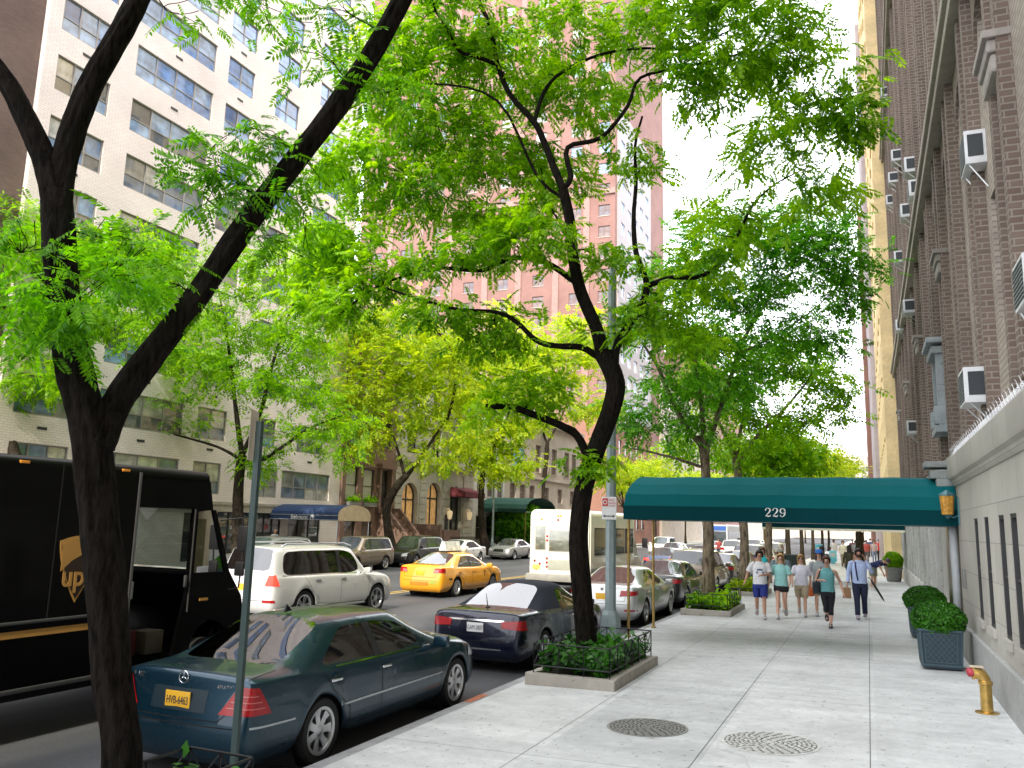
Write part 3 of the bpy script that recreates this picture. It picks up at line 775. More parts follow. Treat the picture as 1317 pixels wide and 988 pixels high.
far_car('sedan', 'white paint', -24.05, 48.0, 'white saloon parked on the far kerb behind the taxi roof board', math.pi, fk)
far_car('sedan', 'silver paint', -24.1, 56.6, 'silver saloon parked alone on the far kerb left of the bus', math.pi, fk)
far_car('suv', 'charcoal paint', -24.1, 63.5, 'charcoal SUV on the far kerb half hidden by the bus', math.pi, fk)
far_car('suv', 'grey paint', -24.05, 29.5, 'grey SUV on the far kerb hidden behind the white one', math.pi, fk)
far_car('sedan', 'dark blue paint', -24.1, 72, 'blue saloon on the far kerb beyond the bus', math.pi, fk)
# --- brown parcel truck standing in the first lane
BRN = M('dark brown truck paint', (.0012, .0010, .0012), .40, var=.3, coat=.07, spec=.12)
GOLD = M('gold vinyl', (.50, .27, .07), .45, var=.08)
RAIL = M('dull aluminium', (.16, .16, .16), .45, metal=.7)
def section_prism(mb, w, z0, z1, y0, y1, r, seg=5):
    pts = [(-w, z0), (w, z0)]
    pts += [(w-r+r*math.cos(a), z1-r+r*math.sin(a)) for a in [math.pi/2*k/seg for k in range(seg+1)]]
    pts += [(-w+r-r*math.sin(a), z1-r+r*math.cos(a)) for a in [math.pi/2*k/seg for k in range(seg+1)]]
    mb.prism([(x, y0, z) for x, z in pts], (0, y1-y0, 0))
truck = thing('delivery_truck', 'dark brown parcel delivery truck with open side door double-parked behind the tree trunk', 'delivery truck', (-9.8, 6.5, ROADZ))
ty = lambda Y: Y-6.5
m = MB(); section_prism(m, 1.1, .55, 3.14, ty(1.6), ty(8.05), .12)
m.build('cargo_body', [BRN], truck, 35)
m = MB()
for sx in (1, -1):
    def pan(pts, dx=.0): m.prism([(sx*1.1, ty(y), z) for y, z in pts], (-sx*.05, 0, 0))
    pan([(8.052, 2.60), (9.03, 2.60), (9.03, 3.0), (8.052, 3.0)])
    pan([(9.03, 2.60), (9.12, 2.57), (9.40, 2.60), (9.30, 3.0), (9.03, 3.0)])
    pan([(9.02, 1.72), (9.12, 1.72), (9.12, 2.57), (9.03, 2.60)])
    pan([(9.40, 2.60), (9.75, 1.72), (9.83, 1.72), (9.46, 2.60)])
    pan([(8.83, .55), (9.12, .55), (9.18, .82), (9.3, .98), (9.5, 1.06), (9.72, 1.0), (9.9, .85), (9.98, .55), (10.2, .55), (10.21, 1.07), (10.12, 1.36), (9.83, 1.72), (9.02, 1.72), (9.02, 1.49)])
    if sx < 0:
        pan([(8.052, .55), (8.83, .55), (9.02, 1.49), (9.02, 1.93), (8.052, 1.93)]); pan([(8.052, 1.93), (8.24, 1.93), (8.2, 2.60), (8.052, 2.60)]); 
section_prism(m, 1.1, 2.99, 3.14, ty(8.05), ty(9.28), .12)
m.prism([(-1.05, ty(9.75), 1.72), (-1.05, ty(10.11), 1.35), (-1.05, ty(10.19), 1.07), (-1.05, ty(10.19), .5), (-1.05, ty(9.75), .5)], (2.1, 0, 0))
m.prism([(-1.04, ty(9.27), 3.1), (-1.04, ty(9.34), 2.95), (-1.04, ty(9.42), 2.7), (-1.04, ty(9.36), 2.7), (-1.04, ty(9.2), 2.99)], (2.08, 0, 0))
m.build('cab', [BRN], truck, 35)
m = MB(); m.quad((-1.0, ty(9.42), 2.70), (1.0, ty(9.42), 2.70), (1.0, ty(9.80), 1.74), (-1.0, ty(9.80), 1.74)); m.build('windscreen', [GLASS], truck)
for sx in (1, -1):
    m = MB(); m.poly([(sx*1.075, ty(y), z) for y, z in ((9.12, 1.72), (9.12, 2.57), (9.40, 2.6), (9.75, 1.72))]); m.build('side_window', [GLASS], truck)
m = MB(); m.box((0, ty(8.9), .62), (2.05, 1.65, .1)); m.box((0, ty(9.55), 1.45), (2.0, .5, .5), bev=.08)
m.box((0, ty(8.10), 1.7), (2.05, .03, 2.3)); m.build('cab_interior', [M('dark cab lining', (.0015, .0015, .0015), .9, spec=.05)], truck, 35)
m = MB(); m.lathe([(.21, 0), (.235, .02), (.235, -.02), (.21, 0)], 20, (-.45, ty(9.2), 1.6), 'Y'); m.box((-.45, ty(9.2), 1.6), (.4, .02, .05)); m.build('steering_wheel', [BLACKP], truck, 35)
m = MB(); m.box((-.45, ty(8.6), 1.15), (.5, .45, .14), bev=.05); m.box((-.45, ty(8.38), 1.55), (.48, .12, .75), bev=.05); m.box((-.45, ty(8.6), .9), (.3, .3, .5)); m.build('seat', [SEATM], truck, 35)
m = MB(); m.box((.55, ty(8.28), .85), (.7, .25, .32)); m.build('tool_box', [M('faded red box', (.08, .01, .008), .6)], truck)
m = MB(); m.box((.86, ty(8.62), .84), (.3, .3, .3), bev=.02); m.build('step_box', [M('beige panel', (.06, .05, .03), .6)], truck, 35)
m = MB(); m.box((-1.02, ty(8.62), 2.1), (.01, .2, .12)); m.build('paper_notice', [M('paper', (.8, .8, .78), .7)], truck)
m = MB(); m.box((1.112, ty(4.82), 1.29), (.03, 6.4, .035), bev=.008); m.box((1.112, ty(4.82), .43+.13), (.03, 6.4, .05), bev=.008); m.build('rub_rail', [RAIL], truck, 35)
m = MB(); m.box((1.104, ty(4.82), 1.165), (.008, 6.4, .075)); m.build('gold_stripe', [GOLD], truck)
m = MB(); m.box((1.11, ty(8.03), 1.85), (.025, .03, 2.4)); m.box((1.115, ty(8.06), 1.55), (.03, .03, .22), bev=.01); m.box((1.105, ty(9.05), 1.9), (.02, .015, 1.4)); m.build('door_rail', [RAIL], truck)
m = MB(); m.box((1.105, ty(9.35), 1.35), (.012, .16, .035)); m.build('side_badge', [GOLD], truck)
m = MB(); m.box((0, ty(10.22), .6), (2.1, .1, .22), bev=.03); m.box((0, ty(1.55), .6), (2.1, .12, .2), bev=.03); m.build('bumper', [BLACKP], truck, 35)
for sx in (1, -1):
    m = MB(); x = sx*1.1
    m.tube([(x, ty(9.55), 2.45), (x+sx*.22, ty(9.78), 2.5), (x+sx*.25, ty(9.8), 2.0), (x+sx*.22, ty(9.8), 1.5), (x-.02*sx, ty(9.85), 1.45)], .013, 6); m.box((x+sx*.24, ty(9.79), 2.2), (.17, .05, .36), bev=.02); m.box((x+sx*.22, ty(9.79), 1.76), (.16, .05, .2), bev=.02)
    m.build('mirror', [BLACKP], truck, 35)
    m = MB(); m.lathe([(0, .05), (.09, .04), (.1, -.02)], 16, (sx*.75, ty(10.19), .95), 'Y'); m.build('headlight', [WHITEL], truck, True)
m = MB(); m.box((0, ty(5.6), .5), (1.5, 7.6, .25)); m.build('chassis', [RIMD], truck)
wt, wr_ = wheel_meshes(.40, .26, 6)
for sx in (1, -1):
    for y in (9.55, 3.6):
        o = link('wheel', wt, truck, (sx*.93, ty(y), .40), (0, 0, 0 if sx > 0 else math.pi)); link('rim', wr_, o)
m = MB()
for y in (2.4, 3.6, 4.8, 6.0, 6.9): m.box((1.102, ty(y), 2.1), (.006, .014, 1.9))
m.build('panel_seam', [SEAM], truck)['kind'] = 'stuff'
for y in (2.2, 4.4, 6.4, 7.8):
    m = MB(); m.box((1.09, ty(y), 3.06), (.03, .12, .035), bev=.008); m.build('marker_lamp', [AMBER], truck, 35)
m = MB(); m.box((1.125, ty(8.95), 1.62), (.03, .04, .16), bev=.01); m.build('door_handle', [RAIL], truck, 35)
# shield emblem
def shield(k=1.0):
    pts = []
    for i in range(9): t = i/8; pts.append((-.28+.56*t, .33+.06*math.sin(math.pi*t)))
    for i in range(1, 9): t = i/8; pts.append((.28-.28*t**2.2, .33-.30*t-.42*t**1.5*1.0))
    pts += [(-a, b) for a, b in pts[:8:-1][1:]][0:0]
    for i in range(7, 0, -1): t = i/8; pts.append((-(.28-.28*t**2.2), .33-.30*t-.42*t**1.5))
    return [(a*k, (b+.05)*k-.05) for a, b in pts]
sh = MB(); sh.cur = 0; sh.prism([(1.10, ty(7.24)+a, 1.85+b) for a, b in shield()], (.006, 0, 0)); sh.cur = 1; sh.prism([(1.105, ty(7.24)+a, 1.85+b) for a, b in shield(.88)], (.004, 0, 0))
so = sh.build('shield_emblem', [GOLD, M('emblem brown', (.03, .014, .006), .4)], truck)
m = MB(); m.cur = 0
m.prism([(1.108, ty(7.24)+a, 1.85+b) for a, b in [(-.24, .29), (-.12, .325), (0, .335), (.12, .325), (.24, .29), (.24, .26), (.1, .20), (-.1, .10), (-.24, -.02)]], (.003, 0, 0)); m.build('emblem_sweep', [GOLD], so)
text('emblem_lettering', 'ups', .34, GOLD, so, (1.1125, ty(7.24), 1.76), (R(90), 0, R(90)), .002, sx=.92, off=.006)
# --- white shuttle bus
BUSW = paint('bus white paint', (.74, .72, .62), 0, .4, .05)
bus = thing('shuttle_bus', 'white shuttle bus seen from behind with grey bumper and dark side windows', 'bus', (-10.45, 29.0, ROADZ), 0)
m = MB(); 
bm_pts = []
section_prism(m, 1.18, .62, 3.08, .12, 6.2, .22)
# rounded rear shell
m.prism([(-1.14, .12, .66), (1.14, .12, .66), (1.14, .12, 2.85), (.98, .12, 3.02), (-.98, .12, 3.02), (-1.14, .12, 2.85)], (0, -.12, 0))
m.build('body', [BUSW], bus, 35)
m = MB(); m.prism([(-1.0, 6.2, .5), (-1.0, 8.1, .5), (-1.0, 8.2, 1.0), (-1.0, 7.5, 1.35), (-1.0, 6.9, 2.2), (-1.0, 6.2, 2.5)], (2.0, 0, 0)); m.build('cab', [BUSW], bus, 35)
BG = paneglass('bus glass', [(.16, .17, .12), (.10, .12, .10)], .6)
def bwin(x0, x1, z0, z1, nm='rear_window', y=-.006):
    m = MB(); m.box(((x0+x1)/2, y, (z0+z1)/2), (x1-x0+.06, .012, z1-z0+.06), bev=.005); f = m.build('window_frame' if 0 else nm, [M('pale rubber', (.45, .44, .36), .6)], bus, 35)
    m = MB(); m.box(((x0+x1)/2, y-.008, (z0+z1)/2), (x1-x0, .008, z1-z0), bev=.003); m.build('pane', [BG], f, 35)
bwin(-.92, -.55, 1.62, 2.45); bwin(-.38, .42, 1.58, 2.3); bwin(.58, .95, 1.62, 2.45)
m = MB(); m.box((0, -.008, 1.08), (.86, .016, .36), bev=.006); m.build('equipment_door', [M('worn pale panel', (.4, .4, .33), .6)], bus, 35)
m = MB(); m.box((0, -.12, .62), (2.42, .26, .26), bev=.05); m.build('bumper', [M('grey bumper', (.32, .31, .27), .6, var=.2)], bus, 35)
for x, z, mt in [(-.47, 2.1, REDL), (-.47, 1.95, REDL), (-.47, 1.3, REDL), (-.47, 1.15, REDL), (-.47, 1.0, REDL), (.5, 2.1, REDL), (.5, 1.3, REDL), (.5, 1.0, REDL), (-.75, 1.1, REDL), (-.95, 1.2, REDL), (.8, 1.1, REDL), (-.05, 2.85, AMBER), (.05, 2.85, AMBER), (-.05, 2.7, REDL), (-.7, 2.72, AMBER), (.75, 2.72, AMBER), (-.88, .9, AMBER), (.9, .9, AMBER)]:
    m = MB(); m.lathe([(0, -.02), (.04, -.016), (.045, 0)], 12, (x, 0, z), 'Y'); m.build('lamp', [mt], bus, True)
m = MB(); m.box((-.88, -.006, .98), (.3, .01, .16)); m.build('yellow_sticker', [M('dull yellow sticker', (.7, .5, .12), .5)], bus)
for sx in (1, -1):
    for k in range(4):
        y0 = .55+k*1.4
        m = MB(); m.box((sx*1.185, y0+.62, 1.95), (.012, 1.28, 1.0), bev=.004); f = m.build('side_window', [BLACKP], bus, 35)
        m = MB(); m.box((sx*1.194, y0+.62, 1.95), (.008, 1.18, .9)); m.build('pane', [GLASSF], f)
    m = MB(); m.box((sx*1.186, 3.1, .95), (.01, 6.0, .08)); m.build('side_stripe', [M('grey stripe', (.3, .3, .3), .5)], bus)
    m = MB(); m.tube([(sx*1.0, 6.9, 1.7), (sx*1.35, 7.1, 1.75)], .02, 6); m.box((sx*1.42, 7.1, 1.85), (.24, .08, .42), bev=.03); m.build('mirror', [BLACKP], bus, 35)
    for y in (1.6, 7.0):
        o = link('wheel', wt, bus, (sx*.98, y, .40), (0, 0, 0 if sx > 0 else math.pi)); link('rim', wr_, o)
m = MB(); m.box((0, 3.3, .5), (1.9, 6.2, .3)); m.build('chassis', [RIMD], bus)
# --- city bus far up the street
CB = M('city bus blue', (.02, .10, .42), .35, coat=.5)
cbus = thing('city_bus', 'blue and pale city bus facing down the street far away above the cars', 'bus', (-14.4, 92, ROADZ), math.pi)
m = MB(); section_prism(m, 1.27, .4, 3.0, -5.5, 5.5, .18); m.build('body', [M('pale bus panel', (.55, .6, .65), .4)], cbus, 35)
m = MB(); m.box((0, 5.51, 2.62), (2.3, .03, .45)); m.build('destination_board', [CB], cbus)
m = MB(); m.box((0, 5.512, 1.72), (2.3, .03, 1.2)); m.build('windscreen', [GLASSF], cbus)
m = MB(); m.box((0, 5.51, .75), (2.4, .04, .5)); m.build('front_panel', [CB], cbus)
for sx in (1, -1):
    for k in range(6):
        m = MB(); m.box((sx*1.275, -4.5+k*1.65, 1.8), (.02, 1.5, 1.0)); m.build('side_window', [GLASSF], cbus)
    for y in (3.6, -3.4):
        o = link('wheel', wt, cbus, (sx*1.12, y, .40), (0, 0, 0 if sx > 0 else math.pi)); link('rim', wr_, o)
# ------------------------------------------------------------ camera, sky, sun
cd = bpy.data.cameras.new('camera'); cam = bpy.data.objects.new('camera', cd); col.objects.link(cam)
cd.sensor_width = 36; cd.lens = F/1317*36; cd.clip_start = .05; cd.clip_end = 3000
cam.matrix_world = Matrix(((XD.x, XD.y, -XD.z, 0), (YD.x, YD.y, -YD.z, 0), (ZD.x, ZD.y, -ZD.z, CAMZ), (0, 0, 0, 1))) if False else Matrix.Identity(4)
rx = Vector((XD.x, YD.x, ZD.x)); uy = Vector((XD.y, YD.y, ZD.y)); fz = Vector((XD.z, YD.z, ZD.z))
cam.matrix_world = Matrix(((rx.x, uy.x, -fz.x, 0), (rx.y, uy.y, -fz.y, 0), (rx.z, uy.z, -fz.z, CAMZ), (0, 0, 0, 1)))
scene.camera = cam
SUN_EL, SUN_A = 41, 8      # light travels up the street, coming slightly from the right
w = bpy.data.worlds.new('World'); scene.world = w; w.use_nodes = True
nt = w.node_tree; bg = nt.nodes['Background']
sk = nt.nodes.new('ShaderNodeTexSky'); sk.sky_type = 'NISHITA'; sk.sun_disc = False
sk.sun_elevation = R(SUN_EL); sk.dust_density = 3.5; sk.air_density = 1.0; sk.ozone_density = 1.0
sd = Vector((math.sin(R(SUN_A))*math.cos(R(SUN_EL)), -math.cos(R(SUN_A))*math.cos(R(SUN_EL)), math.sin(R(SUN_EL))))   # towards the sun
sk.sun_rotation = math.atan2(sd.x, sd.y)
# thin bright cloud veil over the blue
tc = nt.nodes.new('ShaderNodeTexCoord'); n = noise(nt, texco(nt, 'Generated', (1, 1, 2.2)), 1.6, 6, .6)
cl = ramp(nt, n, [(.30, (.22,)*3), (.52, (1, 1, 1))])
veil = mixc(nt, cl, sk.outputs[0], (26.5, 26.8, 28.2))
L(nt, veil, bg.inputs['Color']); bg.inputs['Strength'].default_value = .15
ld = bpy.data.lights.new('sun', 'SUN'); ld.energy = 5.0; ld.angle = R(.53); ld.color = (1, .91, .74)
sun = bpy.data.objects.new('sun', ld); col.objects.link(sun); sun.rotation_euler = sd.to_track_quat('Z', 'Y').to_euler(); sun.location = sd*200
vs = scene.view_settings; vs.view_transform = 'Standard'; vs.look = 'None'; vs.exposure = 0; vs.gamma = 1
cy = scene.cycles; cy.max_bounces = 7; cy.diffuse_bounces = 3; cy.glossy_bounces = 3; cy.transmission_bounces = 4; cy.transparent_max_bounces = 10; cy.use_denoising = True
cy.caustics_reflective = False; cy.caustics_refractive = False; cy.sample_clamp_indirect = 8
# ------------------------------------------------------------ ground, road, pavements
def asphalt():
    m, nt, b = newmat('asphalt'); g = nt.nodes.new('ShaderNodeNewGeometry'); v = g.outputs['Position']
    mp = nt.nodes.new('ShaderNodeMapping'); mp.inputs['Scale'].default_value = (1, .18, 1); L(nt, v, mp.inputs[0])
    a = ramp(nt, noise(nt, mp.outputs[0], .9, 6), [(.3, (.040, .042, .047)), (.7, (.085, .087, .094))])
    b2 = ramp(nt, noise(nt, v, 90, 3), [(.3, (.6,)*3), (.7, (1.35,)*3)])
    L(nt, mixc(nt, 1, a, b2, 'MULTIPLY'), b.inputs['Base Color']); b.inputs['Roughness'].default_value = .8
    bump(nt, noise(nt, v, 120, 3), b, .3, .004); return m
def concrete(name, base, joint=True, jx=1.62, jy=4.05, ox=.0, oy=0.0, stain=1.0):
    m, nt, b = newmat(name); g = nt.nodes.new('ShaderNodeNewGeometry'); v = g.outputs['Position']
    n1 = ramp(nt, noise(nt, v, .8, 7, .6), [(.3, tuple(c*.83 for c in base)), (.7, tuple(c*1.12 for c in base))])
    n2 = ramp(nt, noise(nt, v, 6, 6, .7), [(.3, (.86,)*3), (.7, (1.08,)*3)])
    n3 = ramp(nt, noise(nt, v, 150, 2), [(.3, (.9,)*3), (.7, (1.08,)*3)])
    mp = nt.nodes.new('ShaderNodeMapping'); mp.inputs['Scale'].default_value = (.35, 3, 1); L(nt, v, mp.inputs[0])
    n4 = ramp(nt, noise(nt, mp.outputs[0], 1.2, 4), [(.35, (.90,)*3), (.7, (1.04,)*3)])
    c = mixc(nt, 1, mixc(nt, 1, mixc(nt, 1, n1, n2, 'MULTIPLY'), n3, 'MULTIPLY'), n4, 'MULTIPLY')
    sp_ = ramp(nt, noise(nt, v, 13, 2), [(.665, (1, 1, 1)), (.685, (.60, .59, .58))]); c = mixc(nt, 1, c, sp_, 'MULTIPLY')
    if joint:
        wv = nt.nodes.new('ShaderNodeTexVoronoi'); wv.feature = 'DISTANCE_TO_EDGE'; wv.inputs['Scale'].default_value = .11
        wd = nt.nodes.new('ShaderNodeMix'); wd.data_type = 'VECTOR'; wd.inputs[0].default_value = .10; L(nt, v, wd.inputs[4]); nz = nt.nodes.new('ShaderNodeTexNoise'); nz.inputs['Scale'].default_value = 1.5; nz.inputs['Detail'].default_value = 6; L(nt, v, nz.inputs['Vector'])
        vm = nt.nodes.new('ShaderNodeVectorMath'); vm.operation = 'SCALE'; vm.inputs['Scale'].default_value = 14; L(nt, nz.outputs['Color'], vm.inputs[0]); L(nt, vm.outputs[0], wd.inputs[5]); L(nt, wd.outputs[1], wv.inputs['Vector'])
        ck = ramp(nt, wv.outputs['Distance'], [(.0, (.80, .80, .79)), (.0016, (1, 1, 1))]); c = mixc(nt, 1, c, ck, 'MULTIPLY')
        # slabs differ slightly from one another
        vo = nt.nodes.new('ShaderNodeTexWhiteNoise'); vo.noise_dimensions = '2D'
        mq = nt.nodes.new('ShaderNodeMapping'); mq.inputs['Location'].default_value = (-ox/jx, -oy/jy, 0); mq.inputs['Scale'].default_value = (1/jx, 1/jy, 1); L(nt, v, mq.inputs[0])
        fl = nt.nodes.new('ShaderNodeVectorMath'); fl.operation = 'FLOOR'; L(nt, mq.outputs[0], fl.inputs[0]); L(nt, fl.outputs[0], vo.inputs['Vector'])
        c = mixc(nt, 1, c, ramp(nt, vo.outputs['Value'], [(0, (.88, .885, .88)), (1, (1.07, 1.06, 1.05))]), 'MULTIPLY')
    L(nt, c, b.inputs['Base Color']); b.inputs['Roughness'].default_value = .85
    bump(nt, noise(nt, v, 60, 4), b, .2, .004); return m
ASPH = asphalt(); CONC = concrete('pavement concrete', (.60, .615, .615), ox=-.02, oy=.6); KERB = concrete('kerb stone', (.36, .36, .37), False)
GROOVE = M('pavement joint', (.15, .15, .15), .95)
Y0, Y1 = -60, 420
m = MB(); m.quad((-900, -700, ROADZ-.10), (900, -700, ROADZ-.10), (900, 1500, ROADZ-.10), (-900, 1500, ROADZ-.10)); tag(m.build('ground', [M('city ground', (.2, .2, .2), .9)]), kind='structure')
m = MB()
for i in range(0, 48): m.quad((FCURB-.1, Y0+i*10, ROADZ), (CURB+.1, Y0+i*10, ROADZ), (CURB+.1, Y0+i*10+10, ROADZ), (FCURB-.1, Y0+i*10+10, ROADZ))
tag(m.build('road', [ASPH]), kind='structure')
# near pavement: slabs with real open joints
m = MB(); xs = [CURB+.16, -3.32, -1.66, -.06, 1.62]; xs = [CURB+.18, -3.36, -1.70, -.08, WALL+.3]; g = .0042
ys = [Y0]+[-20.4+4.1*i for i in range(0, 60)]+[Y1]
for i in range(len(ys)-1):
    for j in range(4):
        x0, x1, y0, y1 = xs[j]+g, xs[j+1]-g, ys[i]+g, ys[i+1]-g
        m.quad((x0, y0, gz(x0)), (x1, y0, gz(x1)), (x1, y1, gz(x1)), (x0, y1, gz(x0)))
tag(m.build('pavement', [CONC]), kind='structure')
m = MB(); m.quad((CURB+.05, Y0, gz(CURB+.05)-.012), (WALL+.3, Y0, gz(WALL+.3)-.012), (WALL+.3, Y1, gz(WALL+.3)-.012), (CURB+.05, Y1, gz(CURB+.05)-.012)); tag(m.build('pavement_joint', [GROOVE]), kind='structure')
m = MB()
for i in range(0, 160):
    y = Y0+3*i; m.prism([(CURB, y+.005, ROADZ-.02), (CURB+.175, y+.005, ROADZ-.02), (CURB+.175, y+.005, -.101), (CURB+.02, y+.005, -.106), (CURB, y+.005, -.125)], (0, 2.99, 0))
tag(m.build('kerb', [KERB]), kind='structure')
m = MB(); m.prism([(FCURB, Y0, ROADZ-.02), (FCURB, Y0, -.11), (FWALL-.5, Y0, gz(FWALL-.5)), (FWALL-.5, Y0, ROADZ-.02)], (0, Y1-Y0, 0)); tag(m.build('far_pavement', [concrete('far pavement concrete', (.4, .4, .38))]), kind='structure')
# painted marks on the road
PW = M('worn road paint', (.62, .62, .60), .7, var=.2, nscale=9)
m = MB(); z = ROADZ+.004
for i in range(22): y = -10+9*i; m.quad((-11.95, y, z), (-11.85, y, z), (-11.85, y+3, z), (-11.95, y+3, z))
m.quad((-7.95, 12.3, z), (-7.85, 12.3, z), (-7.85, 17.5, z), (-7.95, 17.5, z))
tag(m.build('lane_marking', [PW]), kind='structure')
YP = M('yellow road paint', (.6, .38, .05), .7, var=.2)
m = MB()
for x in (-15.5, -15.8): m.quad((x, Y0, z), (x+.1, Y0, z), (x+.1, 200, z), (x, 200, z))
tag(m.build('centre_line_marking', [YP]), kind='structure')
m = MB()
for x0, y0, x1, y1 in ((CURB+.03, 10.4, CURB+.15, 10.95),): m.quad((x0, y0, -.1005), (x1, y0, -.0965), (x1, y1, -.0965), (x0, y1, -.1005))
tag(m.build('kerb_marking', [M('orange spray paint', (.50, .17, .09), .8, var=.5, nscale=25)]), kind='structure')
# ------------------------------------------------------------ trees
from mathutils import kdtree
def barkmat(name, c, scale):
    m, nt, b = newmat(name); v = texco(nt, 'Object', (1, 1, .22))
    n = noise(nt, v, scale, 7, .65); n2 = noise(nt, texco(nt), 2.0, 4)
    cc = ramp(nt, n, [(.36, tuple(x*.3 for x in c)), (.52, c), (.75, tuple(x*1.7 for x in c))])
    cc = mixc(nt, 1, cc, ramp(nt, n2, [(.3, (.75, .78, .72)), (.7, (1.15, 1.1, 1.05))]), 'MULTIPLY')
    L(nt, cc, b.inputs['Base Color']); b.inputs['Roughness'].default_value = .95; b.inputs['Specular IOR Level'].default_value = .08
    bump(nt, n, b, .9, .03); return m
BARK = barkmat('dark locust bark', (.0135, .0112, .0095), 30)
BARKM = barkmat('street tree bark', (.045, .037, .030), 22)
BARKL = barkmat('sunlit street bark', (.24, .19, .14), 16)  # paler tone paints sunlight onto trunks that stand in shade
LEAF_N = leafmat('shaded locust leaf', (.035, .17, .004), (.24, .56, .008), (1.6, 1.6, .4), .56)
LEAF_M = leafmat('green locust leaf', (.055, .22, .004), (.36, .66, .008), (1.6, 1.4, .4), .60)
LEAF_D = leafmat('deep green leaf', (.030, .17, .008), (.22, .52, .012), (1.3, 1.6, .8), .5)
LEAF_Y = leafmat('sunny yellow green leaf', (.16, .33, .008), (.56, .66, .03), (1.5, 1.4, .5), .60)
def frond_template(pairs, wid, ll=.30, seed=0):
    """pinnate leaf of unit length along x: two rows of leaflets and one at the tip"""
    V = []; Fq = []; r = random.Random(seed)
    def leaflet(p, d, l, w_):
        d = Vector(d).normalized(); s = Vector((-d.y, d.x, 0)); p = Vector(p)
        n = len(V); tip = p+d*l+Vector((0, 0, -.25*l)); mid = p+d*l*.5+Vector((0, 0, -.05*l))
        V.extend([p, mid+s*w_/2, tip, mid-s*w_/2]); Fq.append((n, n+1, n+2, n+3))
    for k in range(pairs):
        x = .12+.82*k/pairs; sag = -.22*x*x; l = ll*(1-.35*abs(x-.5))*(.85+.3*r.random())
        for sg in (1, -1):
            a = R(62+r.uniform(-12, 12)); leaflet((x, 0, sag), (math.cos(a), sg*math.sin(a), -.15), l, wid*(.85+.3*r.random()))
    leaflet((.9, 0, -.2), (1, r.uniform(-.2, .2), -.3), ll*.8, wid)
    return np.array([tuple(v) for v in V]), np.array(Fq)
TPL = {}
def fronds_mesh(name, O, A, Ls, mat, pairs, wid, ll, seed):
    key = (pairs, wid, ll)
    if key not in TPL: TPL[key] = [frond_template(pairs, wid, ll, s) for s in range(3)]
    rs = np.random.RandomState(seed); O = np.array(O); A = np.array(A); Ls = np.array(Ls)
    A /= np.linalg.norm(A, axis=1, keepdims=True)+1e-9
    up = np.array([0, 0, 1.0])+rs.normal(0, .45, (len(O), 3)); B = np.cross(up, A); B /= np.linalg.norm(B, axis=1, keepdims=True)+1e-9; Cc = np.cross(A, B)
    allV = []; allF = []; n = 0
    for k in range(3):
        T, Q = TPL[key][k]; sel = np.arange(k, len(O), 3)
        if not len(sel): continue
        P = O[sel][:, None, :]+Ls[sel][:, None, None]*(T[None, :, 0, None]*A[sel][:, None, :]+T[None, :, 1, None]*B[sel][:, None, :]+T[None, :, 2, None]*Cc[sel][:, None, :])
        FF = Q[None]+(np.arange(len(sel))*len(T))[:, None, None]+n
        allV.append(P.reshape(-1, 3)); allF.append(FF.reshape(-1, 4)); n += len(sel)*len(T)
    return npmesh(name, np.concatenate(allV), np.concatenate(allF), mat)
def spline(pts, sub=4):
    P = [Vector(p) for p in pts]; out = []
    for i in range(len(P)-1):
        p0, p1, p2, p3 = P[max(i-1, 0)], P[i], P[i+1], P[min(i+2, len(P)-1)]
        for k in range(sub):
            t = k/sub; out.append(.5*((2*p1)+(p2-p0)*t+(2*p0-5*p1+4*p2-p3)*t*t+(3*p1-p0-3*p2+p3)*t*t*t))
    out.append(P[-1]); return out
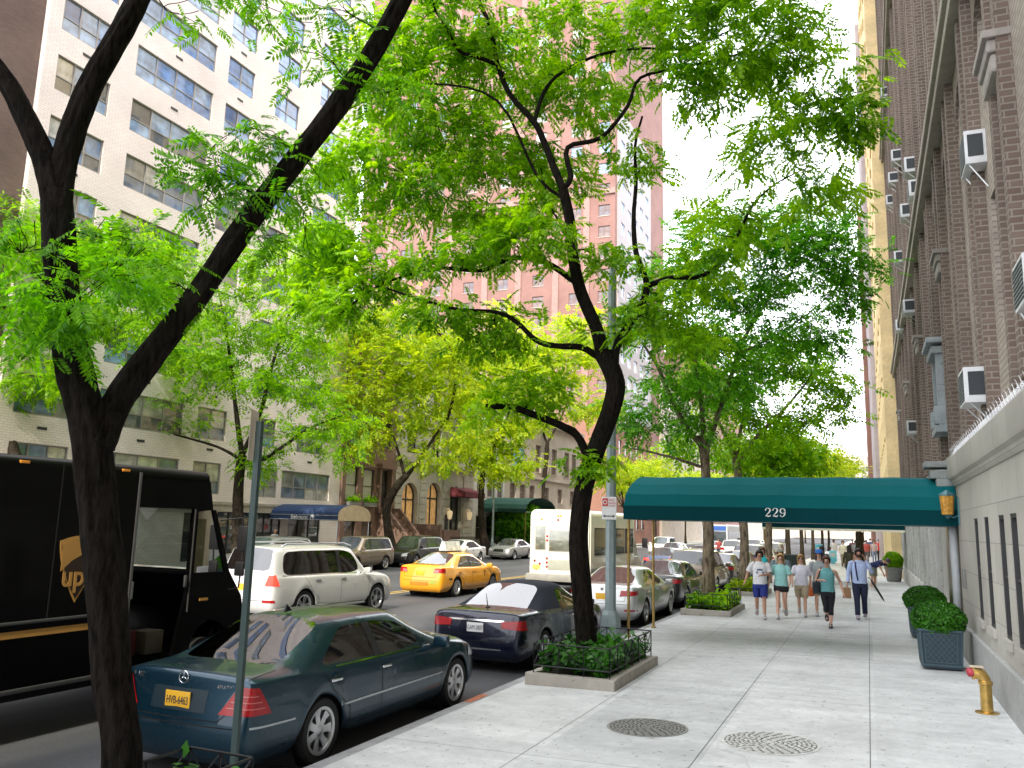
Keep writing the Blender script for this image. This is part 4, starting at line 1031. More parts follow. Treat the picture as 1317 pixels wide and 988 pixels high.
def tree(name, label, limbs, blobs, bark, leaf, frond=.28, pairs=6, wid=.10, ll=.3, per=7, seed=1, group=None, loc=None, sides=9, flat=.62, ridges=0, twig=.018, near=False, cat='tree', spread=.28, droop=.35, bare=0.0):
    """limbs: (points, r0, r1) in the world; blobs: (centre, radius, count) of leafy twigs"""
    rg = random.Random(seed)
    base = Vector(limbs[0][0][0]); base = Vector(loc) if loc else base
    root = thing(name, label, cat, base, 0, group)
    mb = MB(); nodes = []
    for li, (pts, r0, r1) in enumerate(limbs):
        sp = spline(pts, 8 if ridges and r0 > .08 else 4); n = len(sp)
        rad = [r0+(r1-r0)*(i/(n-1)) for i in range(n)]
        if li == 0 and not ridges: rad = [r*(1+.55*max(0, 1-i/3)) for i, r in enumerate(rad)]
        if ridges and r0 > .08:
            ns = 40; m2 = MB(); m2.tube([p-base for p in sp], rad, ns)
            ph = [rg.random()*6.3 for _ in range(9)]
            for i in range(n):
                for k in range(ns):
                    a = 2*math.pi*k/ns; z = i*.55
                    d = .060*math.sin(5*a+ph[0]+.30*z)+.05*math.sin(9*a+ph[1]-.45*z+1.3*math.sin(.6*z))+.035*math.sin(14*a+ph[2]+.8*z)*math.sin(z*.9+ph[3])+.05*math.sin(2*a+ph[4]+.2*z)+.04*(rg.random()-.5)
                    c = Vector(sp[i])-base; v = Vector(m2.v[i*ns+k]); m2.v[i*ns+k] = tuple(c+(v-c)*(1+d*ridges))
            mb.add(m2.v, m2.f)
        else:
            mb.tube([p-base for p in sp], rad, sides if r0 > .03 else 6, wob=.14, rng=rg)
        for p, r in zip(sp[2 if li == 0 else 0:], rad[2 if li == 0 else 0:]):
            if li == 0 and p.z-base.z < 1.6: continue
            nodes.append((p, r))
    O = []; A = []; Ls = []
    for bi, (c, rad, cnt) in enumerate(blobs):
        c = Vector(c)
        kd = kdtree.KDTree(len(nodes))
        for i, (p, r) in enumerate(nodes): kd.insert(p, i)
        kd.balance()
        pts = []
        for _ in range(cnt):
            while True:
                q = Vector((rg.uniform(-1, 1), rg.uniform(-1, 1), rg.uniform(-1, 1)))
                if q.length < 1: break
            pts.append(c+Vector((q.x*rad, q.y*rad, q.z*rad*flat)))
        dn = sorted((kd.find(p)[2], i) for i, p in enumerate(pts)); new = []
        for d, i in dn:
            p = pts[i]; best = kd.find(p); node, nr = nodes[best[1]]; bd = best[2]
            for q, r in new:
                l = (q-p).length
                if l < bd and r > .004: bd, node, nr = l, q, r
            r0 = min(nr*.65, twig*(.6+.25*bd)); r1 = .0035 if near else .005
            dv = p-node; perp = Vector((rg.uniform(-1, 1), rg.uniform(-1, 1), rg.uniform(-.4, 1)))*dv.length*.16
            path = spline([node, node+dv*.35+perp, node+dv*.7+perp*.5+Vector((0, 0, -.03*dv.length)), p], 2)
            mb.tube([q-base for q in path], [r0+(r1-r0)*t/(len(path)-1) for t in range(len(path))], 5 if near else 4, cap=False)
            for t, q in enumerate(path[2:]): new.append((q, r0+(r1-r0)*(t+2)/(len(path)-1)))
            if rg.random() < bare: continue
            for k in range(per):
                t = rg.uniform(.45, 1.0) if k else 1; q = path[min(int(t*(len(path)-1)), len(path)-1)]
                out = Vector((rg.gauss(0, 1), rg.gauss(0, 1), rg.gauss(0, .45)-droop))+(q-c).normalized()*.5+dv.normalized()*.5
                O.append(tuple(q+Vector((rg.gauss(0, spread), rg.gauss(0, spread), rg.gauss(0, spread*.55)))-base)); A.append(tuple(out)); Ls.append(frond*rg.uniform(.6, 1.25))
        nodes += new
    mb.build('trunk', [bark], root, 60)
    if O: link('crown', fronds_mesh('crown', O, A, Ls, leaf, pairs, wid, ll, seed), root)
    return root
def B_(px, py, Y, rpx, n):
    p = at(px, py, Y); c = proj(p)[2]; return (p, rpx*c/F, n)
def Lm(pts, r0, r1): return ([at(*p) for p in pts], r0, r1)
# near tree at the left
KL = .83
t0 = at(150, 985, 4.25); t0b = Vector((t0.x+.03, 4.22, -.1))
limbs = [([t0b, at(157, 985, 4.25), at(145, 870, 4.22), at(136, 745, 4.15), at(123, 630, 4.1), at(114, 550, 4.03), at(99, 490, 3.98), at(88, 430, 3.95), at(78, 340, 3.95), at(72, 250, 3.95)], .148, .132),
    Lm([(74, 275, 3.95), (58, 210, 3.9), (32, 150, 3.8), (5, 100, 3.7), (-60, 20, 3.5), (-140, -90, 3.3)], .11, .07),
    Lm([(72, 275, 3.95), (84, 200, 4.0), (112, 120, 4.1), (150, 52, 4.2), (185, -15, 4.3), (230, -120, 4.4)], .12, .085),
    Lm([(125, 575, 4.06), (150, 520, 4.2), (190, 462, 4.35), (250, 385, 4.6), (318, 287, 4.9), (380, 207, 5.1), (440, 128, 5.3), (492, 45, 5.5), (535, -40, 5.6), (590, -170, 5.8)], .125, .085),
    Lm([(78, 385, 3.95), (55, 380, 3.85), (34, 386, 3.75)], .085, .075)]
blobs = [B_(100, 370, 3.6, 55, 20), B_(40, 410, 3.6, 55, 16), B_(170, 345, 3.9, 50, 14), B_(205, 380, 4.4, 40, 10), B_(20, 300, 3.6, 45, 9), B_(150, 300, 4.3, 40, 9),
    B_(255, 215, 4.7, 42, 15), B_(330, 200, 5.0, 50, 16), B_(300, 265, 4.9, 45, 12), B_(390, 250, 5.4, 45, 11), B_(370, 320, 5.3, 40, 8),
    B_(330, 3, 5.0, 45, 10), B_(430, 20, 5.3, 40, 10), B_(470, 100, 5.5, 30, 6), B_(240, 20, 4.6, 30, 4), B_(395, 70, 5.0, 50, 6),
    B_(100, -200, 4.0, 150, 22), B_(400, -200, 4.5, 170, 26), B_(-150, 200, 3.6, 120, 14), B_(700, -250, 5.5, 160, 20)]  # leaf clumps above the view, added to shade what lies below
limbs = [(p_, a_*KL, b_*KL) for p_, a_, b_ in limbs]
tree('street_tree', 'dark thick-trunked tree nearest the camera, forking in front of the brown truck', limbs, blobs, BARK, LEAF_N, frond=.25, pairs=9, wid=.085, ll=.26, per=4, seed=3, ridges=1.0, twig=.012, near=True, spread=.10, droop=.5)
# the tree in the planted bed by the convertible
b2 = Vector((-4.22, 13.25, -.02))
limbs = [([b2, at(748, 760, 13.25), at(744, 690, 13.25), at(752, 625, 13.25), at(768, 575, 13.2), at(786, 525, 13.2), at(791, 490, 13.2), at(776, 455, 13.2)], .165, .15),
    Lm([(776, 462, 13.2), (768, 425, 13.1), (747, 375, 13.0), (737, 330, 12.9), (733, 285, 12.9), (724, 243, 12.8)], .115, .085),
    Lm([(724, 243, 12.8), (713, 217, 12.8), (700, 183, 12.8), (687, 157, 12.8), (657, 123, 12.7), (640, 83, 12.6), (630, 33, 12.5), (612, -10, 12.4), (600, -80, 12.3)], .07, .03),
    Lm([(724, 243, 12.8), (734, 228, 12.9), (730, 190, 13.1), (773, 177, 13.4), (807, 137, 13.7), (824, 100, 14), (879, 87, 14.3), (950, 70, 14.6)], .055, .018),
    Lm([(687, 157, 12.8), (700, 118, 13.2), (723, 93, 13.4), (773, 70, 13.8), (830, 62, 14.2), (879, 63, 14.5), (960, 30, 15)], .04, .014),
    Lm([(640, 83, 12.6), (610, 72, 12.3), (590, 65, 12.2), (573, 33, 12), (557, 5, 11.9), (550, -60, 11.8)], .04, .015),
    Lm([(790, 470, 13.2), (795, 440, 13.3), (818, 405, 13.5), (832, 368, 13.7), (818, 325, 13.9), (815, 280, 14), (818, 235, 14.1), (817, 187, 14.2), (826, 150, 14.3)], .075, .02),
    Lm([(832, 368, 13.7), (865, 357, 14), (900, 356, 14.3), (930, 335, 14.6), (950, 300, 14.8), (970, 262, 15), (1000, 235, 15.2), (1040, 215, 15.4)], .05, .012),
    Lm([(773, 462, 13.2), (748, 447, 13.0), (715, 445, 12.7), (690, 438, 12.5), (665, 415, 12.3), (640, 402, 12.1), (590, 398, 11.9), (540, 385, 11.7), (495, 370, 11.6)], .06, .016),
    Lm([(742, 365, 13.0), (715, 345, 12.8), (690, 334, 12.6), (655, 333, 12.4), (620, 348, 12.2), (570, 345, 12), (530, 352, 11.8), (480, 372, 11.6), (430, 410, 11.5)], .055, .014),
    Lm([(757, 590, 13.2), (742, 560, 13.1), (720, 547, 12.9), (690, 535, 12.7), (660, 524, 12.5), (625, 523, 12.4)], .075, .05),
    Lm([(724, 255, 12.8), (690, 225, 12.6), (640, 130, 12.2), (560, 108, 12), (500, 118, 11.8), (450, 140, 11.7)], .03, .01),
    Lm([(730, 300, 12.9), (708, 265, 13.2), (690, 200, 13.6), (660, 150, 14)], .02, .008)]
blobs = [B_(520, 130, 12.2, 70, 34), B_(470, 220, 12, 65, 44), B_(410, 330, 11.8, 55, 26), B_(500, 60, 12, 60, 30), B_(545, 250, 12.6, 60, 24), B_(440, 300, 11.8, 50, 20), B_(640, 100, 13.5, 70, 34), B_(715, 50, 14.5, 70, 36), B_(760, 130, 14.2, 60, 30), B_(700, 215, 14, 65, 26), B_(590, 180, 13, 60, 26), B_(640, 260, 13, 60, 20),
    B_(680, 305, 12, 45, 22), B_(600, 325, 12, 55, 18), B_(505, 345, 11.8, 55, 24), B_(430, 390, 11.6, 45, 20), B_(560, 395, 11.8, 45, 14), B_(640, 425, 12.3, 45, 14), B_(860, 30, 14, 80, 44), B_(950, 45, 14.5, 90, 48), B_(1035, 80, 14.8, 80, 38),
    B_(1085, 150, 15, 45, 18), B_(900, 110, 14, 60, 24), B_(1030, 160, 15, 50, 16), B_(820, 210, 14.2, 45, 10), B_(975, 200, 15, 60, 14), B_(940, 290, 15, 50, 18), B_(1050, 250, 15.4, 45, 16), B_(895, 345, 14.3, 45, 16), B_(850, 400, 13.7, 40, 14), B_(790, 330, 13.5, 30, 8),
    B_(690, 500, 12.7, 45, 14), B_(640, 520, 12.4, 30, 8), B_(760, 590, 13.1, 25, 6), B_(560, 30, 12, 60, 22), B_(610, 190, 12.7, 50, 12), B_(580, -60, 12, 120, 26), B_(800, -70, 14, 130, 34), B_(1000, -80, 14, 120, 30), B_(880, 430, 14, 40, 10), B_(790, 420, 13.4, 20, 5)]
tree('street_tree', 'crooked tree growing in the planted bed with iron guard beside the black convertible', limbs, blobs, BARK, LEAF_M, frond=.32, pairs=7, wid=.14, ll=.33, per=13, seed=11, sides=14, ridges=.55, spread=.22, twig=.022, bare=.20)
# row along the near kerb beyond the canopy
def row_tree(px, by, Y, label, limbpx, blobpx, leaf, seed, r=.15, X=-4.35, **kw):
    b = Vector((X, Y, gz(X)))
    limbs = []
    for k, (pts, r0, r1) in enumerate(limbpx):
        l = [at(*p) for p in pts]
        if k == 0: l = [b]+l
        limbs.append((l, r0, r1))
    return tree('street_tree', label, limbs, [B_(q[0], q[1], q[2], q[3], int(q[4]*1.5)) for q in blobpx], BARKL if 'bark' not in kw else kw.pop('bark'), leaf, seed=seed, **kw)
rowg = 'trees along the near kerb beyond the canopy'
row_tree(912, 790, 24.7, 'tree with trunk painted as sunlit in the low planted bed just beyond the canopy',
    [([(911, 700, 24.7), (909, 640, 24.7), (906, 585, 24.7), (900, 560, 24.6)], .17, .13), ([(903, 575, 24.6), (880, 545, 24.2), (862, 510, 23.8), (845, 470, 23.4), (825, 440, 23)], .09, .03), ([(905, 590, 24.6), (918, 550, 24.8), (935, 500, 25), (955, 440, 25), (985, 390, 25), (1020, 350, 25)], .10, .02), ([(905, 575, 24.6), (902, 520, 24.3), (895, 470, 24), (885, 420, 24), (880, 370, 23.8)], .08, .02), ([(950, 455, 25), (1000, 430, 25), (1050, 395, 25.2), (1085, 360, 25.2)], .04, .01), ([(900, 600, 24.6), (870, 590, 24), (830, 580, 23.5), (800, 575, 23)], .05, .015)],
    [(880, 360, 24, 50, 34), (840, 420, 23.4, 45, 30), (910, 430, 24, 45, 30), (960, 380, 25, 50, 36), (1010, 340, 25, 50, 36), (1070, 330, 25.2, 45, 32), (1045, 280, 25, 45, 24), (1085, 390, 25.2, 30, 16), (1010, 430, 25, 45, 28), (1060, 440, 25.2, 30, 14), (870, 490, 24, 40, 24), (950, 490, 25, 40, 22), (830, 540, 23.4, 35, 18), (890, 540, 24.4, 30, 14), (920, 300, 24.6, 50, 26), (980, 290, 25, 45, 22), (1100, 350, 25, 25, 10)], LEAF_D, 21, frond=.42, pairs=5, wid=.15, ll=.34, per=7, spread=.34, group=rowg)
row_tree(958, 760, 32.4, 'second tree of the row beyond the canopy, leaning limbs over the pavement',
    [([(957, 690, 32.4), (952, 640, 32.4), (948, 600, 32.3), (945, 585, 32.3)], .17, .14), ([(948, 595, 32.3), (975, 560, 32.5), (1005, 530, 32.7), (1035, 495, 33), (1050, 470, 33)], .09, .02), ([(946, 590, 32.3), (930, 555, 32), (915, 520, 31.8), (905, 480, 31.5)], .09, .02), ([(947, 590, 32.3), (955, 540, 32.5), (970, 490, 32.6), (985, 450, 32.6)], .08, .02), ([(1000, 535, 32.7), (1040, 545, 33), (1075, 535, 33.2)], .03, .01)],
    [(910, 490, 31.6, 35, 24), (950, 520, 32.3, 35, 26), (990, 470, 32.6, 40, 26), (1040, 480, 33, 35, 22), (1000, 540, 32.6, 30, 18), (1060, 530, 33.2, 30, 14), (930, 450, 32, 40, 22), (960, 570, 32.2, 30, 14), (1080, 500, 33, 18, 8), (890, 570, 31.8, 30, 14)], LEAF_M, 22, frond=.5, pairs=4, wid=.18, ll=.36, per=7, spread=.38, group=rowg)
row_tree(990, 740, 40, 'third tree of the row beyond the canopy, thinner and upright',
    [([(989, 680, 40), (985, 640, 40), (984, 615, 40)], .16, .14), ([(984, 618, 40), (1000, 590, 40.3), (1020, 560, 40.5), (1040, 540, 40.8)], .08, .02), ([(984, 615, 40), (972, 585, 39.7), (965, 560, 39.5)], .08, .02)],
    [(975, 575, 39.8, 30, 20), (1010, 570, 40.3, 30, 20), (1035, 590, 40.6, 25, 14), (990, 600, 40, 25, 12), (940, 590, 39.5, 25, 12)], LEAF_M, 23, frond=.55, pairs=3, wid=.24, ll=.42, per=8, spread=.42, group=rowg)
def plain_tree(X, Y, H, cr, label, leaf, seed, group, n=90, frond=.6, bark=BARKM, lean=0, rt=.15, pairs=3, base=None, ch=.62):
    rg = random.Random(seed); b = Vector((X, Y, gz(X)))
    top = b+Vector((lean, rg.uniform(-.3, .3), H*.42)); limbs = [([b, b+Vector((lean*.3, 0, H*.2)), top], rt, rt*.8)]
    bl = []
    for k in range(7):
        a = k*2*math.pi/7+rg.uniform(-.3, .3); e = Vector((math.cos(a)*cr*.6, math.sin(a)*cr*.6, H*(.25+.22*rg.random())))
        limbs.append(([top-Vector((0, 0, .15)), top+e*.45+Vector((0, 0, .2)), top+e], rt*.5, .02)); bl.append((top+e, cr*.55, n//8))
    bl.append((top+Vector((0, 0, H*.35)), cr*.6, n//6))
    return tree('street_tree', label, limbs, bl, bark, leaf, frond=frond, pairs=pairs, wid=.26, ll=.42, per=8, seed=seed, group=group, spread=.4, flat=ch)
fr = 'trees far along the near kerb'
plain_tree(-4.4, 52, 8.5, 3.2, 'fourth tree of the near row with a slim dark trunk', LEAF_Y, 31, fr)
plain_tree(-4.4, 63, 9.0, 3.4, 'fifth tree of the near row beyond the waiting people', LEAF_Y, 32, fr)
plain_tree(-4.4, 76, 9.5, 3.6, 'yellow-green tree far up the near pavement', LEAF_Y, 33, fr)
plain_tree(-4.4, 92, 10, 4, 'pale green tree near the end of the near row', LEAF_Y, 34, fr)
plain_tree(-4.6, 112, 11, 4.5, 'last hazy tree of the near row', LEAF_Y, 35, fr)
plain_tree(-.6, 62, 5.5, 1.2, 'small dark tree close to the right-hand buildings', LEAF_D, 36, None, n=40, rt=.3)
# far kerb
fg = 'trees along the far kerb'
for k, x in enumerate((-21, -17, -12.5, -8, -1)):
    plain_tree(x, 190+6*(k % 2), 12, 5.5, ['hazy distant tree left of the far crossing', 'second hazy distant tree from the left at the street end', 'hazy distant tree in the middle of the street end', 'hazy distant tree right of the middle at the street end', 'hazy distant tree at the end of the right pavement'][k], LEAF_Y, 70+k, 'distant trees closing the street', n=60, frond=1.6)
def far_tree(Y, label, limbpx, blobpx, leaf, seed, X=-26.3, r0=.2, **kw):
    b = Vector((X, Y, gz(X)))
    limbs = []
    for k, (pts, a, c) in enumerate(limbpx):
        l = [at(*p) for p in pts]
        limbs.append(([b]+l if k == 0 else l, a, c))
    return tree('street_tree', label, limbs, [B_(q[0], q[1], q[2], q[3]*1.1, int(q[4]*1.5)) for q in blobpx], BARKM, leaf, seed=seed, group=fg, **kw)
far_tree(30.3, 'tree with a straight dark trunk in front of the white brick building',
    [([(306, 640, 30.3), (309, 600, 30.3), (312, 585, 30.3)], .26, .2), ([(312, 590, 30.3), (305, 540, 30.2), (298, 480, 30), (290, 420, 30), (280, 370, 29.8)], .14, .03), ([(314, 595, 30.3), (340, 590, 30.5), (370, 570, 30.7), (400, 550, 31), (440, 535, 31.3)], .12, .03), ([(308, 590, 30.3), (280, 575, 30), (240, 563, 29.6), (210, 555, 29.3), (180, 545, 29)], .08, .02), ([(312, 585, 30.3), (335, 530, 30.3), (350, 470, 30.3), (370, 410, 30.2), (390, 360, 30)], .12, .03)],
    [(290, 440, 30, 55, 34), (340, 400, 30, 55, 34), (400, 440, 30.3, 50, 30), (260, 480, 29.6, 45, 24), (330, 480, 30, 50, 28), (390, 500, 30.6, 45, 24), (220, 530, 29.3, 40, 18), (430, 540, 31, 40, 20), (350, 560, 30.5, 40, 14), (300, 350, 29.8, 50, 24), (370, 340, 30, 50, 28), (240, 420, 29.6, 40, 18), (180, 545, 29, 30, 10), (330, 600, 30.4, 20, 8), (420, 380, 30, 45, 24), (430, 580, 31.2, 25, 8)], LEAF_M, 41, frond=.5, pairs=4, wid=.17, ll=.36, per=8, spread=.40)
far_tree(21.5, 'bright green tree at the left edge behind the truck',
    [([(10, 560, 21.5), (20, 500, 21.5), (30, 440, 21.5)], .24, .18), ([(30, 445, 21.5), (70, 380, 21.5), (130, 330, 21.8), (190, 310, 22)], .1, .03), ([(30, 440, 21.5), (10, 370, 21.3), (-10, 300, 21)], .1, .03), ([(28, 460, 21.5), (60, 440, 21.6), (120, 420, 22), (180, 410, 22.3)], .08, .02)],
    [(20, 290, 21.2, 55, 46), (60, 320, 21.4, 50, 38), (110, 330, 21.7, 45, 34), (175, 320, 22, 45, 34), (20, 390, 21.3, 55, 34), (100, 410, 21.8, 50, 28), (170, 400, 22.2, 45, 24), (30, 480, 21.5, 50, 24), (80, 490, 21.7, 40, 16), (215, 345, 22.3, 30, 16), (-40, 400, 21, 60, 26), (200, 450, 22.4, 35, 12)], LEAF_M, 42, frond=.5, pairs=5, wid=.15, ll=.36, per=8, spread=.36)
far_tree(43.8, 'leaning dark trunk with a sunny crown in front of the brown townhouse',
    [([(497, 660, 43.8), (508, 630, 43.8), (522, 612, 43.8)], .27, .22), ([(522, 614, 43.8), (540, 590, 44), (560, 560, 44.3), (580, 530, 44.6)], .16, .04), ([(521, 615, 43.8), (512, 580, 43.5), (500, 550, 43.2), (480, 520, 43)], .12, .03), ([(575, 540, 44.6), (585, 500, 44.6), (580, 450, 44.5), (555, 420, 44.2), (530, 405, 44)], .1, .03)],
    [(480, 500, 43, 45, 34), (440, 470, 42.6, 45, 30), (530, 470, 43.8, 50, 34), (580, 500, 44.5, 45, 30), (560, 440, 44.3, 50, 30), (500, 430, 43.5, 50, 28), (450, 420, 43, 45, 24), (530, 540, 43.8, 35, 22), (470, 560, 43, 35, 18), (600, 440, 44.6, 40, 20), (590, 560, 44.6, 30, 14), (510, 390, 43.8, 40, 16), (430, 520, 42.6, 30, 12), (555, 590, 44.2, 25, 10)], LEAF_Y, 43, frond=.62, pairs=4, wid=.2, ll=.38, per=8, spread=.5)
far_tree(57, 'upright tree by the townhouse with arched windows',
    [([(619, 660, 57), (620, 620, 57), (622, 600, 57)], .27, .2), ([(622, 602, 57), (615, 560, 57), (605, 520, 56.6), (600, 480, 56.4)], .14, .03), ([(622, 600, 57), (640, 565, 57.3), (655, 530, 57.6), (665, 500, 57.8)], .12, .03)],
    [(610, 520, 56.7, 35, 26), (650, 560, 57.4, 35, 26), (600, 575, 56.7, 28, 20), (640, 500, 57.3, 40, 26), (680, 540, 57.8, 28, 16), (630, 600, 57, 25, 16), (670, 600, 57.6, 22, 10), (600, 460, 56.5, 40, 22), (650, 460, 57.4, 40, 22)], LEAF_Y, 44, frond=.7, pairs=4, wid=.22, ll=.40, per=8, spread=.55)
far_tree(78, 'tall sunny tree behind the shuttle bus',
    [([(700, 650, 78), (702, 600, 78), (704, 570, 78)], .28, .2), ([(704, 572, 78), (690, 530, 77.6), (680, 490, 77.4)], .14, .03), ([(704, 570, 78), (725, 530, 78.3), (740, 480, 78.6)], .12, .03)],
    [(690, 500, 77.5, 35, 30), (730, 470, 78.3, 38, 30), (760, 520, 78.6, 30, 20), (700, 440, 77.8, 35, 24), (670, 460, 77.3, 30, 18), (750, 420, 78.4, 35, 22), (650, 410, 77.2, 30, 14)], LEAF_Y, 45, frond=.8, pairs=3, wid=.28, ll=.45, per=9, spread=.7)
for k, (Y, h) in enumerate(((96, 11), (112, 12), (132, 12), (155, 13))):
    plain_tree(-26.5, Y, h, 4.6, ['pale tree behind the white bus roof', 'pale tree beyond the crossing on the far side', 'distant tree on the far kerb', 'most distant tree on the far kerb'][k], LEAF_Y, 50+k, fg, frond=.8)
# ------------------------------------------------------------ buildings (local x along the street front, -y out of the wall, z up)
WB = brick('white glazed brick', (.85, .755, .71), (.90, .815, .775), (.67, .585, .55), .30, .10, .6, .16)
BB = brick('brown brick', (.20, .13, .105), (.16, .105, .085), (.14, .11, .10), .22, .075, .9, .3)
PB = brick('pink brick', (.31, .165, .145), (.275, .145, .125), (.29, .185, .165), .3, .1, .9, .2)
RB = brick('red brick', (.40, .17, .11), (.34, .14, .10), (.3, .22, .18), .24, .08, .9, .2)
GB = brick('grey brown brick', (.47, .40, .335), (.38, .32, .27), (.29, .25, .21), .24, .085, .92, .35, .014, .9)
DBK = brick('dark plum brick', (.15, .108, .085), (.20, .15, .12), (.29, .25, .21), .23, .085, .9, .3, .012, .9)
BS = concrete('brownstone', (.25, .155, .125), False); LS = concrete('limestone', (.52, .49, .43), False); TAN = concrete('tan stone', (.52, .45, .38), False)
LSN = brick('grey limestone', (.40, .38, .335), (.46, .44, .39), (.27, .26, .23), 1.15, .54, .85, .28, .007, .35); WST = concrete('white stucco', (.66, .65, .62), False); YEL = concrete('sunlit cream brick', (.88, .68, .36), False); LAV = concrete('lavender stone', (.52, .46, .48), False)  # YEL carries a sunlit look in its base colour
FRM = M('grey window frame', (.30, .28, .26), .5, metal=.2); FRMW = M('white window frame', (.62, .62, .6), .5); FRMD = M('dark window frame', (.03, .03, .032), .5)
PANE = paneglass('apartment panes', [(.10, .12, .14), (.40, .40, .36), (.05, .07, .09), (.22, .36, .55), (.24, .25, .23), (.10, .15, .22), (.52, .51, .46), (.16, .26, .42)], .35)
PANEB = paneglass('painted sky panes', [(.08, .22, .55), (.16, .34, .66), (.04, .12, .32), (.26, .40, .62), (.13, .28, .60)], .3)  # blue tints paint in the sky's reflection
PANED = paneglass('dark panes', [(.015, .02, .025), (.03, .035, .04), (.05, .05, .045)], .6)
WARM = M('warm lit room', (.75, .42, .16), .5, emit=.25, var=.4, nscale=3)
CURT = M('pale curtain', (.55, .56, .50), .8, var=.2, nscale=9)
def wall(mb, W, H, ops, depth=.2, u0=0.0, v0=0.0, y=0.0):
    """wall sheet in the plane y with open window holes and their reveals"""
    us = sorted({u0, W}|{round(o[0], 3) for o in ops}|{round(o[1], 3) for o in ops}); vs_ = sorted({v0, H}|{round(o[2], 3) for o in ops}|{round(o[3], 3) for o in ops})
    R_ = [(round(o[0], 3), round(o[1], 3), round(o[2], 3), round(o[3], 3)) for o in ops]
    for j in range(len(vs_)-1):
        run = None
        for i in range(len(us)-1):
            cu, cv = (us[i]+us[i+1])/2, (vs_[j]+vs_[j+1])/2
            hole = any(a < cu < b and c < cv < d for a, b, c, d in R_)
            if not hole:
                if run is None: run = us[i]
            if (hole or i == len(us)-2) and run is not None:
                e = us[i] if hole else us[i+1]; mb.quad((run, y, vs_[j]), (e, y, vs_[j]), (e, y, vs_[j+1]), (run, y, vs_[j+1])); run = None
    for a, b, c, d in R_:
        mb.quad((a, y, c), (a, y+depth, c), (a, y+depth, d), (a, y, d)); mb.quad((b, y, c), (b, y, d), (b, y+depth, d), (b, y+depth, c))
        mb.quad((a, y, c), (b, y, c), (b, y+depth, c), (a, y+depth, c)); mb.quad((a, y, d), (a, y+depth, d), (b, y+depth, d), (b, y, d))
WCACHE = {}
def window_meshes(w, h, n, rail, fw, frm, pane):
    k = (round(w, 2), round(h, 2), n, rail, fw, frm.name, pane.name)
    if k not in WCACHE:
        m = MB(); f = fw
        m.box((w/2, 0, f/2), (w, .07, f)); m.box((w/2, 0, h-f/2), (w, .07, f)); m.box((f/2, 0, h/2), (f, .07, h-2*f)); m.box((w-f/2, 0, h/2), (f, .07, h-2*f))
        for i in range(1, n): m.box((w*i/n, -.004, h/2), (f*.9, .066, h-2*f))
        if rail:
            for i in range(n): m.box((w*(i+.5)/n, .008, h*rail), (w/n-f, .05, f*.8))
        p = MB(); p.quad((f*.5, .015, f*.5), (w-f*.5, .015, f*.5), (w-f*.5, .015, h-f*.5), (f*.5, .015, h-f*.5))
        p2 = MB()
        for i in range(n):
            a, b = w*i/n, w*(i+1)/n
            for c, d in (((0, rail*h), (rail*h, h)) if rail else ((0, h),)): p2.quad((a+.01, .014+.001*(i % 2), c+.01), (b-.01, .014+.001*(i % 2), c+.01), (b-.01, .014+.001*(i % 2), d-.01), (a+.01, .014+.001*(i % 2), d-.01))
        WCACHE[k] = (m.mesh('window', [frm]), p2.mesh('pane', [pane]))
    return WCACHE[k]
def put_window(root, a, b, c, d, n=2, rail=.5, fw=.06, frm=None, pane=None, depth=.14, y=0):
    wm, pm = window_meshes(b-a, d-c, n, rail, fw, frm or FRM, pane or PANE)
    o = link('window', wm, root, (a, y+depth, c)); link('pane', pm, o)
    return o
def sills(mb, ops, y=0, h=.08, out=.06):
    for a, b, c, d in [o[:4] for o in ops]: mb.box(((a+b)/2, y-out/2+.03, c-h/2-.002), (b-a+.16, out+.06, h))
def shell(mb, W, H, D, parapet=.0):
    mb.quad((0, 0, 0), (0, D, 0), (0, D, H), (0, 0, H)); mb.quad((W, 0, 0), (W, 0, H), (W, D, H), (W, D, 0)); mb.quad((0, D, 0), (W, D, 0), (W, D, H), (0, D, H)); mb.quad((0, 0, H), (W, 0, H), (W, D, H), (0, D, H))
def in_view(root_m, a, c, mx=160):
    p = proj(root_m @ Vector((a, 0, c))); return p[2] > 0 and -mx < p[0] < 1317+mx and -mx < p[1] < 988+mx
def building(name, label, cat, loc, rz, W, H, D, mat, ops, styles, depth=.2, sillm=None, group=None):
    """ops: (u0,u1,v0,v1,style key)"""
    root = thing(name, label, cat, loc, rz, group); mw = Matrix.Translation(Vector(loc)) @ Matrix.Rotation(rz, 4, 'Z')
    ops = [o for o in ops if in_view(mw, (o[0]+o[1])/2, (o[2]+o[3])/2)]
    m = MB(); wall(m, W, H, ops, depth); shell(m, W, H, D); m.build('wall', [mat], root)
    if sillm:
        for o in ops[:100]:
            m = MB(); sills(m, [o]); m.build('sill', [sillm], root)
    for o in ops[:100]:
        put_window(root, *o[:4], depth=depth*.6, **styles[o[4]])
    if len(ops) > 100:
        m = MB(); m2 = MB()
        for o in ops[100:]:
            st = styles[o[4]]; a, b, c, d = o[:4]; y = depth*.6
            for x in [a+.03, b-.03]+[a+(b-a)*i/st.get('n', 2) for i in range(1, st.get('n', 2))]: m.box((x, y, (c+d)/2), (.06, .06, d-c))
            for z in (c+.03, (c+d)/2, d-.03): m.box(((a+b)/2, y-.002, z), (b-a-.12, .05, .06))
            m2.quad((a, y+.014, c), (b, y+.014, c), (b, y+.014, d), (a, y+.014, d))
        o = m.build('upper_window', [FRM], root); o['kind'] = 'stuff'; m2.build('upper_pane', [PANE], o)
    return root, mw
LEFT = R(90); RIGHT = R(-90)
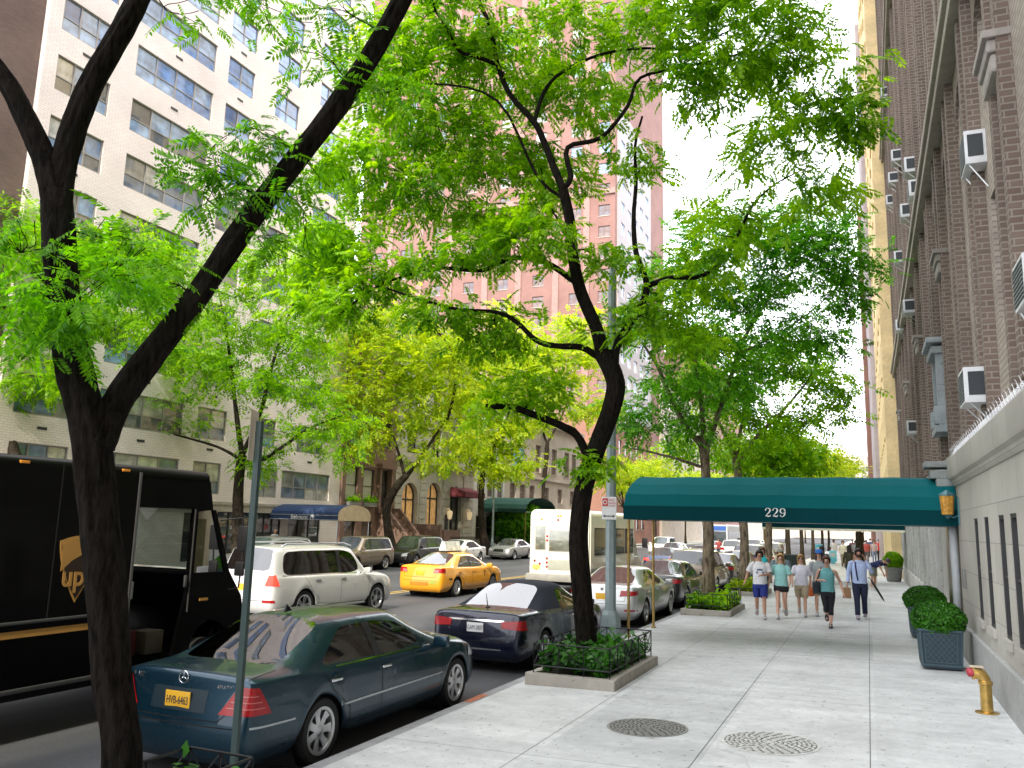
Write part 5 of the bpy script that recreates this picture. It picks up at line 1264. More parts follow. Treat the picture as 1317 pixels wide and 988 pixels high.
# --- white brick apartment house across the street
y0 = 20.7; cols = [(.6, 3.2, 3), (4.4, 9.2, 4), (10.1, 12.1, 2), (13.9, 16.0, 2), (17.9, 20.5, 3)]
ops = []
for k in range(16):
    top = 5.0+2.68*k
    for a, b, n in cols:
        if k == 0 and n == 2: b = a+1.9
        if k == 0 and a == 13.9: a, b, n = 14.6, 16.4, 2
        if k == 0 and a == 17.9: a, b, n = 16.8, 21.3, 4
        ops.append((a, b, top-1.55, top, 'b%d' % n if (k > 5 and a > 9) or k > 6 and (k % 3) else 'p%d' % n))
st = {}
for n in (2, 3, 4): st['p%d' % n] = dict(n=n, rail=.42, pane=PANE); st['b%d' % n] = dict(n=n, rail=.42, pane=PANEB)
gops = [(9.8, 11.6, .2, 2.5, 'g'), (12.0, 14.8, .1, 2.6, 'g'), (15.0, 17.0, .1, 2.6, 'g'), (17.6, 20.6, .5, 2.5, 'g'), (3, 7, .8, 2.4, 'g')]
st['g'] = dict(n=3, rail=.75, pane=PANED, frm=FRMD)
white, mw = building('apartment_building', 'white glazed brick apartment house with wide ribbon windows across the street', 'building', (FWALL, y0, gz(FWALL)-.1), LEFT, 22.4, 46, 14, WB, ops+gops, st, .16)
m = MB(); m.box((11.2, -.03, 1.4), (22.3, .05, 2.85)); 
m = MB(); m.box((11.2, -.06, 3.02), (22.38, .14, .14)); m.box((11.2, -.04, 2.78), (22.36, .09, .34)); m.build('ledge', [concrete('ledge stone', (.42, .38, .32), False)], white)
nv = 0
for k in range(1, 14):
    for a, b, n in cols:
        if nv < 60 and in_view(mw, (a+b)/2, 5+2.68*k, 20):
            m = MB(); m.box(((a+b)/2, -.006, 5.0+2.68*k-2.05), (.42, .03, .11)); m.build('vent', [FRMD], white); nv += 1
# --- brown brick building to the left of it
ops = [(a, a+1.3, z, z+1.7, 'p') for z in [3+3.1*k for k in range(13)] for a in (2, 5, 8, 11.4)]
building('apartment_building', 'brown brick building at the left edge beside the white one', 'building', (FWALL-.25, 4.6, gz(FWALL)-.1), LEFT, 16.05, 48, 14, BB, ops, {'p': dict(n=1)}, .2)
# --- brown townhouse
Z0 = gz(FWALL)-.1
ops = [(.4, 1.7, 3.45, 5.65, 'c'), (2.35, 3.6, 3.45, 5.65, 'c'), (.5, 1.7, 7.2, 9.3, 'd'), (2.4, 3.6, 7.2, 9.3, 'd'), (4.4, 5.5, 7.2, 9.3, 'd'), (.5, 1.7, 10.8, 12.6, 'd'), (2.4, 3.6, 10.8, 12.6, 'd'), (4.4, 5.5, 10.8, 12.6, 'd'), (.5, 1.7, 1.1, 2.3, 'k'), (2.4, 3.6, 1.1, 2.3, 'k'), (4.2, 5.35, 2.95, 5.7, 'k')]
st = {'c': dict(n=1, pane=CURT, frm=FRMD), 'd': dict(n=1, pane=PANED, frm=FRMD), 'k': dict(n=1, rail=.7, pane=PANED, frm=FRMD)}
bsn, mw = building('brown_townhouse', 'narrow brownstone townhouse with flower boxes under its tall windows', 'townhouse', (FWALL+.12, 43.16, Z0), LEFT, 6.2, 15, 12, BS, ops, st, .25, BS)
m = MB()
for a, b in ((.4, 1.7), (2.35, 3.6)): m.box(((a+b)/2, -.06, 5.85), (b-a+.3, .2, .14)); m.box(((a+b)/2, -.04, 5.7), (b-a+.16, .1, .12))
m.box((3.1, -.15, 14.8), (6.3, .5, .5)); m.box((4.78, -.2, 5.95), (1.9, .5, .3)); m.box((4.05, -.12, 4.3), (.22, .26, 2.9)); m.box((5.5, -.12, 4.3), (.22, .26, 2.9))
m.build('stone_trim', [BS], bsn)
m = MB()
for k in range(9): m.box((5.1, -.55-.28*(8-k)*1.0+.0, .16+.31*k-.0), (1.5, .30, .31))
m.prism([(4.2, -.02, 0), (4.2, -.7, 0), (4.2, -3.2, 0), (4.2, -3.2, .5), (4.2, -.7, 3.2), (4.2, -.02, 3.2)], (.2, 0, 0)); m.prism([(5.85, -.02, 0), (5.85, -.7, 0), (5.85, -3.2, 0), (5.85, -3.2, .5), (5.85, -.7, 3.2), (5.85, -.02, 3.2)], (.2, 0, 0))
m.build('stoop', [BS], bsn)
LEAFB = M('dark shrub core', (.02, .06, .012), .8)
def leafy(name, label, cat, c, rx, ry, rz_, n, size, leaf, seed, parent=None, group=None, boxy=1.0, core=True, surf=.75, lumpy=1.0):
    """small-leaved bush: leaf faces spread through a rounded volume over a dark core"""
    rs = np.random.RandomState(seed)
    d = rs.normal(0, 1, (n, 3)); d /= np.linalg.norm(d, axis=1, keepdims=True)
    if boxy != 1.0: d = np.sign(d)*np.abs(d)**boxy; d /= np.max(np.abs(d), axis=1, keepdims=True)**.5*np.linalg.norm(d, axis=1, keepdims=True)**.5
    r = (surf+(1-surf)*rs.rand(n, 1)); lump = 1+lumpy*(.07*np.sin(d[:, :1]*5+seed)*np.sin(d[:, 1:2]*6)+.05*np.sin(d[:, 2:]*9))
    P = d*r*lump*np.array([[rx, ry, rz_]])
    a = rs.normal(0, 1, (n, 3)); a /= np.linalg.norm(a, axis=1, keepdims=True); b = np.cross(a, d+rs.normal(0, .5, (n, 3))); b /= np.linalg.norm(b, axis=1, keepdims=True)+1e-9
    s = size*(.6+.8*rs.rand(n, 1)); V = np.stack([P-a*s, P+b*s*.5, P+a*s, P-b*s*.5], 1).reshape(-1, 3); Fq = np.arange(n*4).reshape(-1, 4)
    root = thing(name, label, cat, c, 0, group) if parent is None else link(name, None, parent, c)
    o = link('foliage', npmesh('foliage', V, Fq, leaf), root)
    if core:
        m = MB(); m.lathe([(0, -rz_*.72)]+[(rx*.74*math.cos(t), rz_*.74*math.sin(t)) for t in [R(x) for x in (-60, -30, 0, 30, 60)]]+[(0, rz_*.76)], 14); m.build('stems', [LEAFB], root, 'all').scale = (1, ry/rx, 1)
    return root
for a in (1.05, 2.97):
    m = MB(); m.box((a, -.2, 3.36), (1.25, .26, .26)); f = m.build('flower_box', [M('grey planter', (.25, .25, .25), .8)], bsn)
    rs = np.random.RandomState(int(a*10)); n = 260; P = np.stack([a+rs.uniform(-.62, .62, n), -.2+rs.normal(0, .12, n), 3.55+np.abs(rs.normal(0, .14, n))], 1); A_ = rs.normal(0, 1, (n, 3)); A_ /= np.linalg.norm(A_, axis=1, keepdims=True); Bv = np.cross(A_, rs.normal(0, 1, (n, 3))); Bv /= np.linalg.norm(Bv, axis=1, keepdims=True)
    V = np.stack([P-A_*.09, P+Bv*.05, P+A_*.09, P-Bv*.05], 1).reshape(-1, 3); link('flowers', npmesh('flowers', V, np.arange(n*4).reshape(-1, 4), LEAF_M), f)
# --- limestone townhouse with three arched openings and banded stonework
ar = [(1.1, 3.3, 2.2, 5.1), (4.7, 6.9, 1.7, 5.3), (8.4, 10.4, 1.0, 5.2)]
ops = [(a, b, c, d, 'n') for a, b, c, d in ar]+[(a, a+1.5, z, z+2.1, 'd') for z in (7.2, 10.6, 13.6) for a in (1.5, 5.1, 8.7)]
lst = thing('limestone_townhouse', 'pale banded limestone townhouse with three tall arched openings', 'townhouse', (FWALL+.1, 49.4, Z0), LEFT)
m = MB(); wall(m, 12.4, 17, ops, .45); shell(m, 12.4, 17, 12)
for a, b, c, d in ar:   # round heads
    r = (b-a)/2; cx = (a+b)/2; zc = d-r
    for sg in (1, -1):
        arc = [(cx+sg*r*math.cos(t), zc+r*math.sin(t)) for t in [math.pi/2*k/8 for k in range(9)]]
        pts = [(x, -.0, z) for x, z in arc]+[(cx+sg*r, 0, d)]
        m.prism([(x, 0, z) for x, z in arc[:-1]]+[(cx+sg*.02, 0, d), (cx+sg*r, 0, d)], (0, .44, 0))
for z in [.7+.52*k for k in range(12)]:
    for u0, u1 in ((0, .95), (3.5, 4.5), (7.1, 8.2), (10.6, 12.4)): m.box(((u0+u1)/2, -.03, z), (u1-u0, .08, .47), bev=.02)
m.box((6.2, -.15, 6.7), (12.5, .4, .35)); m.box((6.2, -.3, 16.8), (12.6, .7, .5))
m.build('wall', [LS], lst)
for i, (a, b, c, d) in enumerate(ar):
    r = (b-a)/2; cx = (a+b)/2; zc = d-r
    p = MB(); p.quad((a, .40, c), (b, .40, c), (b, .40, d), (a, .40, d)); 
    f = MB(); f.box((cx, .36, zc-.1), (b-a, .06, .12))
    for x in (a+.06, cx, b-.06): f.box((x, .36, (c+d)/2), (.1, .07, d-c))
    f.tube([(cx+(r-.06)*math.cos(t), .35, zc+(r-.06)*math.sin(t)) for t in [math.pi*k/12 for k in range(13)]], .06, 6)
    o = f.build('arched_window' if i < 2 else 'arched_door', [FRMD], lst); p.build('pane', [WARM if i < 2 else PANED], o)
    m = MB(); m.quad((a, .395, c), (a+.65, .395, c), (a+.65, .395, zc), (a, .395, zc)); m.build('pane', [PANED], o)
for o in ops[3:]: put_window(lst, *o[:4], n=1, pane=PANED, frm=FRMD, depth=.25)
m = MB()
for k in range(7): m.box((1.4, -.4-.28*(6-k), .15+.3*k), (2.0, .3, .3))
m.build('stoop', [BS], lst)
m = MB(); m.box((2.55, -1.2, 1.1), (.25, 2.4, 2.2)); m.build('stoop_wall', [BS], lst); m = MB(); m.box((5.8, -.8, .9), (2.6, 1.6, 1.8)); m.build('entrance_block', [BS], lst)
for u in (7.75, 11.2):
    m = MB(); m.tube([(u, 0, 3.35), (u, -.3, 3.4), (u, -.35, 3.2)], .03, 6); m.lathe([(.05, .28), (.2, .2), (.22, .05), (.15, -.35), (.05, -.42)], 6, (u, -.35, 3.0)); m.build('wall_lantern', [M('lantern glass', (.8, .6, .35), .4, emit=.5)], lst)
m = MB(); m.prism([(8.2, -.1, 5.1), (8.2, -1.4, 4.75), (8.2, -1.4, 4.35), (8.2, -.1, 4.35)], (3.6, 0, 0)); m.build('maroon_awning', [M('maroon canvas', (.17, .03, .045), .85)], lst)
m = MB(); m.box((7.7, -.09, 2.3), (.5, .06, 1.3)); m.build('notice_board', [FRMD], lst)
fe = thing('iron_fence', 'low black iron railing in front of the arched townhouse', 'fence', (FWALL+2.6, 53.2, Z0), LEFT)
m = MB(); m.box((4.4, 0, 1.25), (8.8, .04, .04)); m.box((4.4, 0, .25), (8.8, .04, .04)); m.build('rail', [BLACKP], fe)
m = MB()
for k in range(60): m.box((.07+.147*k, .0, .72), (.022, .022, 1.3))
mm = m.build('picket', [BLACKP], fe); mm['kind'] = 'stuff'
# --- further along the far side
ops = [(a, a+1.2, z, z+2.0, 'd') for z in (1, 4.6, 8, 11.2) for a in (.8, 2.9, 5.0)]
building('white_townhouse', 'narrow white stucco townhouse partly hidden by a round shrub', 'townhouse', (FWALL+.05, 61.85, Z0), LEFT, 6.6, 15, 12, WST, ops, {'d': dict(n=1, pane=PANED)}, .25, WST)
ops = [(a, a+1.5, z, z+2.7, 't') for z in (7.5,) for a in (2.3, 7.5, 9.8, 12.0, 16, 18.4)]+[(a, a+1.4, z, z+1.5, 't') for z in (4.6,) for a in (1.2, 3.6, 6, 10, 14, 18)]+[(a, a+1.5, 1.0, 3.2, 't') for a in (2, 6, 10, 14, 18)]
tanb, mw = building('office_building', 'low tan stone building with tall louvred windows behind the bus', 'building', (FWALL+.02, 68.5, Z0), LEFT, 21.5, 12.6, 14, TAN, ops, {'t': dict(n=1, pane=M('brown louvre', (.16, .11, .09), .6), frm=FRM)}, .3, TAN)
m = MB(); m.box((10.7, -.12, 6.9), (21.3, .2, .25)); m.box((10.7, -.2, 12.5), (21.6, .5, .4)); m.build('string_course', [TAN], tanb)
sg = thing('banner_sign', 'blue and teal banner hung on the tan building', 'banner', (FWALL+.6, 70.2, Z0+7.6), LEFT)
m = MB(); m.box((0, 0, .75), (.08, 1.0, 1.6)); m.tube([(0, .6, 1.6), (0, -.5, 1.6)], .03, 6); m.build('banner', [M('blue banner cloth', (.04, .22, .45), .8, var=.6, nscale=2)], sg)
ops = [(a, a+1.5, z, z+1.9, 'd') for z in [2+3.3*k for k in range(5)] for a in (1.5, 4.5, 7.5, 10.5, 13.5)]
building('red_brick_building', 'red brick building beyond the tan one', 'building', (FWALL+.0, 104.5, Z0), LEFT, 20, 17, 12, RB, ops, {'d': dict(n=1, pane=PANED)}, .25, LS)
# pink tower: its face looks down the street
ops = [(a, a+1.7, z, z+1.6, 'd') for z in [14+3.1*k for k in range(22)] for a in (2.4, 7.5, 13, 18.5, 24, 29.5, 35, 39.2)]
tow, mw = building('apartment_tower', 'tall pink brick apartment tower rising behind the tree crowns', 'tower', (-72, 105, Z0), 0, 41.6, 108, 30, PB, ops, {'d': dict(n=2, pane=paneglass('tower panes', [(.14,.09,.09),(.18,.12,.11),(.12,.10,.12)], .1), frm=M('pinkish frame', (.27, .16, .145), .6))}, .25, LS)
m = MB(); m.box((20.8, -.12, 48.5), (41.7, .3, .8)); m.box((20.8, -.12, 12.4), (41.7, .3, .6))
for a in (5.6, 11, 16.2, 22, 27.3, 33, 37.5): m.box((a, -.07, 60), (.9, .16, 94))
m.build('stone_trim', [M('pale pink stone', (.34, .21, .19), .85)], tow)
ops = [(a, a+1.9, z, z+1.7, 'b') for z in [9+3.1*k for k in range(16)] for a in (1.5, 5, 8.5, 12, 15.5)]
building('apartment_tower', 'grey tower with bluish windows at the right shoulder of the pink one', 'tower', (-30.2, 106, Z0), LEFT, 19, 62, 8, M('grey tower panel', (.40, .38, .385), .8), ops, {'b': dict(n=2, pane=PANEB, frm=FRMW)}, .2)
# distant blocks closing the street
for k, (x, y, w_, h_, c, lb) in enumerate([(-30, 131, 40, 26, TAN, 'hazy tan block far beyond the crossing'), (-30.5, 174, 50, 40, PB, 'hazy pink block in the far distance'), (-30, 228, 60, 30, LS, 'pale stone block at the far end of the street')]):
    ops = [(a, a+1.8, z, z+1.8, 'd') for z in [5+3.4*q for q in range(6)] for a in [2+4*q for q in range(9)]]
    building('distant_building', lb, 'building', (x, y, Z0), LEFT, w_, h_, 14, c, ops, {'d': dict(n=1, pane=PANED)}, .2)
# ------------------------------------------------------------ right-hand side of the street
# stone-faced ground floor with brick above; local x runs back towards the camera, -y out over the pavement
YE = 20.0     # far end of the stone wing
# low stone wing
RX = lambda Y: YE-Y
wops = [(15.0, 15.45), (14.2, 14.68), (13.0, 13.45), (12.25, 12.7), (11.2, 11.65), (10.4, 10.85), (9.2, 9.65), (8.4, 8.85)]
ops = []
for Yc in (15.35, 14.05, 12.55, 11.55, 10.2, 9.2, 7.9, 6.9): ops.append((RX(Yc+.26), RX(Yc-.26), .92, 2.5))
ap = thing('apartment_house', 'tall brown brick apartment house with a grey limestone ground floor along the right', 'building', (WALL, YE, .03), RIGHT)
m = MB(); wall(m, 34, 3.38, ops, .07, 1.75, .60)
m.quad((1.75, 0, .6), (1.75, .6, .6), (1.75, .6, 3.38), (1.75, 0, 3.38))
m.build('stone_wall', [LSN], ap)
m = MB(); m.box((17.9, .06, .29), (32.2, .26, .62), bev=.02); m.build('plinth', [concrete('plinth stone', (.36, .36, .35), False)], ap)
for o in ops:
    m = MB(); sills(m, [o], h=.11, out=.045); m.build('sill', [LSN], ap)
for o in ops: put_window(ap, *o[:4], n=1, rail=.5, fw=.05, frm=FRMD, pane=PANED, depth=.045)
m = MB(); m.prism([(1.7, .25, 3.16), (1.7, -.02, 3.16), (1.7, -.05, 3.20), (1.7, -.06, 3.26), (1.7, -.11, 3.30), (1.7, -.13, 3.36), (1.7, -.13, 3.66), (1.7, -.10, 3.70), (1.7, .25, 3.74)], (32.2, 0, 0)); m.build('cornice', [LSN], ap, 20)
m = MB(); m.box((1.55, -.16, 3.12), (.30, .34, .40), bev=.03); m.box((1.38, -.20, 3.40), (.62, .46, .16), bev=.02); m.box((1.36, -.24, 3.60), (.74, .56, .12), bev=.02); m.build('cornice_end_block', [concrete('weathered block', (.27, .29, .28), False)], ap, 35)
m = MB()
for k in range(90): m.tube([(2.5+.12*k, -.10, 3.70), (2.5+.12*k, -.12-.03*(k % 2), 3.82)], .0022, 3); 
for k in range(90): m.tube([(2.56+.12*k, -.08, 3.71), (2.56+.12*k, -.05, 3.83)], .0022, 3)
sp_ = m.build('bird_spike', [RIM], ap); sp_['kind'] = 'stuff'
m = MB(); m.tube([(1.45, -.16, 3.06), (1.42, -.30, 2.9), (1.5, -.26, 2.72), (1.62, -.09, 2.56), (1.64, -.08, 1.5), (1.64, -.08, .7)], .075, 12); m.build('downpipe', [M('painted grey pipe', (.42, .44, .46), .5)], ap, 'all')
# brick storeys over the wing and on beyond it: recessed bays between dark brick piers
HB = 36.0; back = .16
bays = []
Wb = 34+26.8       # from Y=46.8 back to Y=-14
OX = -26.8         # local x of the far end
bops = []
for k in range(11):
    z0 = 4.75+3.05*k
    for q in range(22):
        u = OX+1.6+2.72*q
        if k < 2 and -1.5 < u < 2: continue
        bops.append((u, u+1.0, z0+.35, z0+2.1))
# lower far part of the same front (stone, under the canopy end)
lops = [(OX+.8+1.9*q, OX+1.6+1.9*q, .95, 2.5) for q in range(12)]
mwr = Matrix.Translation(Vector((WALL, YE, .03))) @ Matrix.Rotation(RIGHT, 4, 'Z')
vis = [o for o in bops if in_view(mwr, o[0], o[2], 120)]
m = MB(); wall(m, 34, HB, vis, .16, OX, 3.9, back)
m.quad((OX, back, 3.9), (OX, back+14, 3.9), (OX, back+14, HB), (OX, back, HB)); m.quad((34, back, 0), (34, back, HB), (34, back+14, HB), (34, back+14, 0)); m.quad((OX, back, HB), (34, back, HB), (34, back+14, HB), (OX, back+14, HB)); m.quad((OX, back+14, 0), (34, back+14, 0), (34, back+14, HB), (OX, back+14, HB))
m.build('brick_wall', [GB], ap)
vis.sort(key=lambda o: (mwr @ Vector((o[0], 0, o[2]))).length)
for o in vis[:70]: put_window(ap, *o, n=1, rail=.5, fw=.05, frm=FRMD, pane=PANED, depth=.10, y=back)
m = MB()
for o in vis[70:]: m.quad((o[0], back+.12, o[2]), (o[1], back+.12, o[2]), (o[1], back+.12, o[3]), (o[0], back+.12, o[3]))
if m.f: m.build('upper_pane', [PANED], ap)['kind'] = 'stuff'
m = MB()
for q in range(23):
    u = OX+.58+2.72*q-.0
    for du in (-.30, .34):
        m.box((u+du+.2, back-.06 if du else back-.10, (HB+3.9)/2), (.20, .20 if du else .26, HB-3.95))
m.build('brick_pier', [DBK], ap)['kind'] = 'stuff'
m = MB()
for q in range(23):
    u = OX+.58+2.72*q+.2
    for z in (8.0,) if q % 3 == 1 else ():
        m.box((u, back-.12, z), (.92, .36, .10), bev=.015); m.box((u, back-.10, z-.13), (.82, .30, .16), bev=.03); m.box((u, back-.09, z-.33), (.76, .26, .24), bev=.05)
m.build('pier_capital', [concrete('carved stone', (.34, .31, .28), False)], ap)['kind'] = 'stuff'
m = MB()
for z in (10.55, 22.5): m.box(((OX+34)/2, back-.17, z), (34-OX, .36, .18), bev=.03); m.box(((OX+34)/2, back-.14, z-.2), (34-OX, .28, .2), bev=.04)
m.build('string_course', [concrete('string stone', (.36, .32, .27), False)], ap, 35)
# arched brick heads over the bays just below the string course
m = MB()
for q in range(22):
    u = OX+1.42+2.72*q; r = .68
    for sg_ in (1, -1):
        arc = [(u+.68+sg_*r*math.cos(t), 9.1+r*math.sin(t)) for t in [math.pi/2*k/6 for k in range(7)]]
        m.prism([(x, back-.05, z) for x, z in arc[:-1]]+[(u+.68+sg_*.01, back-.05, 9.1+r+.02), (u+.68+sg_*.01, back-.05, 10.3), (u+.68+sg_*r, back-.05, 10.3)], (0, .10, 0))
m.build('arched_brick_head', [DBK], ap)['kind'] = 'stuff'
# stone frame of a first-floor window above the cornice end
m = MB(); u = RX(20.6)
m.box((u-.5, .02, 5.35), (.16, .2, 1.7)); m.box((u+.5, .02, 5.35), (.16, .2, 1.7)); m.box((u, -.02, 6.25), (1.3, .3, .16), bev=.02); m.box((u, -.06, 6.45), (1.5, .4, .12), bev=.02); m.box((u, .0, 4.5), (1.3, .3, .14)); m.box((u-.5, -.04, 4.8), (.2, .26, .4), bev=.04); m.box((u+.5, -.04, 4.8), (.2, .26, .4), bev=.04)
m.build('window_surround', [concrete('blue grey stone', (.34, .38, .40), False)], ap, 35)
m = MB(); m.quad((u-.42, .1, 4.57), (u+.42, .1, 4.57), (u+.42, .1, 6.17), (u-.42, .1, 6.17)); m.build('pane', [PANED], ap)
# ground floor beyond the canopy
m = MB(); wall(m, 0, 3.9, lops, .12, OX, 0, .06); m.build('lower_wall', [concrete('lower limestone', (.46, .455, .43), False)], ap)
m = MB(); sills(m, lops, y=.06, h=.12, out=.1)
for q in range(13):
    u = OX+.25+1.9*q; m.box((u, .0, 1.95), (.34, .16, 3.2), bev=.03)
m.box((OX/2, -.02, 3.55), (-OX, .2, .3), bev=.03); m.box((OX/2, -.0, .35), (-OX, .2, .68), bev=.03); m.build('pilaster', [concrete('lower limestone trim', (.50, .50, .48), False)], ap, 35)['kind'] = 'stuff'
for o in lops: put_window(ap, *o, n=1, rail=.5, fw=.05, frm=FRMD, pane=PANED, depth=.08, y=.06)
m = MB(); m.quad((0, .05, 0), (1.75, .05, 0), (1.75, .05, 3.9), (0, .05, 3.9)); m.build('entrance_wall', [LSN], ap)
m = MB(); m.box((.45, -.0, 1.2), (1.9, .1, 2.45), bev=.01); m.build('entrance_door_surround', [M('tan entrance stone', (.36, .30, .20), .7)], ap, 35)
m = MB(); m.box((.45, -.06, 1.08), (1.4, .03, 2.1)); m.build('entrance_door', [M('brass glazed door', (.12, .10, .05), .3, metal=.4)], ap)
m = MB(); m.box((RX(17.45), -.025, 1.45), (.2, .05, .34), bev=.01); m.build('intercom_panel', [M('grey panel', (.2, .2, .19), .5)], ap, 35)
m = MB(); m.box((1.62, -.10, .62), (.18, .16, .24), bev=.01); m.box((1.62, -.06, .3), (.1, .06, .5)); m.build('utility_box', [M('blue grey utility box', (.16, .22, .32), .5)], ap, 35)
# canopy lantern on the wall
ln = thing('wall_lantern', 'amber glass lantern on a bracket where the green canopy meets the wall', 'lantern', (WALL-.20, 17.8, 2.84))
m = MB(); m.tube([(.2, 0, -.2), (.1, 0, -.26), (0, 0, -.2)], .018, 6); m.tube([(.19, 0, -.38), (.19, 0, .12)], .025, 6); m.lathe([(.02, .26), (.13, .18), (.145, .15), (.13, .15)], 8); m.lathe([(.10, -.2), (.06, -.22), (.02, -.28)], 8); m.build('bracket', [M('verdigris metal', (.06, .16, .18), .5, metal=.4)], ln)
m = MB(); m.lathe([(.13, .15), (.10, -.2)], 8); m.build('amber_glass', [M('amber glass', (.55, .27, .04), .3, var=.45, nscale=18)], ln)
# --- the green entrance canopy
GCAN = M('teal green canvas', (.002, .105, .118), .7, spec=.08, var=.07, nscale=1.3, bmp=.05, fine=60); GCAN2 = M('teal green canvas valance', (.001, .046, .055), .75, spec=.08, var=.1, nscale=1.5, fine=60)
BRASS = M('weathered brass pole', (.42, .28, .09), .4, metal=.7, var=.25, nscale=8)
def canopy(label, Ya, Yb, X0, X1, zb, h, posts, gid, cloth=GCAN, cloth2=GCAN2, num=None, group=None):
    c = thing('entrance_canopy', label, 'canopy', (0, Ya, 0), 0, group); W = Yb-Ya; val = .30
    # arched section across the street direction, running out from the wall
    sec = [(0, zb), (0, zb+val)]; n = 14
    nn = 8
    sec2 = [(W/2-W/2*math.cos(t), zb+val+(h-val)*math.sin(t)) for t in [math.pi*k/nn for k in range(nn+1)]]
    m = MB()
    for (a, b), (a2, b2) in zip(sec2[:-1], sec2[1:]):
        q0 = X0+.0
        m.cur = 0
        def xin(z): t = max(0, (z-zb-val)/(h-val)); return X0+.20*t*t
        N_ = 36
        for i in range(N_):
            def pt(y, z, s): xa = xin(z); return (xa+(X1-xa)*s, y, z-.016*math.sin(math.pi*((s*6) % 1)) if 0 < s < 1 else z)
            m.quad(pt(a, b, i/N_), pt(a2, b2, i/N_), pt(a2, b2, (i+1)/N_), pt(a, b, (i+1)/N_))
    m.poly([(X0+.20*max(0, (z-zb-val)/(h-val))**2, y, z) for y, z in sec2])
    m.build('roof_cloth', [cloth], c, 60)
    m = MB(); m.box(((X0+X1)/2, -.004, zb+val/2), (X1-X0, .012, val)); m.box(((X0+X1)/2, W+.004, zb+val/2), (X1-X0, .012, val)); m.box((X0-.004, W/2, zb+val/2), (.012, W-.02, val)); m.build('valance', [cloth2], c)
    m = MB()
    for y in (.03, W-.03): m.tube([(X0+.03, y, zb+.03), (X1, y, zb+.03)], .02, 6)
    for k in range(5): x = X0+.05+(X1-X0-.1)*k/4; m.tube([(x, .03, zb+.05), (x, W-.03, zb+.05)], .015, 6)
    m.build('frame', [RIM], c)
    for x, y in posts:
        m = MB(); m.tube([(x, y, gz(x)), (x, y, zb+.05)], .030, 10); m.lathe([(.06, 0), (.06, .03), (.03, .05)], 12, (x, y, gz(x))); m.build('post', [BRASS], c, True)
    return c
cn = canopy('long teal green entrance canopy with white number 229 reaching from the wall to the kerb', 18.0, 20.1, -4.98, 1.58, 2.42, 1.0, [(-4.88, .06), (-4.80, 2.02)], 0)
nm = MB(); px = -1.96
for k, d in enumerate('229'):
    for pts, w_ in digit_strokes(d):
        ribbon(nm, pts, w_, lambda q, k=k: ((px+k*.145+q.x*.13), -.016, 2.535+q.y*.125))
nm.build('canopy_number', [M('white lettering', (.82, .82, .80), .6)], cn)
c2 = canopy('second green canopy with pale edging further along the pavement', 41.0, 43.2, -4.6, 1.5, 2.42, .45, [(-4.5, .06), (-4.5, 2.1)], 1)
m = MB(); m.box((-1.55, -.014, 2.37), (6.1, .02, .10)); m.build('pale_edging', [M('pale edging', (.85, .82, .66), .6)], c2)
canopy('dark green canopy across the street behind the shuttle bus', 63.0, 70.0, -29.9, -25.6, 3.2, 1.3, [(-25.7, .1), (-25.7, 6.9)], 2, cloth=M('dark green canvas', (.006, .07, .05), .7), cloth2=M('dark green valance', (.005, .05, .04), .75))
# navy canopy with a cream end across the street
NV = M('navy canvas', (.012, .035, .11), .7); CRM = M('cream canvas', (.62, .50, .32), .75)
bc = thing('entrance_canopy', 'navy canopy with white name lettering and a cream rounded end across the street', 'canopy', (FWALL, 36.7, Z0))
W = 3.1; zb, val, h = 2.30, .32, .85; X1 = 4.45
sec = [(0, zb), (0, zb+val)]+[(W/2-W/2*math.cos(t), zb+val+(h-val)*math.sin(t)) for t in [math.pi*k/12 for k in range(13)]][1:]+[(W, zb)]
m = MB()
for (a, b), (a2, b2) in zip(sec[:-1], sec[1:]): m.quad((0, a, b), (X1, a, b), (X1, a2, b2), (0, a2, b2))
m.build('roof_cloth', [NV], bc)
m = MB(); m.poly([(X1+.006, a, b) for a, b in sec]); m.build('end_cloth', [CRM], bc)
m = MB()
for z in (zb+.03, zb+.27): m.box((X1/2, -.008, z), (X1, .008, .018))
m.build('white_piping', [FRMW], bc)
text('canopy_lettering', 'Belmont 79', .33, M('white lettering b', (.8, .8, .8), .6), bc, (2.2, -.02, zb+.15), (R(90), 0, 0), .002)
for y in (.06, W-.06):
    m = MB(); m.tube([(X1-.06, y, 0), (X1-.06, y, zb+.05)], .03, 8); m.build('post', [RIM], bc, True)
# ------------------------------------------------------------ things on the walls: air conditioners
ACW = M('white enamel', (.62, .63, .64), .4); ACG = M('grey louvres', (.22, .24, .25), .5, var=.2, nscale=60)
def air_con(Y, z, w_, h_, d_, label, grp='air conditioners in the brick wall', brace=True):
    o = thing('air_conditioner', label, 'air conditioner', (WALL+back, Y, z), RIGHT, grp)
    m = MB(); m.box((0, -d_/2+.05, h_/2), (w_, d_+.1, h_), bev=.012); m.build('case', [ACW], o, 35)
    m = MB()
    for sx in (1, -1):
        m.box((sx*(w_/2+.003), -d_*.5, h_*.54), (.006, d_*.72, h_*.66))
    m.box((0, -d_-.003, h_*.5), (w_*.9, .006, h_*.84)); m.build('grille', [M('dark coil grille', (.03, .035, .04), .6)], o)
    m = MB()
    for k in range(9): m.box((0, -d_-.009, h_*(.12+.095*k)), (w_*.92, .008, .012))
    m.build('louvre', [ACG], o)
    if brace:
        for sx in (1, -1):
            m = MB(); m.tube([(sx*w_*.4, -d_*.8, 0), (sx*w_*.4, 0, -.35)], .012, 5); m.build('brace', [RIM], o)
    return o
air_con(13.7, 4.14, .72, .52, .40, 'large grey air conditioner sitting just above the stone cornice')
air_con(12.9, 7.45, .60, .50, .27, 'white air conditioner high on the brick wall near the right edge')
air_con(9.75, 4.62, .62, .5, .20, 'air conditioner cut by the right edge of the view')
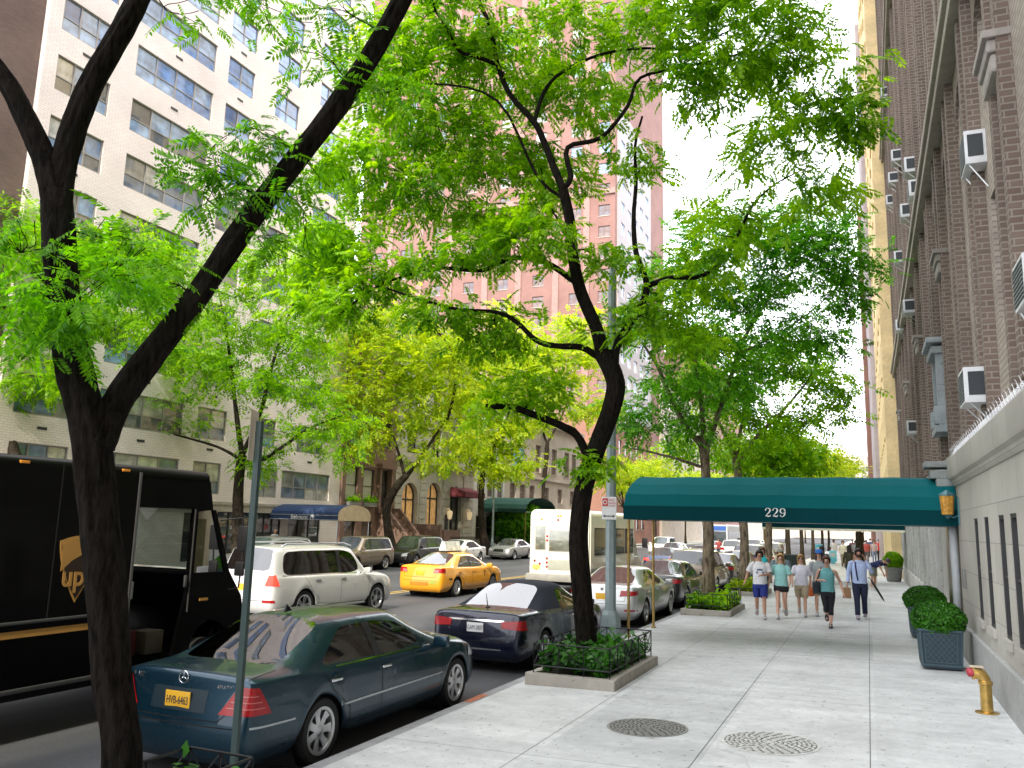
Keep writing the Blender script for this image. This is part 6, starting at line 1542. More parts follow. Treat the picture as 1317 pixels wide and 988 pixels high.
for Y, z, lb in [(24.2, 12.1, 'white air conditioner with brace under the string course of the brick wall'), (22.9, 10.9, 'white air conditioner just above the string course'), (31.5, 15.6, 'large pale air conditioner halfway up the brick wall'), (35, 16.2, 'one of two small air conditioners side by side high on the brick wall'), (38.5, 16.6, 'farther of two small air conditioners side by side high on the brick wall'), (27.5, 12.0, 'small pale air conditioner left of the braced one'), (33.5, 12.4, 'small air conditioner on the middle storeys of the far brick wall'), (35.5, 10.2, 'air conditioner low on the far brick wall beside the yellow building'), (29.0, 9.3, 'small air conditioner right of the lowest far one'), (38.0, 21.5, 'highest air conditioner at the top of the view'), (31.0, 5.6, 'bluish air conditioner a little above the green canopy')]:
    air_con(Y, z, .62, .44, .42, lb)
# ------------------------------------------------------------ further right-hand buildings
ops = [(a, a+1.2, z, z+1.9, 'd') for z in [4+3.3*k for k in range(14)] for a in [1.2+3*q for q in range(8)]]
building('apartment_house', 'tall cream apartment house coloured as sunlit just beyond the brown brick one', 'building', (WALL-.55, 71.5, 0), RIGHT, 24.5, 54, 14, YEL, ops, {'d': dict(n=1, pane=PANED, frm=FRM)}, .2, YEL)
ops = [(a, a+1.4, z, z+1.8, 'd') for z in [5+3.3*k for k in range(10)] for a in [2+3.5*q for q in range(8)]]
building('apartment_house', 'lavender grey apartment house beyond the yellow one', 'building', (WALL-.85, 101, 0), RIGHT, 29.3, 46, 14, LAV, ops, {'d': dict(n=1, pane=PANED)}, .2)
building('apartment_house', 'thin slice of a reddish building at the end of the right side', 'building', (WALL-1.25, 150, 0), RIGHT, 48, 40, 14, RB, ops, {'d': dict(n=1, pane=PANED)}, .2)
building('apartment_house', 'unseen tall brick block added behind the camera to shade the near kerb', 'building', (WALL+.2, -20, 0), RIGHT, 75, 62, 14, GB, [(a, a+1.4, z, z+1.9, 'd') for z in [4+3.3*k for k in range(17)] for a in [2+3.5*q for q in range(20)]], {'d': dict(n=1, pane=PANED)}, .2)  # unseen block added so its shadow covers the near pavement and parked cars
ops = [(a, a+1.8, z, z+1.9, 'd') for z in [4+3.4*q for q in range(7)] for a in [2+4.5*q for q in range(14)]]
building('distant_building', 'long hazy pale building closing the very end of the street', 'building', (-48, 330, 0), 0, 66, 30, 14, TAN, ops, {'d': dict(n=1, pane=PANED)}, .2)
# ------------------------------------------------------------ pavement furniture
PLB = M('dark blue lead planter', (.022, .045, .062), .5, var=.2, nscale=6, fine=40)
def planter(X, Y, label, shl, seed, s=.64):
    z = gz(X); o = thing('planter_box', label, 'planter', (X, Y, z), 0, 'dark square planters by the entrance')
    h = .66
    m = MB(); t = s/2; b = t*.90
    m.prism([(-b, -b, .03), (b, -b, .03), (b, b, .03), (-b, b, .03)], (0, 0, .01))
    m.add([(-b, -b, .04), (b, -b, .04), (b, b, .04), (-b, b, .04), (-t, -t, h), (t, -t, h), (t, t, h), (-t, t, h)], [(0, 1, 5, 4), (1, 2, 6, 5), (2, 3, 7, 6), (3, 0, 4, 7)])
    m.add([(-t, -t, h-.06), (t, -t, h-.06), (t, t, h-.06), (-t, t, h-.06)], [(0, 1, 2, 3)])
    m.build('box', [PLB], o)
    m = MB()
    for sx in range(4):
        m.T = Matrix.Rotation(sx*math.pi/2, 4, 'Z')
        def fp(u, v): hw = b+(t-b)*v; return Vector((u*hw, -hw-.008, .04+(h-.04)*v))
        m.tube([fp(-1, .97), fp(1, .97)], .022, 6); m.tube([fp(-1, .06), fp(1, .06)], .022, 6); m.tube([fp(-.96, .06), fp(-.96, .97)], .018, 6)
        for k in range(-3, 4):
            for sg_ in (1, -1):
                u0 = k*.27; pts = []
                for v in np.linspace(.16, .87, 12):
                    u = u0+sg_*(v-.5)*1.9*.9
                    if abs(u) < .80: pts.append(fp(u, v))
                if len(pts) > 1: m.tube(pts, .007, 4)
        m.tube([fp(-.8, .14), fp(.8, .14)], .01, 4); m.tube([fp(-.8, .89), fp(.8, .89)], .01, 4); m.tube([fp(-.8, .14), fp(-.8, .89)], .01, 4); m.tube([fp(.8, .14), fp(.8, .89)], .01, 4)
    m.T = None; m.build('lattice', [M('lead lattice', (.05, .085, .105), .5)], o)
    leafy('boxwood_shrub', shl, 'shrub', (X, Y, z+.80), .44, .44, .31, 6500, .026, LEAF_D2, seed, surf=.90, lumpy=.35, group='clipped boxwoods in the square planters')
LEAF_D2 = leafmat('boxwood leaf', (.008, .05, .004), (.06, .24, .012), (1.3, 1.6, .6), .3)
planter(1.04, 16.35, 'near dark blue lattice planter box beside the entrance wall', 'clipped round boxwood in the nearer square planter', 5)
planter(1.08, 20.9, 'farther dark blue planter box, mostly hidden by the near one', 'clipped round boxwood in the farther square planter', 6)
pt = thing('planter_pot', 'grey stone tub planter far along the wall under the second canopy', 'planter', (1.02, 44.0, .02))
m = MB(); m.lathe([(.0, .02), (.30, .02), (.32, .08), (.38, .58), (.42, .60), (.42, .67), (.36, .67), (.35, .62), (0, .62)], 20); m.build('tub', [concrete('grey tub', (.28, .28, .26), False)], pt, True)
leafy('boxwood_shrub', 'bright ball-shaped shrub in the grey stone tub', 'shrub', (1.02, 44.0, .98), .44, .44, .42, 3000, .05, LEAF_M, 7, surf=.85)
# brass standpipe
BR = M('polished brass', (.62, .40, .12), .28, metal=.9, var=.25, nscale=9)
s_ = thing('standpipe', 'brass fire standpipe with red capped outlet standing by the right wall', 'standpipe', (1.30, 12.6, gz(1.30)))
m = MB(); m.lathe([(0, 0), (.14, 0), (.14, .012), (.075, .02), (.075, .02)], 24); m.tube([(0, 0, .01), (0, 0, .37), (-.008, 0, .42), (-.04, 0, .465), (-.10, 0, .48), (-.14, 0, .48)], [.072, .07, .07, .074, .074, .07], 20); m.lathe([(.07, 0), (.085, .01), (.085, .05), (.07, .06)], 20, (0, 0, .34)); m.lathe([(.06, -.145), (.083, -.145), (.083, -.115), (.07, -.11)], 20, (0, 0, .48), 'X'); m.build('pipe', [BR], s_, 35)
m = MB()
for sy in (1, -1): m.lathe([(0, -.20), (.045, -.198), (.05, -.19), (.05, -.135), (.04, -.13)], 14, (0, sy*.045, .485), 'X'); m.box((-.2, sy*.045, .485), (.02, .11, .02))
m.build('red_cap', [M('faded red cap', (.42, .03, .05), .5, var=.3, nscale=30)], s_, 35)
m = MB(); m.box((-.09, 0, .56), (.16, .10, .02), bev=.005); m.build('cap_plate', [M('pale worn plate', (.6, .5, .35), .5)], s_, 35)
# manhole covers
def manhole(X, Y, r, label, pale=1):
    o = thing('manhole_cover', label, 'manhole cover', (X, Y, gz(X)), 0, 'manhole covers in the pavement'); o.rotation_euler = (0, R(-1.15), 0)
    CI = M('worn cast iron %d' % pale, ((.24, .24, .23), (.60, .60, .58))[pale], .55, metal=.15, var=.2, nscale=10); CD = M('dirt in the casting %d' % pale, ((.07, .07, .065), (.15, .15, .145))[pale], .9)
    m = MB(); m.lathe([(r, .003), (r, .005), (r*.93, .006), (r*.93, .004)], 48); m.build('ring', [CI], o)
    m = MB(); m.lathe([(0, .004), (r*.93, .004)], 48); m.build('plate', [CD], o)
    m = MB()
    for q, rr in enumerate(np.linspace(.12, .87, 9)):
        nseg = max(6, int(rr*34))
        for k in range(nseg):
            a = 2*math.pi*(k+.5*(q % 2))/nseg; wd = 2*math.pi*rr*r/nseg*.70
            m.box((rr*r*math.cos(a), rr*r*math.sin(a), .006), (r*.058, wd, .006), rz=a+(.5 if (k+q) % 3 == 0 else 0))
    m.box((0, 0, .007), (r*.12, r*.12, .008), rz=.4)
    m.build('raised_pattern', [CI], o)
manhole(-1.08, 9.85, .52, 'pale round manhole cover, the nearer right one on the pavement')
manhole(-2.47, 9.98, .47, 'darker round manhole cover on the pavement left of the pale one', 0)
# tree beds
IRON = M('black iron', (.012, .012, .014), .5, metal=.4)
SOIL = M('dark soil', (.035, .025, .018), .95, var=.4, nscale=12)
def bed(label, x0, x1, y0, y1, seed, kerb_h=.16, fence=True, leaves=2600, size=.055, leaf=None, fh=.42, flab=None, plab=None, grp='planted tree beds in the pavement'):
    cx, cy_ = (x0+x1)/2, (y0+y1)/2; zc = gz(cx); o = thing('tree_bed', label, 'tree bed', (cx, cy_, zc), 0, grp); tl = .02
    a, b = (x1-x0)/2, (y1-y0)/2; t = .15
    m = MB()
    for (c, d) in (((0, -b+t/2), (2*a, t)), ((0, b-t/2), (2*a, t)), ((-a+t/2, 0), (t, 2*b-2*t-.004)), ((a-t/2, 0), (t, 2*b-2*t-.004))):
        m.box((c[0], c[1], kerb_h/2+.02*c[0]-.02), (d[0], d[1], kerb_h+.04), bev=.015, ry=0)
    m.build('kerb_edging', [concrete('bed kerb stone', (.40, .37, .32), False) if 'bed kerb stone' not in bpy.data.materials else bpy.data.materials['bed kerb stone']], o, 35)
    m = MB(); m.box((0, 0, kerb_h*.4), (2*a-.3, 2*b-.3, .1)); m.build('soil', [SOIL], o)
    if fence:
        f = thing('tree_guard', flab or 'low black iron guard around the planted bed', 'tree guard', (cx, cy_, zc+kerb_h), 0, 'low iron guards around the tree beds')
        ax, bx = a-.1, b-.1; m = MB()
        cs = [(-ax, -bx), (ax, -bx), (ax, bx), (-ax, bx)]
        for (p, q) in zip(cs, cs[1:]+cs[:1]):
            for z in (fh, .10): m.tube([(p[0], p[1], z), (q[0], q[1], z)], .011, 5)
            ln_ = math.hypot(q[0]-p[0], q[1]-p[1]); k_ = max(2, round(ln_/.42))
            for k in range(k_+1):
                x, y = p[0]+(q[0]-p[0])*k/k_, p[1]+(q[1]-p[1])*k/k_
                m.tube([(x, y, -.08), (x, y, fh+.01)], .010, 5)
                if k < k_:
                    x2, y2 = p[0]+(q[0]-p[0])*(k+1)/k_, p[1]+(q[1]-p[1])*(k+1)/k_
                    m.tube([(x, y, fh), (x2, y2, .10)], .007, 4); m.tube([(x2, y2, fh), (x, y, .10)], .007, 4)
        m.build('iron_railing', [IRON], f)
    rs = np.random.RandomState(seed); n = leaves
    P = np.stack([rs.uniform(-a+.12, a-.12, n), rs.uniform(-b+.12, b-.12, n), kerb_h+.02+np.abs(rs.normal(0, .12, n))+.10*rs.rand(n)], 1)
    P[:, 2] += .10*np.sin(P[:, 0]*7+seed)*np.sin(P[:, 1]*6); P[:, 2] = np.maximum(P[:, 2], kerb_h*.6)
    A_ = rs.normal(0, 1, (n, 3)); A_[:, 2] *= .5; A_ /= np.linalg.norm(A_, axis=1, keepdims=True); Bv = np.cross(A_, np.array([0, 0, 1.0])+rs.normal(0, .5, (n, 3))); Bv /= np.linalg.norm(Bv, axis=1, keepdims=True); s2 = size*(.6+.8*rs.rand(n, 1))
    V = np.stack([P-A_*s2, P+Bv*s2*.75, P+A_*s2, P-Bv*s2*.75], 1).reshape(-1, 3)
    g_ = thing('ground_cover', plab or 'leafy green ground cover filling the bed', 'ground cover', (cx, cy_, zc)); link('foliage', npmesh('foliage', V, np.arange(n*4).reshape(-1, 4), leaf or LEAF_D3), g_); g_['kind'] = 'stuff'
LEAF_D3 = leafmat('bedding leaf', (.008, .05, .006), (.06, .22, .02), (1.3, 1.6, .7), .35)
bed('stone-edged tree bed with ivy beside the black convertible', -4.80, -3.42, 11.9, 14.6, 61, flab='black iron guard with crossed bars around the ivy bed by the convertible', plab='dense ivy in the bed at the foot of the crooked tree')
bed('stone-edged tree bed beyond the canopy with bright leaves', -4.86, -3.5, 23.4, 26.2, 62, leaves=1800, size=.08, leaf=LEAF_M, flab='low iron guard around the bed just beyond the canopy', plab='bright green leaves in the bed just beyond the canopy')
bed('third tree bed further up the pavement', -4.86, -3.5, 31.2, 33.8, 63, leaves=1200, size=.1, leaf=LEAF_Y, flab='low iron guard around the third bed', plab='pale leaves in the third bed up the pavement')
bed('tree bed at the bottom edge around the nearest trunk', -5.0+.1, -4.1, 3.4, 5.25, 64, leaves=900, flab='black iron guard at the bottom edge beside the nearest trunk', plab='dark leaves around the foot of the nearest trunk', fh=.45)
# lamp post with its parking sign
GALV = M('galvanised grey green steel', (.27, .33, .34), .5, metal=.3, var=.12, nscale=5)
lp = thing('lamp_post', 'tall grey octagonal lamp post standing at the kerb by the planted bed', 'lamp post', (-4.86, 16.6, gz(-4.86)))
m = MB(); m.lathe([(.0, 0), (.27, 0), (.27, .10), (.22, .16), (.215, .50), (.19, .60), (.13, .68), (.115, .74), (.085, 7.7), (.06, 7.85), (0, 7.9)], 8); m.build('pole', [GALV], lp, 20)
ps = thing('parking_sign', 'white no standing sign with red symbol and black arrow on the lamp post', 'sign', (-4.86, 16.46, 2.62))
m = MB(); m.box((0, 0, .0), (.31, .008, .46), bev=.003); m.build('sign_plate', [M('white sign face', (.74, .74, .74), .5, var=.04)], ps)
def flat(mb, pts, y=-.006): mb.prism([(a, y, b) for a, b in pts], (0, -.002, 0)); return mb
SR = M('sign red', (.55, .03, .03), .5); SB = M('sign black', (.02, .02, .02), .5)
m = MB(); flat(m, [(-.14, .04), (-.02, .04), (-.02, .2), (-.14, .2)]); m.build('red_symbol', [SR], ps)
m = MB(); m.lathe([(.045, -.0105), (.045, -.012), (.03, -.012), (.03, -.0105)], 20, (-.08, 0, .12), 'Y'); m.build('symbol_ring', [MATS['white sign face']], ps)
text('sign_lettering', 'NO', .075, SR, ps, (.06, -.008, .165), (R(90), 0, 0), .001); text('sign_lettering', 'STANDING', .05, SR, ps, (.065, -.008, .10), (R(90), 0, 0), .001, sx=.62); text('sign_lettering', 'ANYTIME', .05, SR, ps, (.065, -.008, .045), (R(90), 0, 0), .001, sx=.62)
m = MB(); flat(m, [(-.08, -.17), (.08, -.17), (.08, -.19), (.13, -.16), (.08, -.13), (.08, -.15), (-.08, -.15), (-.08, -.13), (-.13, -.16), (-.08, -.19)]); m.build('arrow', [SB], ps)
# slim sign pole in front of the teal saloon
sp = thing('sign_pole', 'slim dark green sign pole at the kerb in front of the teal saloon', 'pole', (-5.0+.02, 5.86, gz(-4.98)))
POLE = M('dark green pole', (.028, .055, .05), .55, var=.2, nscale=8)
m = MB()
m.box((0, 0, 1.6), (.058, .02, 3.2)); m.box((-.022, .016, 1.6), (.012, .03, 3.2)); m.box((.022, .016, 1.6), (.012, .03, 3.2)); m.build('post', [POLE], sp)
ss = thing('street_sign', 'weathered pale parking sign seen edge-on at the top of the slim pole', 'sign', (-5.03, 5.80, 2.98), R(-62))
m = MB(); m.box((-.155, 0, 0), (.31, .006, .46), bev=.002); m.build('sign_plate', [M('weathered sign face', (.50, .42, .34), .6)], ss)
m = MB(); flat(m, [(-.26, -.16), (-.05, -.16), (-.05, -.12), (-.26, -.12)], -.005); m.build('red_bar', [SR], ss)
# far lamp post, shrub, litter bin, litter
fp_ = thing('lamp_post', 'slender grey pole on the far pavement beside the round shrub', 'lamp post', (-26.1, 57.6, gz(-26.1)))
m = MB(); m.lathe([(.16, 0), (.16, .8), (.09, 1.0), (.07, 8.6), (0, 8.7)], 8); m.build('pole', [GALV], fp_, 20); m = MB(); m.tube([(0, 0, 8.4), (.8, 0, 9.1), (2.2, 0, 9.2)], .05, 6); m.box((2.5, 0, 9.2), (.7, .3, .15), bev=.04); m.build('arm', [GALV], fp_, 35)
leafy('round_shrub', 'big round dark shrub on the far pavement left of the bus', 'shrub', (-27.6, 66.5, 2.0), 3.0, 2.6, 2.0, 6000, .2, LEAF_D, 71, surf=.6)
bn = thing('litter_bin', 'dark green litter bin beyond the walking group', 'bin', (-3.9, 47.5, gz(-3.9)))
m = MB(); m.lathe([(0, 0), (.40, 0), (.46, 1.05), (.48, 1.08), (.44, 1.1), (.42, 1.0), (.36, .1)], 20); m.build('basket', [M('dark green mesh bin', (.03, .05, .045), .6)], bn, True)
m = MB()
for k in range(24): a = 2*math.pi*k/24; m.tube([(.415*math.cos(a), .415*math.sin(a), .03), (.475*math.cos(a), .475*math.sin(a), 1.05)], .012, 4)
m.build('slat', [IRON], bn)['kind'] = 'stuff'
for k, (X, Y) in enumerate(((-6.6, 5.9), (-6.75, 5.75))):
    lt = thing('litter_scrap', ['small white crumpled paper scrap on the road by the nearest trunk', 'second dark wrapper scrap on the road by the nearest trunk'][k], 'litter', (X, Y, ROADZ+.005))
    m = MB(); m.add([(0, 0, 0), (.06, .01, .012), (.07, .05, .004), (.01, .06, .02), (.035, .03, .03)], [(0, 1, 4), (1, 2, 4), (2, 3, 4), (3, 0, 4)]); m.build('paper', [M('litter %d' % k, ((.6, .6, .58), (.1, .1, .1))[k], .7)], lt)
# market stand colours far up the pavement
for k, (X, Y, w_, h_, c, lb) in enumerate([(-3.4, 66, .5, 1.5, (.1, .5, .7), 'bright blue news box far up the pavement'), (-2.5, 67, .5, 1.0, (.15, .6, .75), 'low turquoise news box far up the pavement')]):
    o = thing('news_box', lb, 'news box', (X, Y, gz(X)))
    m = MB(); m.box((0, 0, h_*.55), (w_, .5, h_*.8), bev=.04); m.box((0, 0, .08), (.3, .3, .16)); m.build('case', [M('news box paint %d' % k, c, .4)], o, 35)
    m = MB(); m.box((0, -.255, h_*.65), (w_*.7, .01, h_*.3)); m.build('display_window', [FRMW], o)
# ------------------------------------------------------------ people
SKINS = {k: M('skin '+k, c, .5, var=.06, nscale=8) for k, c in (('fair', (.62, .36, .26)), ('tan', (.48, .26, .17)), ('brown', (.26, .135, .08)))}
EYE = M('dark eye', (.02, .015, .012), .3)
def cloth(c): return M('cloth %.3f %.3f %.3f' % c, c, .85, var=.14, nscale=7, fine=30)
def skin_body(joints, edges, root_i, mat, parent, level=2):
    me = bpy.data.meshes.new('body'); me.from_pydata([j[0] for j in joints], edges, [])
    o = bpy.data.objects.new('tmp_body', me); col.objects.link(o)
    md = o.modifiers.new('skin', 'SKIN'); md.use_smooth_shade = True; md.branch_smoothing = .4
    for i, j in enumerate(joints):
        sv = me.skin_vertices[0].data[i]; r = j[1]; sv.radius = (r, r) if not isinstance(r, tuple) else r; sv.use_root = (i == root_i)
    sb = o.modifiers.new('s', 'SUBSURF'); sb.levels = level; sb.render_levels = level
    dg = bpy.context.evaluated_depsgraph_get(); m2 = bpy.data.meshes.new_from_object(o.evaluated_get(dg)); bpy.data.objects.remove(o)
    m2.materials.clear(); m2.materials.append(mat); m2.polygons.foreach_set('use_smooth', [True]*len(m2.polygons))
    return link('body', m2, parent)
def ell_loft(mb, rings, n=18):
    """rings: (centre, rx, ry) stacked upward"""
    vs = []
    for c, rx, ry in rings:
        for k in range(n):
            a = 2*math.pi*k/n; ca, sa = math.cos(a), math.sin(a)
            vs.append((c[0]+rx*math.copysign(abs(ca)**.85, ca), c[1]+ry*math.copysign(abs(sa)**.85, sa), c[2]))
    mb.add(vs, [(i*n+k, i*n+(k+1) % n, (i+1)*n+(k+1) % n, (i+1)*n+k) for i in range(len(rings)-1) for k in range(n)])
POSE = {
 'stand': dict(kneeL=(.10, -.02, .50), ankL=(.10, .02, .09), kneeR=(-.10, -.02, .50), ankR=(-.10, .02, .09), elbL=(.24, .03, 1.14), wrL=(.25, -.06, .90), elbR=(-.24, .03, 1.14), wrR=(-.25, -.06, .90)),
 'walkA': dict(kneeL=(.09, -.16, .50), ankL=(.09, -.24, .10), kneeR=(-.09, .02, .50), ankR=(-.09, .26, .18), elbL=(.25, .12, 1.16), wrL=(.25, .10, .92), elbR=(-.25, -.06, 1.16), wrR=(-.24, -.22, .97)),
 'walkB': dict(kneeR=(-.09, -.16, .50), ankR=(-.09, -.24, .10), kneeL=(.09, .02, .50), ankL=(.09, .26, .18), elbR=(-.25, .12, 1.16), wrR=(-.25, .10, .92), elbL=(.25, -.06, 1.16), wrL=(.24, -.22, .97)),
}
def person(label, X, Y, h=1.72, face=0, pose='walkA', skin='fair', hair=('short', (.05, .03, .02)), shirt=(.7, .7, .7), sleeve='short', bottom='shorts', bcol=(.02, .03, .15), shoe=(.5, .5, .5), fat=1.0, over=None, group=None, bend=0, far=False, hat=None, beard=None, glasses=False, name='person'):
    s = h/1.74
    root = thing(name, label, 'person', (X, Y, gz(X)), R(face), group); root.scale = (s, s, s)
    P = dict(POSE[pose]); P.update(over or {})
    fem = hair[0] == 'long'
    sh = .165 if fem else .185
    def T(p):       # bend the upper body forward about the hips
        p = Vector(p)
        if bend and p.z > .97:
            q = p-Vector((0, 0, .97)); q.rotate(Matrix.Rotation(R(bend), 3, 'X')); p = q+Vector((0, 0, .97))
        return p
    J = []; E = []
    def j(p, r, par=None):
        J.append((tuple(p), r)); i = len(J)-1
        if par is not None: E.append((par, i))
        return i
    pel = j((0, 0, .95), .10); bel = j(T((0, 0, 1.10)), .10, pel); ch = j(T((0, .0, 1.30)), .12, bel); nb = j(T((0, .01, 1.46)), .062, ch); nt = j(T((0, -.01, 1.54)), .052, nb)
    h0 = j(T((0, -.022, 1.60)), .070, nt); h1 = j(T((0, -.018, 1.665)), .098, h0); h2 = j(T((0, -.005, 1.715)), .075, h1)
    j(T((0, -.128, 1.640)), .013, h1)
    for sg, S in ((1, 'L'), (-1, 'R')):
        a = j(T((sg*sh*.6, 0, 1.43)), .065, nb if 0 else ch); a = j(T((sg*sh, .0, 1.415)), .058, a)
        el = P['elb'+S]; wr = P['wr'+S]
        if not P.get('abs'): el, wr = T(el), T(wr)
        el, wr = Vector(el), Vector(wr)
        e = j(el, .040, j(Vector(T((sg*sh, 0, 1.41))).lerp(el, .5), .046, a)); w_ = j(wr, .028, j(el.lerp(wr, .4), .036, e))
        d = (wr-el).normalized(); pm = wr+d*.055; p_ = j(pm, .034, w_)
        if not far:
            sd = d.cross(Vector((0, 1, 0)));  sd = sd.normalized() if sd.length > .1 else Vector((1, 0, 0)); fw = d.cross(sd).normalized(); sp = -fw if 0 else fw
            for q, (o_, ln) in enumerate(((-.030, .062), (-.010, .074), (.010, .070), (.028, .055))):
                k1 = j(pm+d*.035+sp*o_, .0105, p_); k2 = j(pm+d*(.035+ln*.55)+sp*o_+sd*.008*sg, .0095, k1); j(pm+d*(.03+ln*.95)+sp*o_+sd*.026*sg, .008, k2)
            t1 = j(pm-d*.005-sp*.042, .0115, p_); j(pm+d*.035-sp*.055+sd*.012*sg, .0095, t1)
        hp = j((sg*.085, 0, .90), .092, pel); kn, an = Vector(P['knee'+S]), Vector(P['ank'+S])
        k_ = j(kn, .056, j(Vector((sg*.095, 0, .88)).lerp(kn, .5), .074, hp)); an_ = j(an, .038, j(kn.lerp(an, .35), .056, k_))
        j(an+Vector((0, -.12, -.055)), .03, an_)
    body = skin_body(J, E, 0, SKINS[skin], root, 1 if far else 2)
    # shirt
    m = MB(); f = fat; hem = .86 if sleeve != 'none' else .88
    rg = [(T((0, 0, hem)), .178*f, .128*f), (T((0, 0, .95)), .176*f, .128*f), (T((0, -.01*f, 1.06)), (.158 if fem else .168)*f, .124*f), (T((0, -.01, 1.20)), (.160 if fem else .178)*f, .128*f), (T((0, 0, 1.32)), .182*(f*.5+.5), .128*(f*.5+.5)), (T((0, .005, 1.40)), .178, .105), (T((0, .01, 1.455)), .115, .078), (T((0, .008, 1.49)), .07, .062)]
    if bend:
        vs = []; n = 18
        for (c, rx, ry), z in zip(rg, (hem, .95, 1.06, 1.2, 1.32, 1.4, 1.455, 1.49)):
            for k in range(n): a = 2*math.pi*k/n; vs.append(T((rx*math.cos(a), ry*math.sin(a), max(z, .971))))
        m.add(vs, [(i*n+k, i*n+(k+1) % n, (i+1)*n+(k+1) % n, (i+1)*n+k) for i in range(len(rg)-1) for k in range(n)])
    else: ell_loft(m, rg)
    if sleeve != 'none':
        for sg, S in ((1, 'L'), (-1, 'R')):
            a = T((sg*(sh-.05), 0, 1.425)); el, wr = P['elb'+S], P['wr'+S]
            if not P.get('abs'): el, wr = T(el), T(wr)
            el, wr = Vector(el), Vector(wr); b = Vector(T((sg*(sh+.01), 0, 1.40)))
            if sleeve == 'short': m.tube([a, b, b.lerp(el, .45), b.lerp(el, .80)], [.062, .076, .074, .078], 12, cap=False)
            else: m.tube([a, b, b.lerp(el, .5), el, el.lerp(wr, .5), el.lerp(wr, .97)], [.06, .072, .062, .054, .047, .040], 12, cap=False)
    m.build('shirt', [cloth(shirt)], root, 'all')
    # lower clothing
    m = MB()
    wl = [((0, 0, .80), .175*f, .125*f), ((0, 0, .88), .178*f, .13*f), ((0, 0, .96), .165*f, .12*f), ((0, 0, 1.01), .158*f, .115*f)]
    ell_loft(m, wl)
    to = {'shorts': .88, 'short': .42, 'pants': 2, 'leggings': 1.45, 'skirt': .8}[bottom]
    for sg, S in ((1, 'L'), (-1, 'R')):
        hp = Vector((sg*.088*f, 0, .90)); kn, an = Vector(P['knee'+S]), Vector(P['ank'+S])
        tight = bottom == 'leggings'
        pts = [hp, hp.lerp(kn, .3), hp.lerp(kn, min(to, 1)*.98)]; rr = [.10*f, .105*f, (.092 if not tight else .078)]
        if to > 1: pts = [hp, hp.lerp(kn, .35), hp.lerp(kn, .7), kn, kn.lerp(an, .4), kn.lerp(an, (to-1)*.97)]; rr = [.10*f, .104*f, .09, .074, .068, .064] if not tight else [.10*f, .10*f, .082, .064, .064, .056]
        m.tube(pts, rr, 12, cap=False)
    m.build({'shorts': 'shorts', 'short': 'shorts', 'pants': 'trousers', 'leggings': 'leggings', 'skirt': 'skirt'}[bottom], [cloth(bcol)], root, 'all')
    for S in 'LR':
        an = Vector(P['ank'+S]); kn = Vector(P['knee'+S]); m = MB()
        pit = R(-38) if an.z > .13 else 0
        m.T = Matrix.Translation(an) @ Matrix.Rotation(pit, 4, 'X')
        ell = [((0, .0, -.085), .046, .10), ((0, -.03, -.07), .05, .135), ((0, -.03, -.045), .048, .13), ((0, -.01, -.015), .042, .085), ((0, .012, .02), .040, .052), ((0, .012, .04), .038, .045)]
        ell_loft(m, ell, 14); m.poly([(.046*math.cos(2*math.pi*k/14), .1*math.sin(2*math.pi*k/14), -.085) for k in range(14)])
        m.build('shoe', [cloth(shoe)], root, 'all')
    hc = M('hair %.3f %.3f %.3f' % hair[1], hair[1], .6, var=.35, nscale=40)
    m = MB(); n = 16; c = Vector((0, -.004, 1.672))
    def hp_(az, el, k=1.0): return c+Vector((math.sin(az)*math.cos(el)*.108*k, math.cos(az)*math.cos(el)*.122*k, math.sin(el)*.128*k))
    rows = []
    for i in range(7):
        row = []
        for q in range(n+1):
            az = -math.pi+2*math.pi*q/n; front = max(0, -math.cos(az)); lo = R(-38 if hair[0] != 'long' else -45)*(1-front**.6)+R(34)*front**.6
            el = lo+(R(89)-lo)*i/6; row.append(hp_(az, el))
        rows.append(row)
    vs = [tuple(T(p)) for r in rows for p in r]; m.add(vs, [(i*(n+1)+q, i*(n+1)+q+1, (i+1)*(n+1)+q+1, (i+1)*(n+1)+q) for i in range(6) for q in range(n)])
    if hair[0] == 'long':
        ell_loft(m, [((0, .06, 1.40), .09, .03), ((0, .07, 1.50), .10, .045), ((0, .055, 1.60), .105, .065), ((0, .03, 1.68), .10, .08)], 12)
    if hair[0] == 'tied': m.tube([T((0, .10, 1.68)), T((0, .16, 1.66)), T((0, .17, 1.58))], [.03, .035, .01], 8)
    if hair[0] != 'none': m.build('hair', [hc], root, 'all')
    if not far:
        for sx in (1, -1):
            m = MB(); m.lathe([(0, -.006), (.009, -.004), (.012, .004)], 8, T((sx*.034, -.108, 1.668)), 'Y'); m.build('eye', [EYE], root, True)
            m = MB(); m.box(T((sx*.096, .0, 1.652)), (.018, .035, .056), bev=.008); m.build('ear', [SKINS[skin]], root, 35)
        m = MB(); m.box(T((0, -.108, 1.602)), (.042, .014, .009), bev=.003); m.build('mouth', [M('lips', (.38, .12, .10), .5)], root, 35)
    if glasses:
        m = MB()
        for sx in (1, -1): m.box(T((sx*.036, -.116, 1.667)), (.052, .012, .034), bev=.005); m.box(T((sx*.08, -.06, 1.672)), (.006, .12, .008))
        m.build('sunglasses', [BLACKP], root, 35)
    if beard:
        m = MB(); ell_loft(m, [(T((0, -.055, 1.555)), .03, .03), (T((0, -.052, 1.575)), .062, .062), (T((0, -.042, 1.600)), .072, .070), (T((0, -.030, 1.622)), .080, .060)], 14); m.build('beard', [M('beard', beard, .8)], root, 'all')
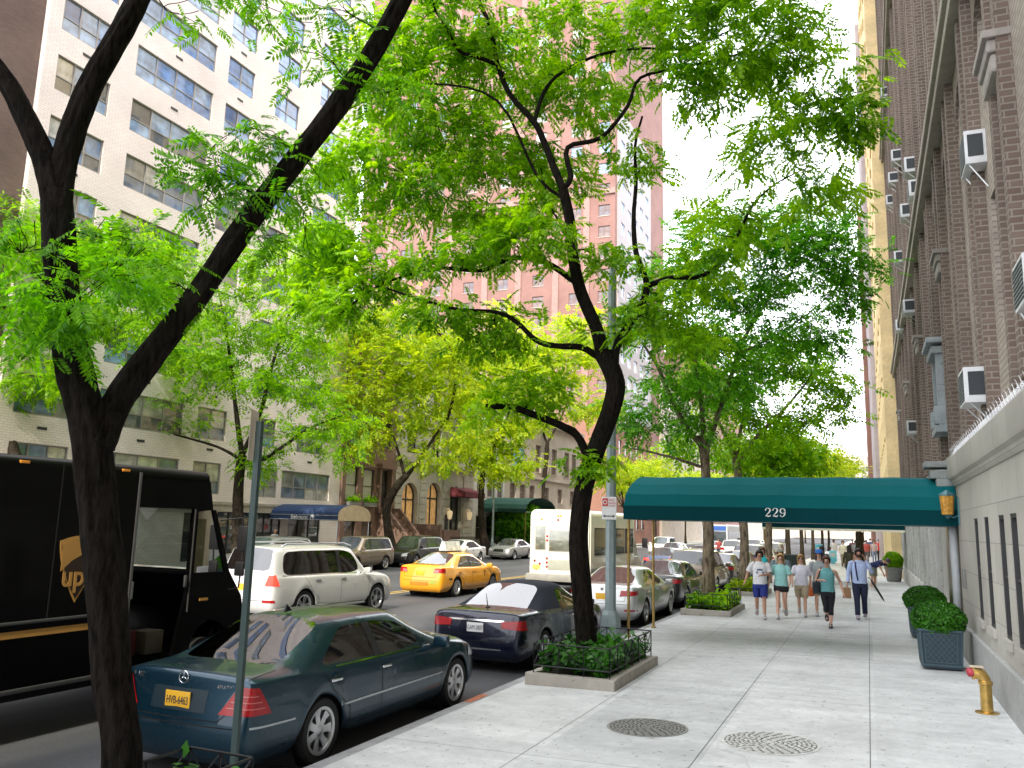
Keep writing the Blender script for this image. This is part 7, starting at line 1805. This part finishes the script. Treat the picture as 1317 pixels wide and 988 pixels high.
    if hat:
        m = MB(); ell_loft(m, [((0, -.004, 1.70), .108, .122), ((0, -.004, 1.75), .10, .112), ((0, 0, 1.79), .07, .08), ((0, 0, 1.805), .01, .01)], 16); m.prism([(-.07, -.11, 1.70), (.07, -.11, 1.70), (.055, -.20, 1.69), (-.055, -.20, 1.69)], (0, 0, .012)); m.build('cap', [cloth(hat)], root, 'all')
    return root
def hold(name, label, cat, fn, mats, loc):
    o = thing(name, label, cat, loc); m = MB(); fn(m); m.build({'paper_bag': 'bag', 'shoulder_bag': 'bag', 'plastic_bag': 'bag'}.get(name, 'body'), mats, o, 35); return o
grp_ = 'group of people walking towards the camera'
pA = at(977, 793, 23.4).x; 
person('man in white printed T-shirt and blue shorts walking at the left of the group', -2.72, 23.4, 1.74, 8, 'walkA', 'tan', ('short', (.02, .015, .012)), (.74, .74, .76), 'short', 'shorts', (.015, .03, .20), (.45, .45, .48), 1.05, dict(elbL=(.27, -.02, 1.17), wrL=(.06, -.24, 1.14), elbR=(-.31, .06, 1.18), wrR=(-.38, -.02, .97)), grp_)
tee = [o for o in bpy.data.objects if o.get('label', '').startswith('man in white printed')][0]
m = MB(); m.box((0, -.131, 1.27), (.14, .012, .05), bev=.004); m.box((0, -.133, 1.20), (.19, .012, .05), bev=.004); m.build('shirt_print', [cloth((.05, .08, .2))], tee, 35)
person('blonde woman in pale teal T-shirt and black shorts beside the man in blue shorts', -2.2, 23.6, 1.66, 0, 'walkB', 'fair', ('long', (.52, .32, .12)), (.30, .60, .58), 'short', 'short', (.012, .012, .016), (.42, .44, .46), 1.08, dict(elbR=(-.29, .05, 1.15), wrR=(-.33, 0, .92)), grp_)
person('blonde woman in white T-shirt, sunglasses and beige shorts', -1.75, 24.5, 1.62, 2, 'walkA', 'fair', ('long', (.42, .24, .08)), (.72, .70, .80), 'short', 'shorts', (.40, .32, .22), (.5, .5, .5), 1.12, None, grp_, glasses=True)
person('man in grey T-shirt and bright blue cap behind the woman in the tank top', -1.3, 25.0, 1.74, 0, 'walkB', 'fair', ('short', (.08, .05, .03)), (.36, .40, .42), 'short', 'shorts', (.13, .12, .11), (.55, .55, .58), 1.08, None, grp_, hat=(.03, .14, .48))
person('man with backpack straps half hidden behind the blonde women', -2.42, 25.9, 1.74, 0, 'walkA', 'fair', ('short', (.14, .08, .04)), (.18, .24, .27), 'short', 'shorts', (.20, .19, .16), (.4, .4, .4), 1.0, None, grp_, hat=(.35, .33, .28))
person('woman in turquoise top behind the man in blue shorts', -3.5, 31.0, 1.68, 5, 'walkA', 'tan', ('tied', (.12, .04, .03)), (.02, .42, .45), 'none', 'pants', (.03, .03, .04), (.3, .3, .3), 1.0, None, grp_)
tw = person('woman in turquoise tank top and black cropped leggings walking in front of the others', -.97, 21.9, 1.66, -4, 'walkA', 'fair', ('tied', (.13, .06, .035)), (.16, .44, .46), 'none', 'leggings', (.012, .013, .018), (.08, .08, .09), 1.0, dict(elbL=(.30, .06, 1.15), wrL=(.37, -.04, .90), elbR=(-.27, .0, 1.16), wrR=(-.10, -.24, 1.18), kneeL=(.07, -.02, .50), ankL=(.05, -.04, .09), kneeR=(-.05, -.05, .52), ankR=(-.06, .22, .26)), grp_)
sb = thing('shoulder_bag', 'dark shoulder bag hanging at the side of the woman in the tank top', 'bag', (-1.22, 21.95, .98))
m = MB(); m.box((0, 0, -.06), (.16, .34, .26), bev=.05); m.build('bag', [cloth((.02, .025, .035))], sb, 35); m = MB(); m.tube([(0, -.14, .06), (.10, -.10, .33), (.12, 0, .44), (.10, .10, .33), (0, .14, .06)], .012, 6); m.build('strap', [cloth((.02, .025, .035))], sb, 'all')
ob = thing('plastic_bag', 'orange carrier bag in the hand of the man with the blue cap', 'bag', (-1.57, 24.95, .62))
m = MB(); m.box((0, 0, 0), (.22, .16, .28), bev=.05, taper=.75); m.build('bag', [M('orange plastic', (.85, .16, .02), .4)], ob, 35); m = MB(); m.tube([(0, -.05, .13), (0, 0, .26), (0, .05, .13)], .008, 5); m.build('handle', [MATS['orange plastic']], ob, 'all')
wm_ = person('bearded man in pale blue shirt and navy trousers holding a phone to his ear', -.27, 24.55, 1.80, 3, 'walkB', 'tan', ('short', (.012, .010, .010)), (.46, .55, .82), 'long', 'pants', (.012, .015, .045), (.36, .34, .42), 1.02, dict(elbL=(.30, -.06, 1.20), wrL=(.16, -.09, 1.50), elbR=(-.27, .04, 1.14), wrR=(-.30, -.08, .90), kneeL=(.09, -.05, .50), ankL=(.10, .10, .13)), grp_, beard=(.012, .010, .010))
m = MB(); m.tube([(-.10, -.10, 1.45), (-.09, -.14, 1.3), (-.07, -.145, 1.1), (-.05, -.14, .97)], .018, 6); m.build('strap', [cloth((.02, .025, .12))], wm_, 'all')
o = thing('phone', 'dark phone held at the ear by the bearded man', 'phone', (-.12, 24.44, 1.72)); m = MB(); m.box((0, 0, 0), (.012, .07, .14), bev=.004); m.build('case', [BLACKP], o, 35); m = MB(); m.box((.007, 0, 0), (.003, .06, .12)); m.build('screen', [GLASSF], o)
o = thing('paper_bag', 'brown paper bag carried by the bearded man', 'bag', (-.60, 24.42, .66)); m = MB(); m.box((0, 0, 0), (.22, .14, .27), bev=.012, taper=.88); m.build('bag', [M('brown kraft paper', (.30, .165, .08), .8)], o, 35); m = MB(); m.tube([(-.05, 0, .13), (0, 0, .22), (.05, 0, .13)], .008, 5); m.build('handle', [MATS['brown kraft paper']], o, 'all')
o = thing('folded_umbrella', 'black folded umbrella slanting at the side of the bearded man', 'umbrella', (.03, 24.5, .90)); m = MB(); m.tube([(-.02, 0, .12), (.06, 0, -.02), (.24, 0, -.34), (.28, 0, -.42)], [.018, .03, .026, .006], 8); m.build('canopy', [BLACKP], o, 'all'); m = MB(); m.tube([(-.02, 0, .12), (-.06, 0, .19), (-.10, 0, .17)], .012, 6); m.build('handle', [BLACKP], o, 'all')
person('man in navy T-shirt and khaki shorts bending over on the pavement', .10, 37.0, 1.74, 55, 'stand', 'tan', ('short', (.04, .03, .02)), (.012, .02, .09), 'short', 'shorts', (.20, .20, .14), (.6, .6, .6), 1.0, dict(abs=True, elbL=(.20, -.46, .95), wrL=(.12, -.52, .70), elbR=(-.20, -.46, .95), wrR=(-.12, -.54, .70)), None, bend=72)
person('woman in a dark olive coat walking away beyond the bearded man', -.85, 41.5, 1.66, 180, 'walkA', 'tan', ('long', (.03, .02, .015)), (.07, .065, .035), 'long', 'pants', (.02, .025, .06), (.03, .03, .03), 1.12, None, None)
o = thing('shoulder_bag', 'pinkish handbag on the shoulder of the woman in the olive coat', 'bag', (-.60, 41.42, 1.12)); m = MB(); m.box((0, 0, 0), (.2, .34, .36), bev=.06); m.build('bag', [cloth((.55, .32, .22))], o, 35); m = MB(); m.tube([(0, -.12, .15), (-.02, 0, .42), (0, .12, .15)], .014, 6); m.build('strap', [cloth((.55, .32, .22))], o, 'all')
person('dark-haired man in a dark shirt behind the man with the blue cap', -1.75, 36.0, 1.70, 180, 'walkB', 'brown', ('short', (.015, .012, .01)), (.05, .05, .075), 'short', 'pants', (.03, .03, .04), (.05, .05, .05), 1.05, None, None)
fg_ = 'people far up the pavement'
for k, (x, y, h_, sc, bc_, lb, ps_, fc) in enumerate([
    (-1.6, 60, 1.72, (.65, .62, .5), (.35, .30, .22), 'figure in a cream shirt far up the pavement', 'walkA', 0), (-.9, 66, 1.7, (.35, .38, .45), (.08, .1, .2), 'figure in a greyish shirt beside the cream shirted one', 'walkB', 180), (-.2, 70, 1.7, (.5, .10, .09), (.12, .10, .10), 'figure in a faded red top among the far crowd', 'walkA', 0),
    (.35, 72, 1.68, (.55, .42, .40), (.20, .25, .35), 'figure in a pinkish shirt and jeans in the far crowd', 'walkB', 0), (.75, 74, 1.74, (.70, .02, .02), (.02, .02, .02), 'figure in a bright red shirt and black trousers, right of the far crowd', 'stand', 0), (-.55, 82, 1.7, (.6, .6, .62), (.1, .1, .12), 'figure in white far behind the red shirted ones', 'walkA', 180), (.1, 86, 1.72, (.1, .12, .22), (.05, .05, .06), 'figure in dark blue far behind the others', 'walkB', 0), (-1.3, 78, 1.7, (.22, .08, .08), (.06, .06, .08), 'figure in dark red far behind on the left', 'walkA', 0), (-2.6, 72, 1.7, (.62, .60, .58), (.1, .1, .2), 'figure in white near the blue news boxes', 'stand', 0)]):
    person(lb, x, y, h_, fc, ps_, ('fair', 'tan', 'brown')[k % 3], ('short', (.03, .02, .015)), sc, 'short', 'pants', bc_, (.1, .1, .1), 1.05, None, fg_, far=True)
person('person standing far off on the roadway between the cars', -12.0, 74, 1.72, 0, 'walkA', 'tan', ('short', (.02, .02, .02)), (.30, .06, .06), 'short', 'pants', (.03, .03, .05), (.05, .05, .05), 1.0, None, None, far=True)
person('bald man on the far pavement in front of the navy canopy', -27.8, 34.5, 1.76, 90, 'stand', 'tan', ('none', (.1, .1, .1)), (.45, .45, .48), 'short', 'pants', (.05, .05, .07), (.05, .05, .05), 1.0, None, None, far=True)
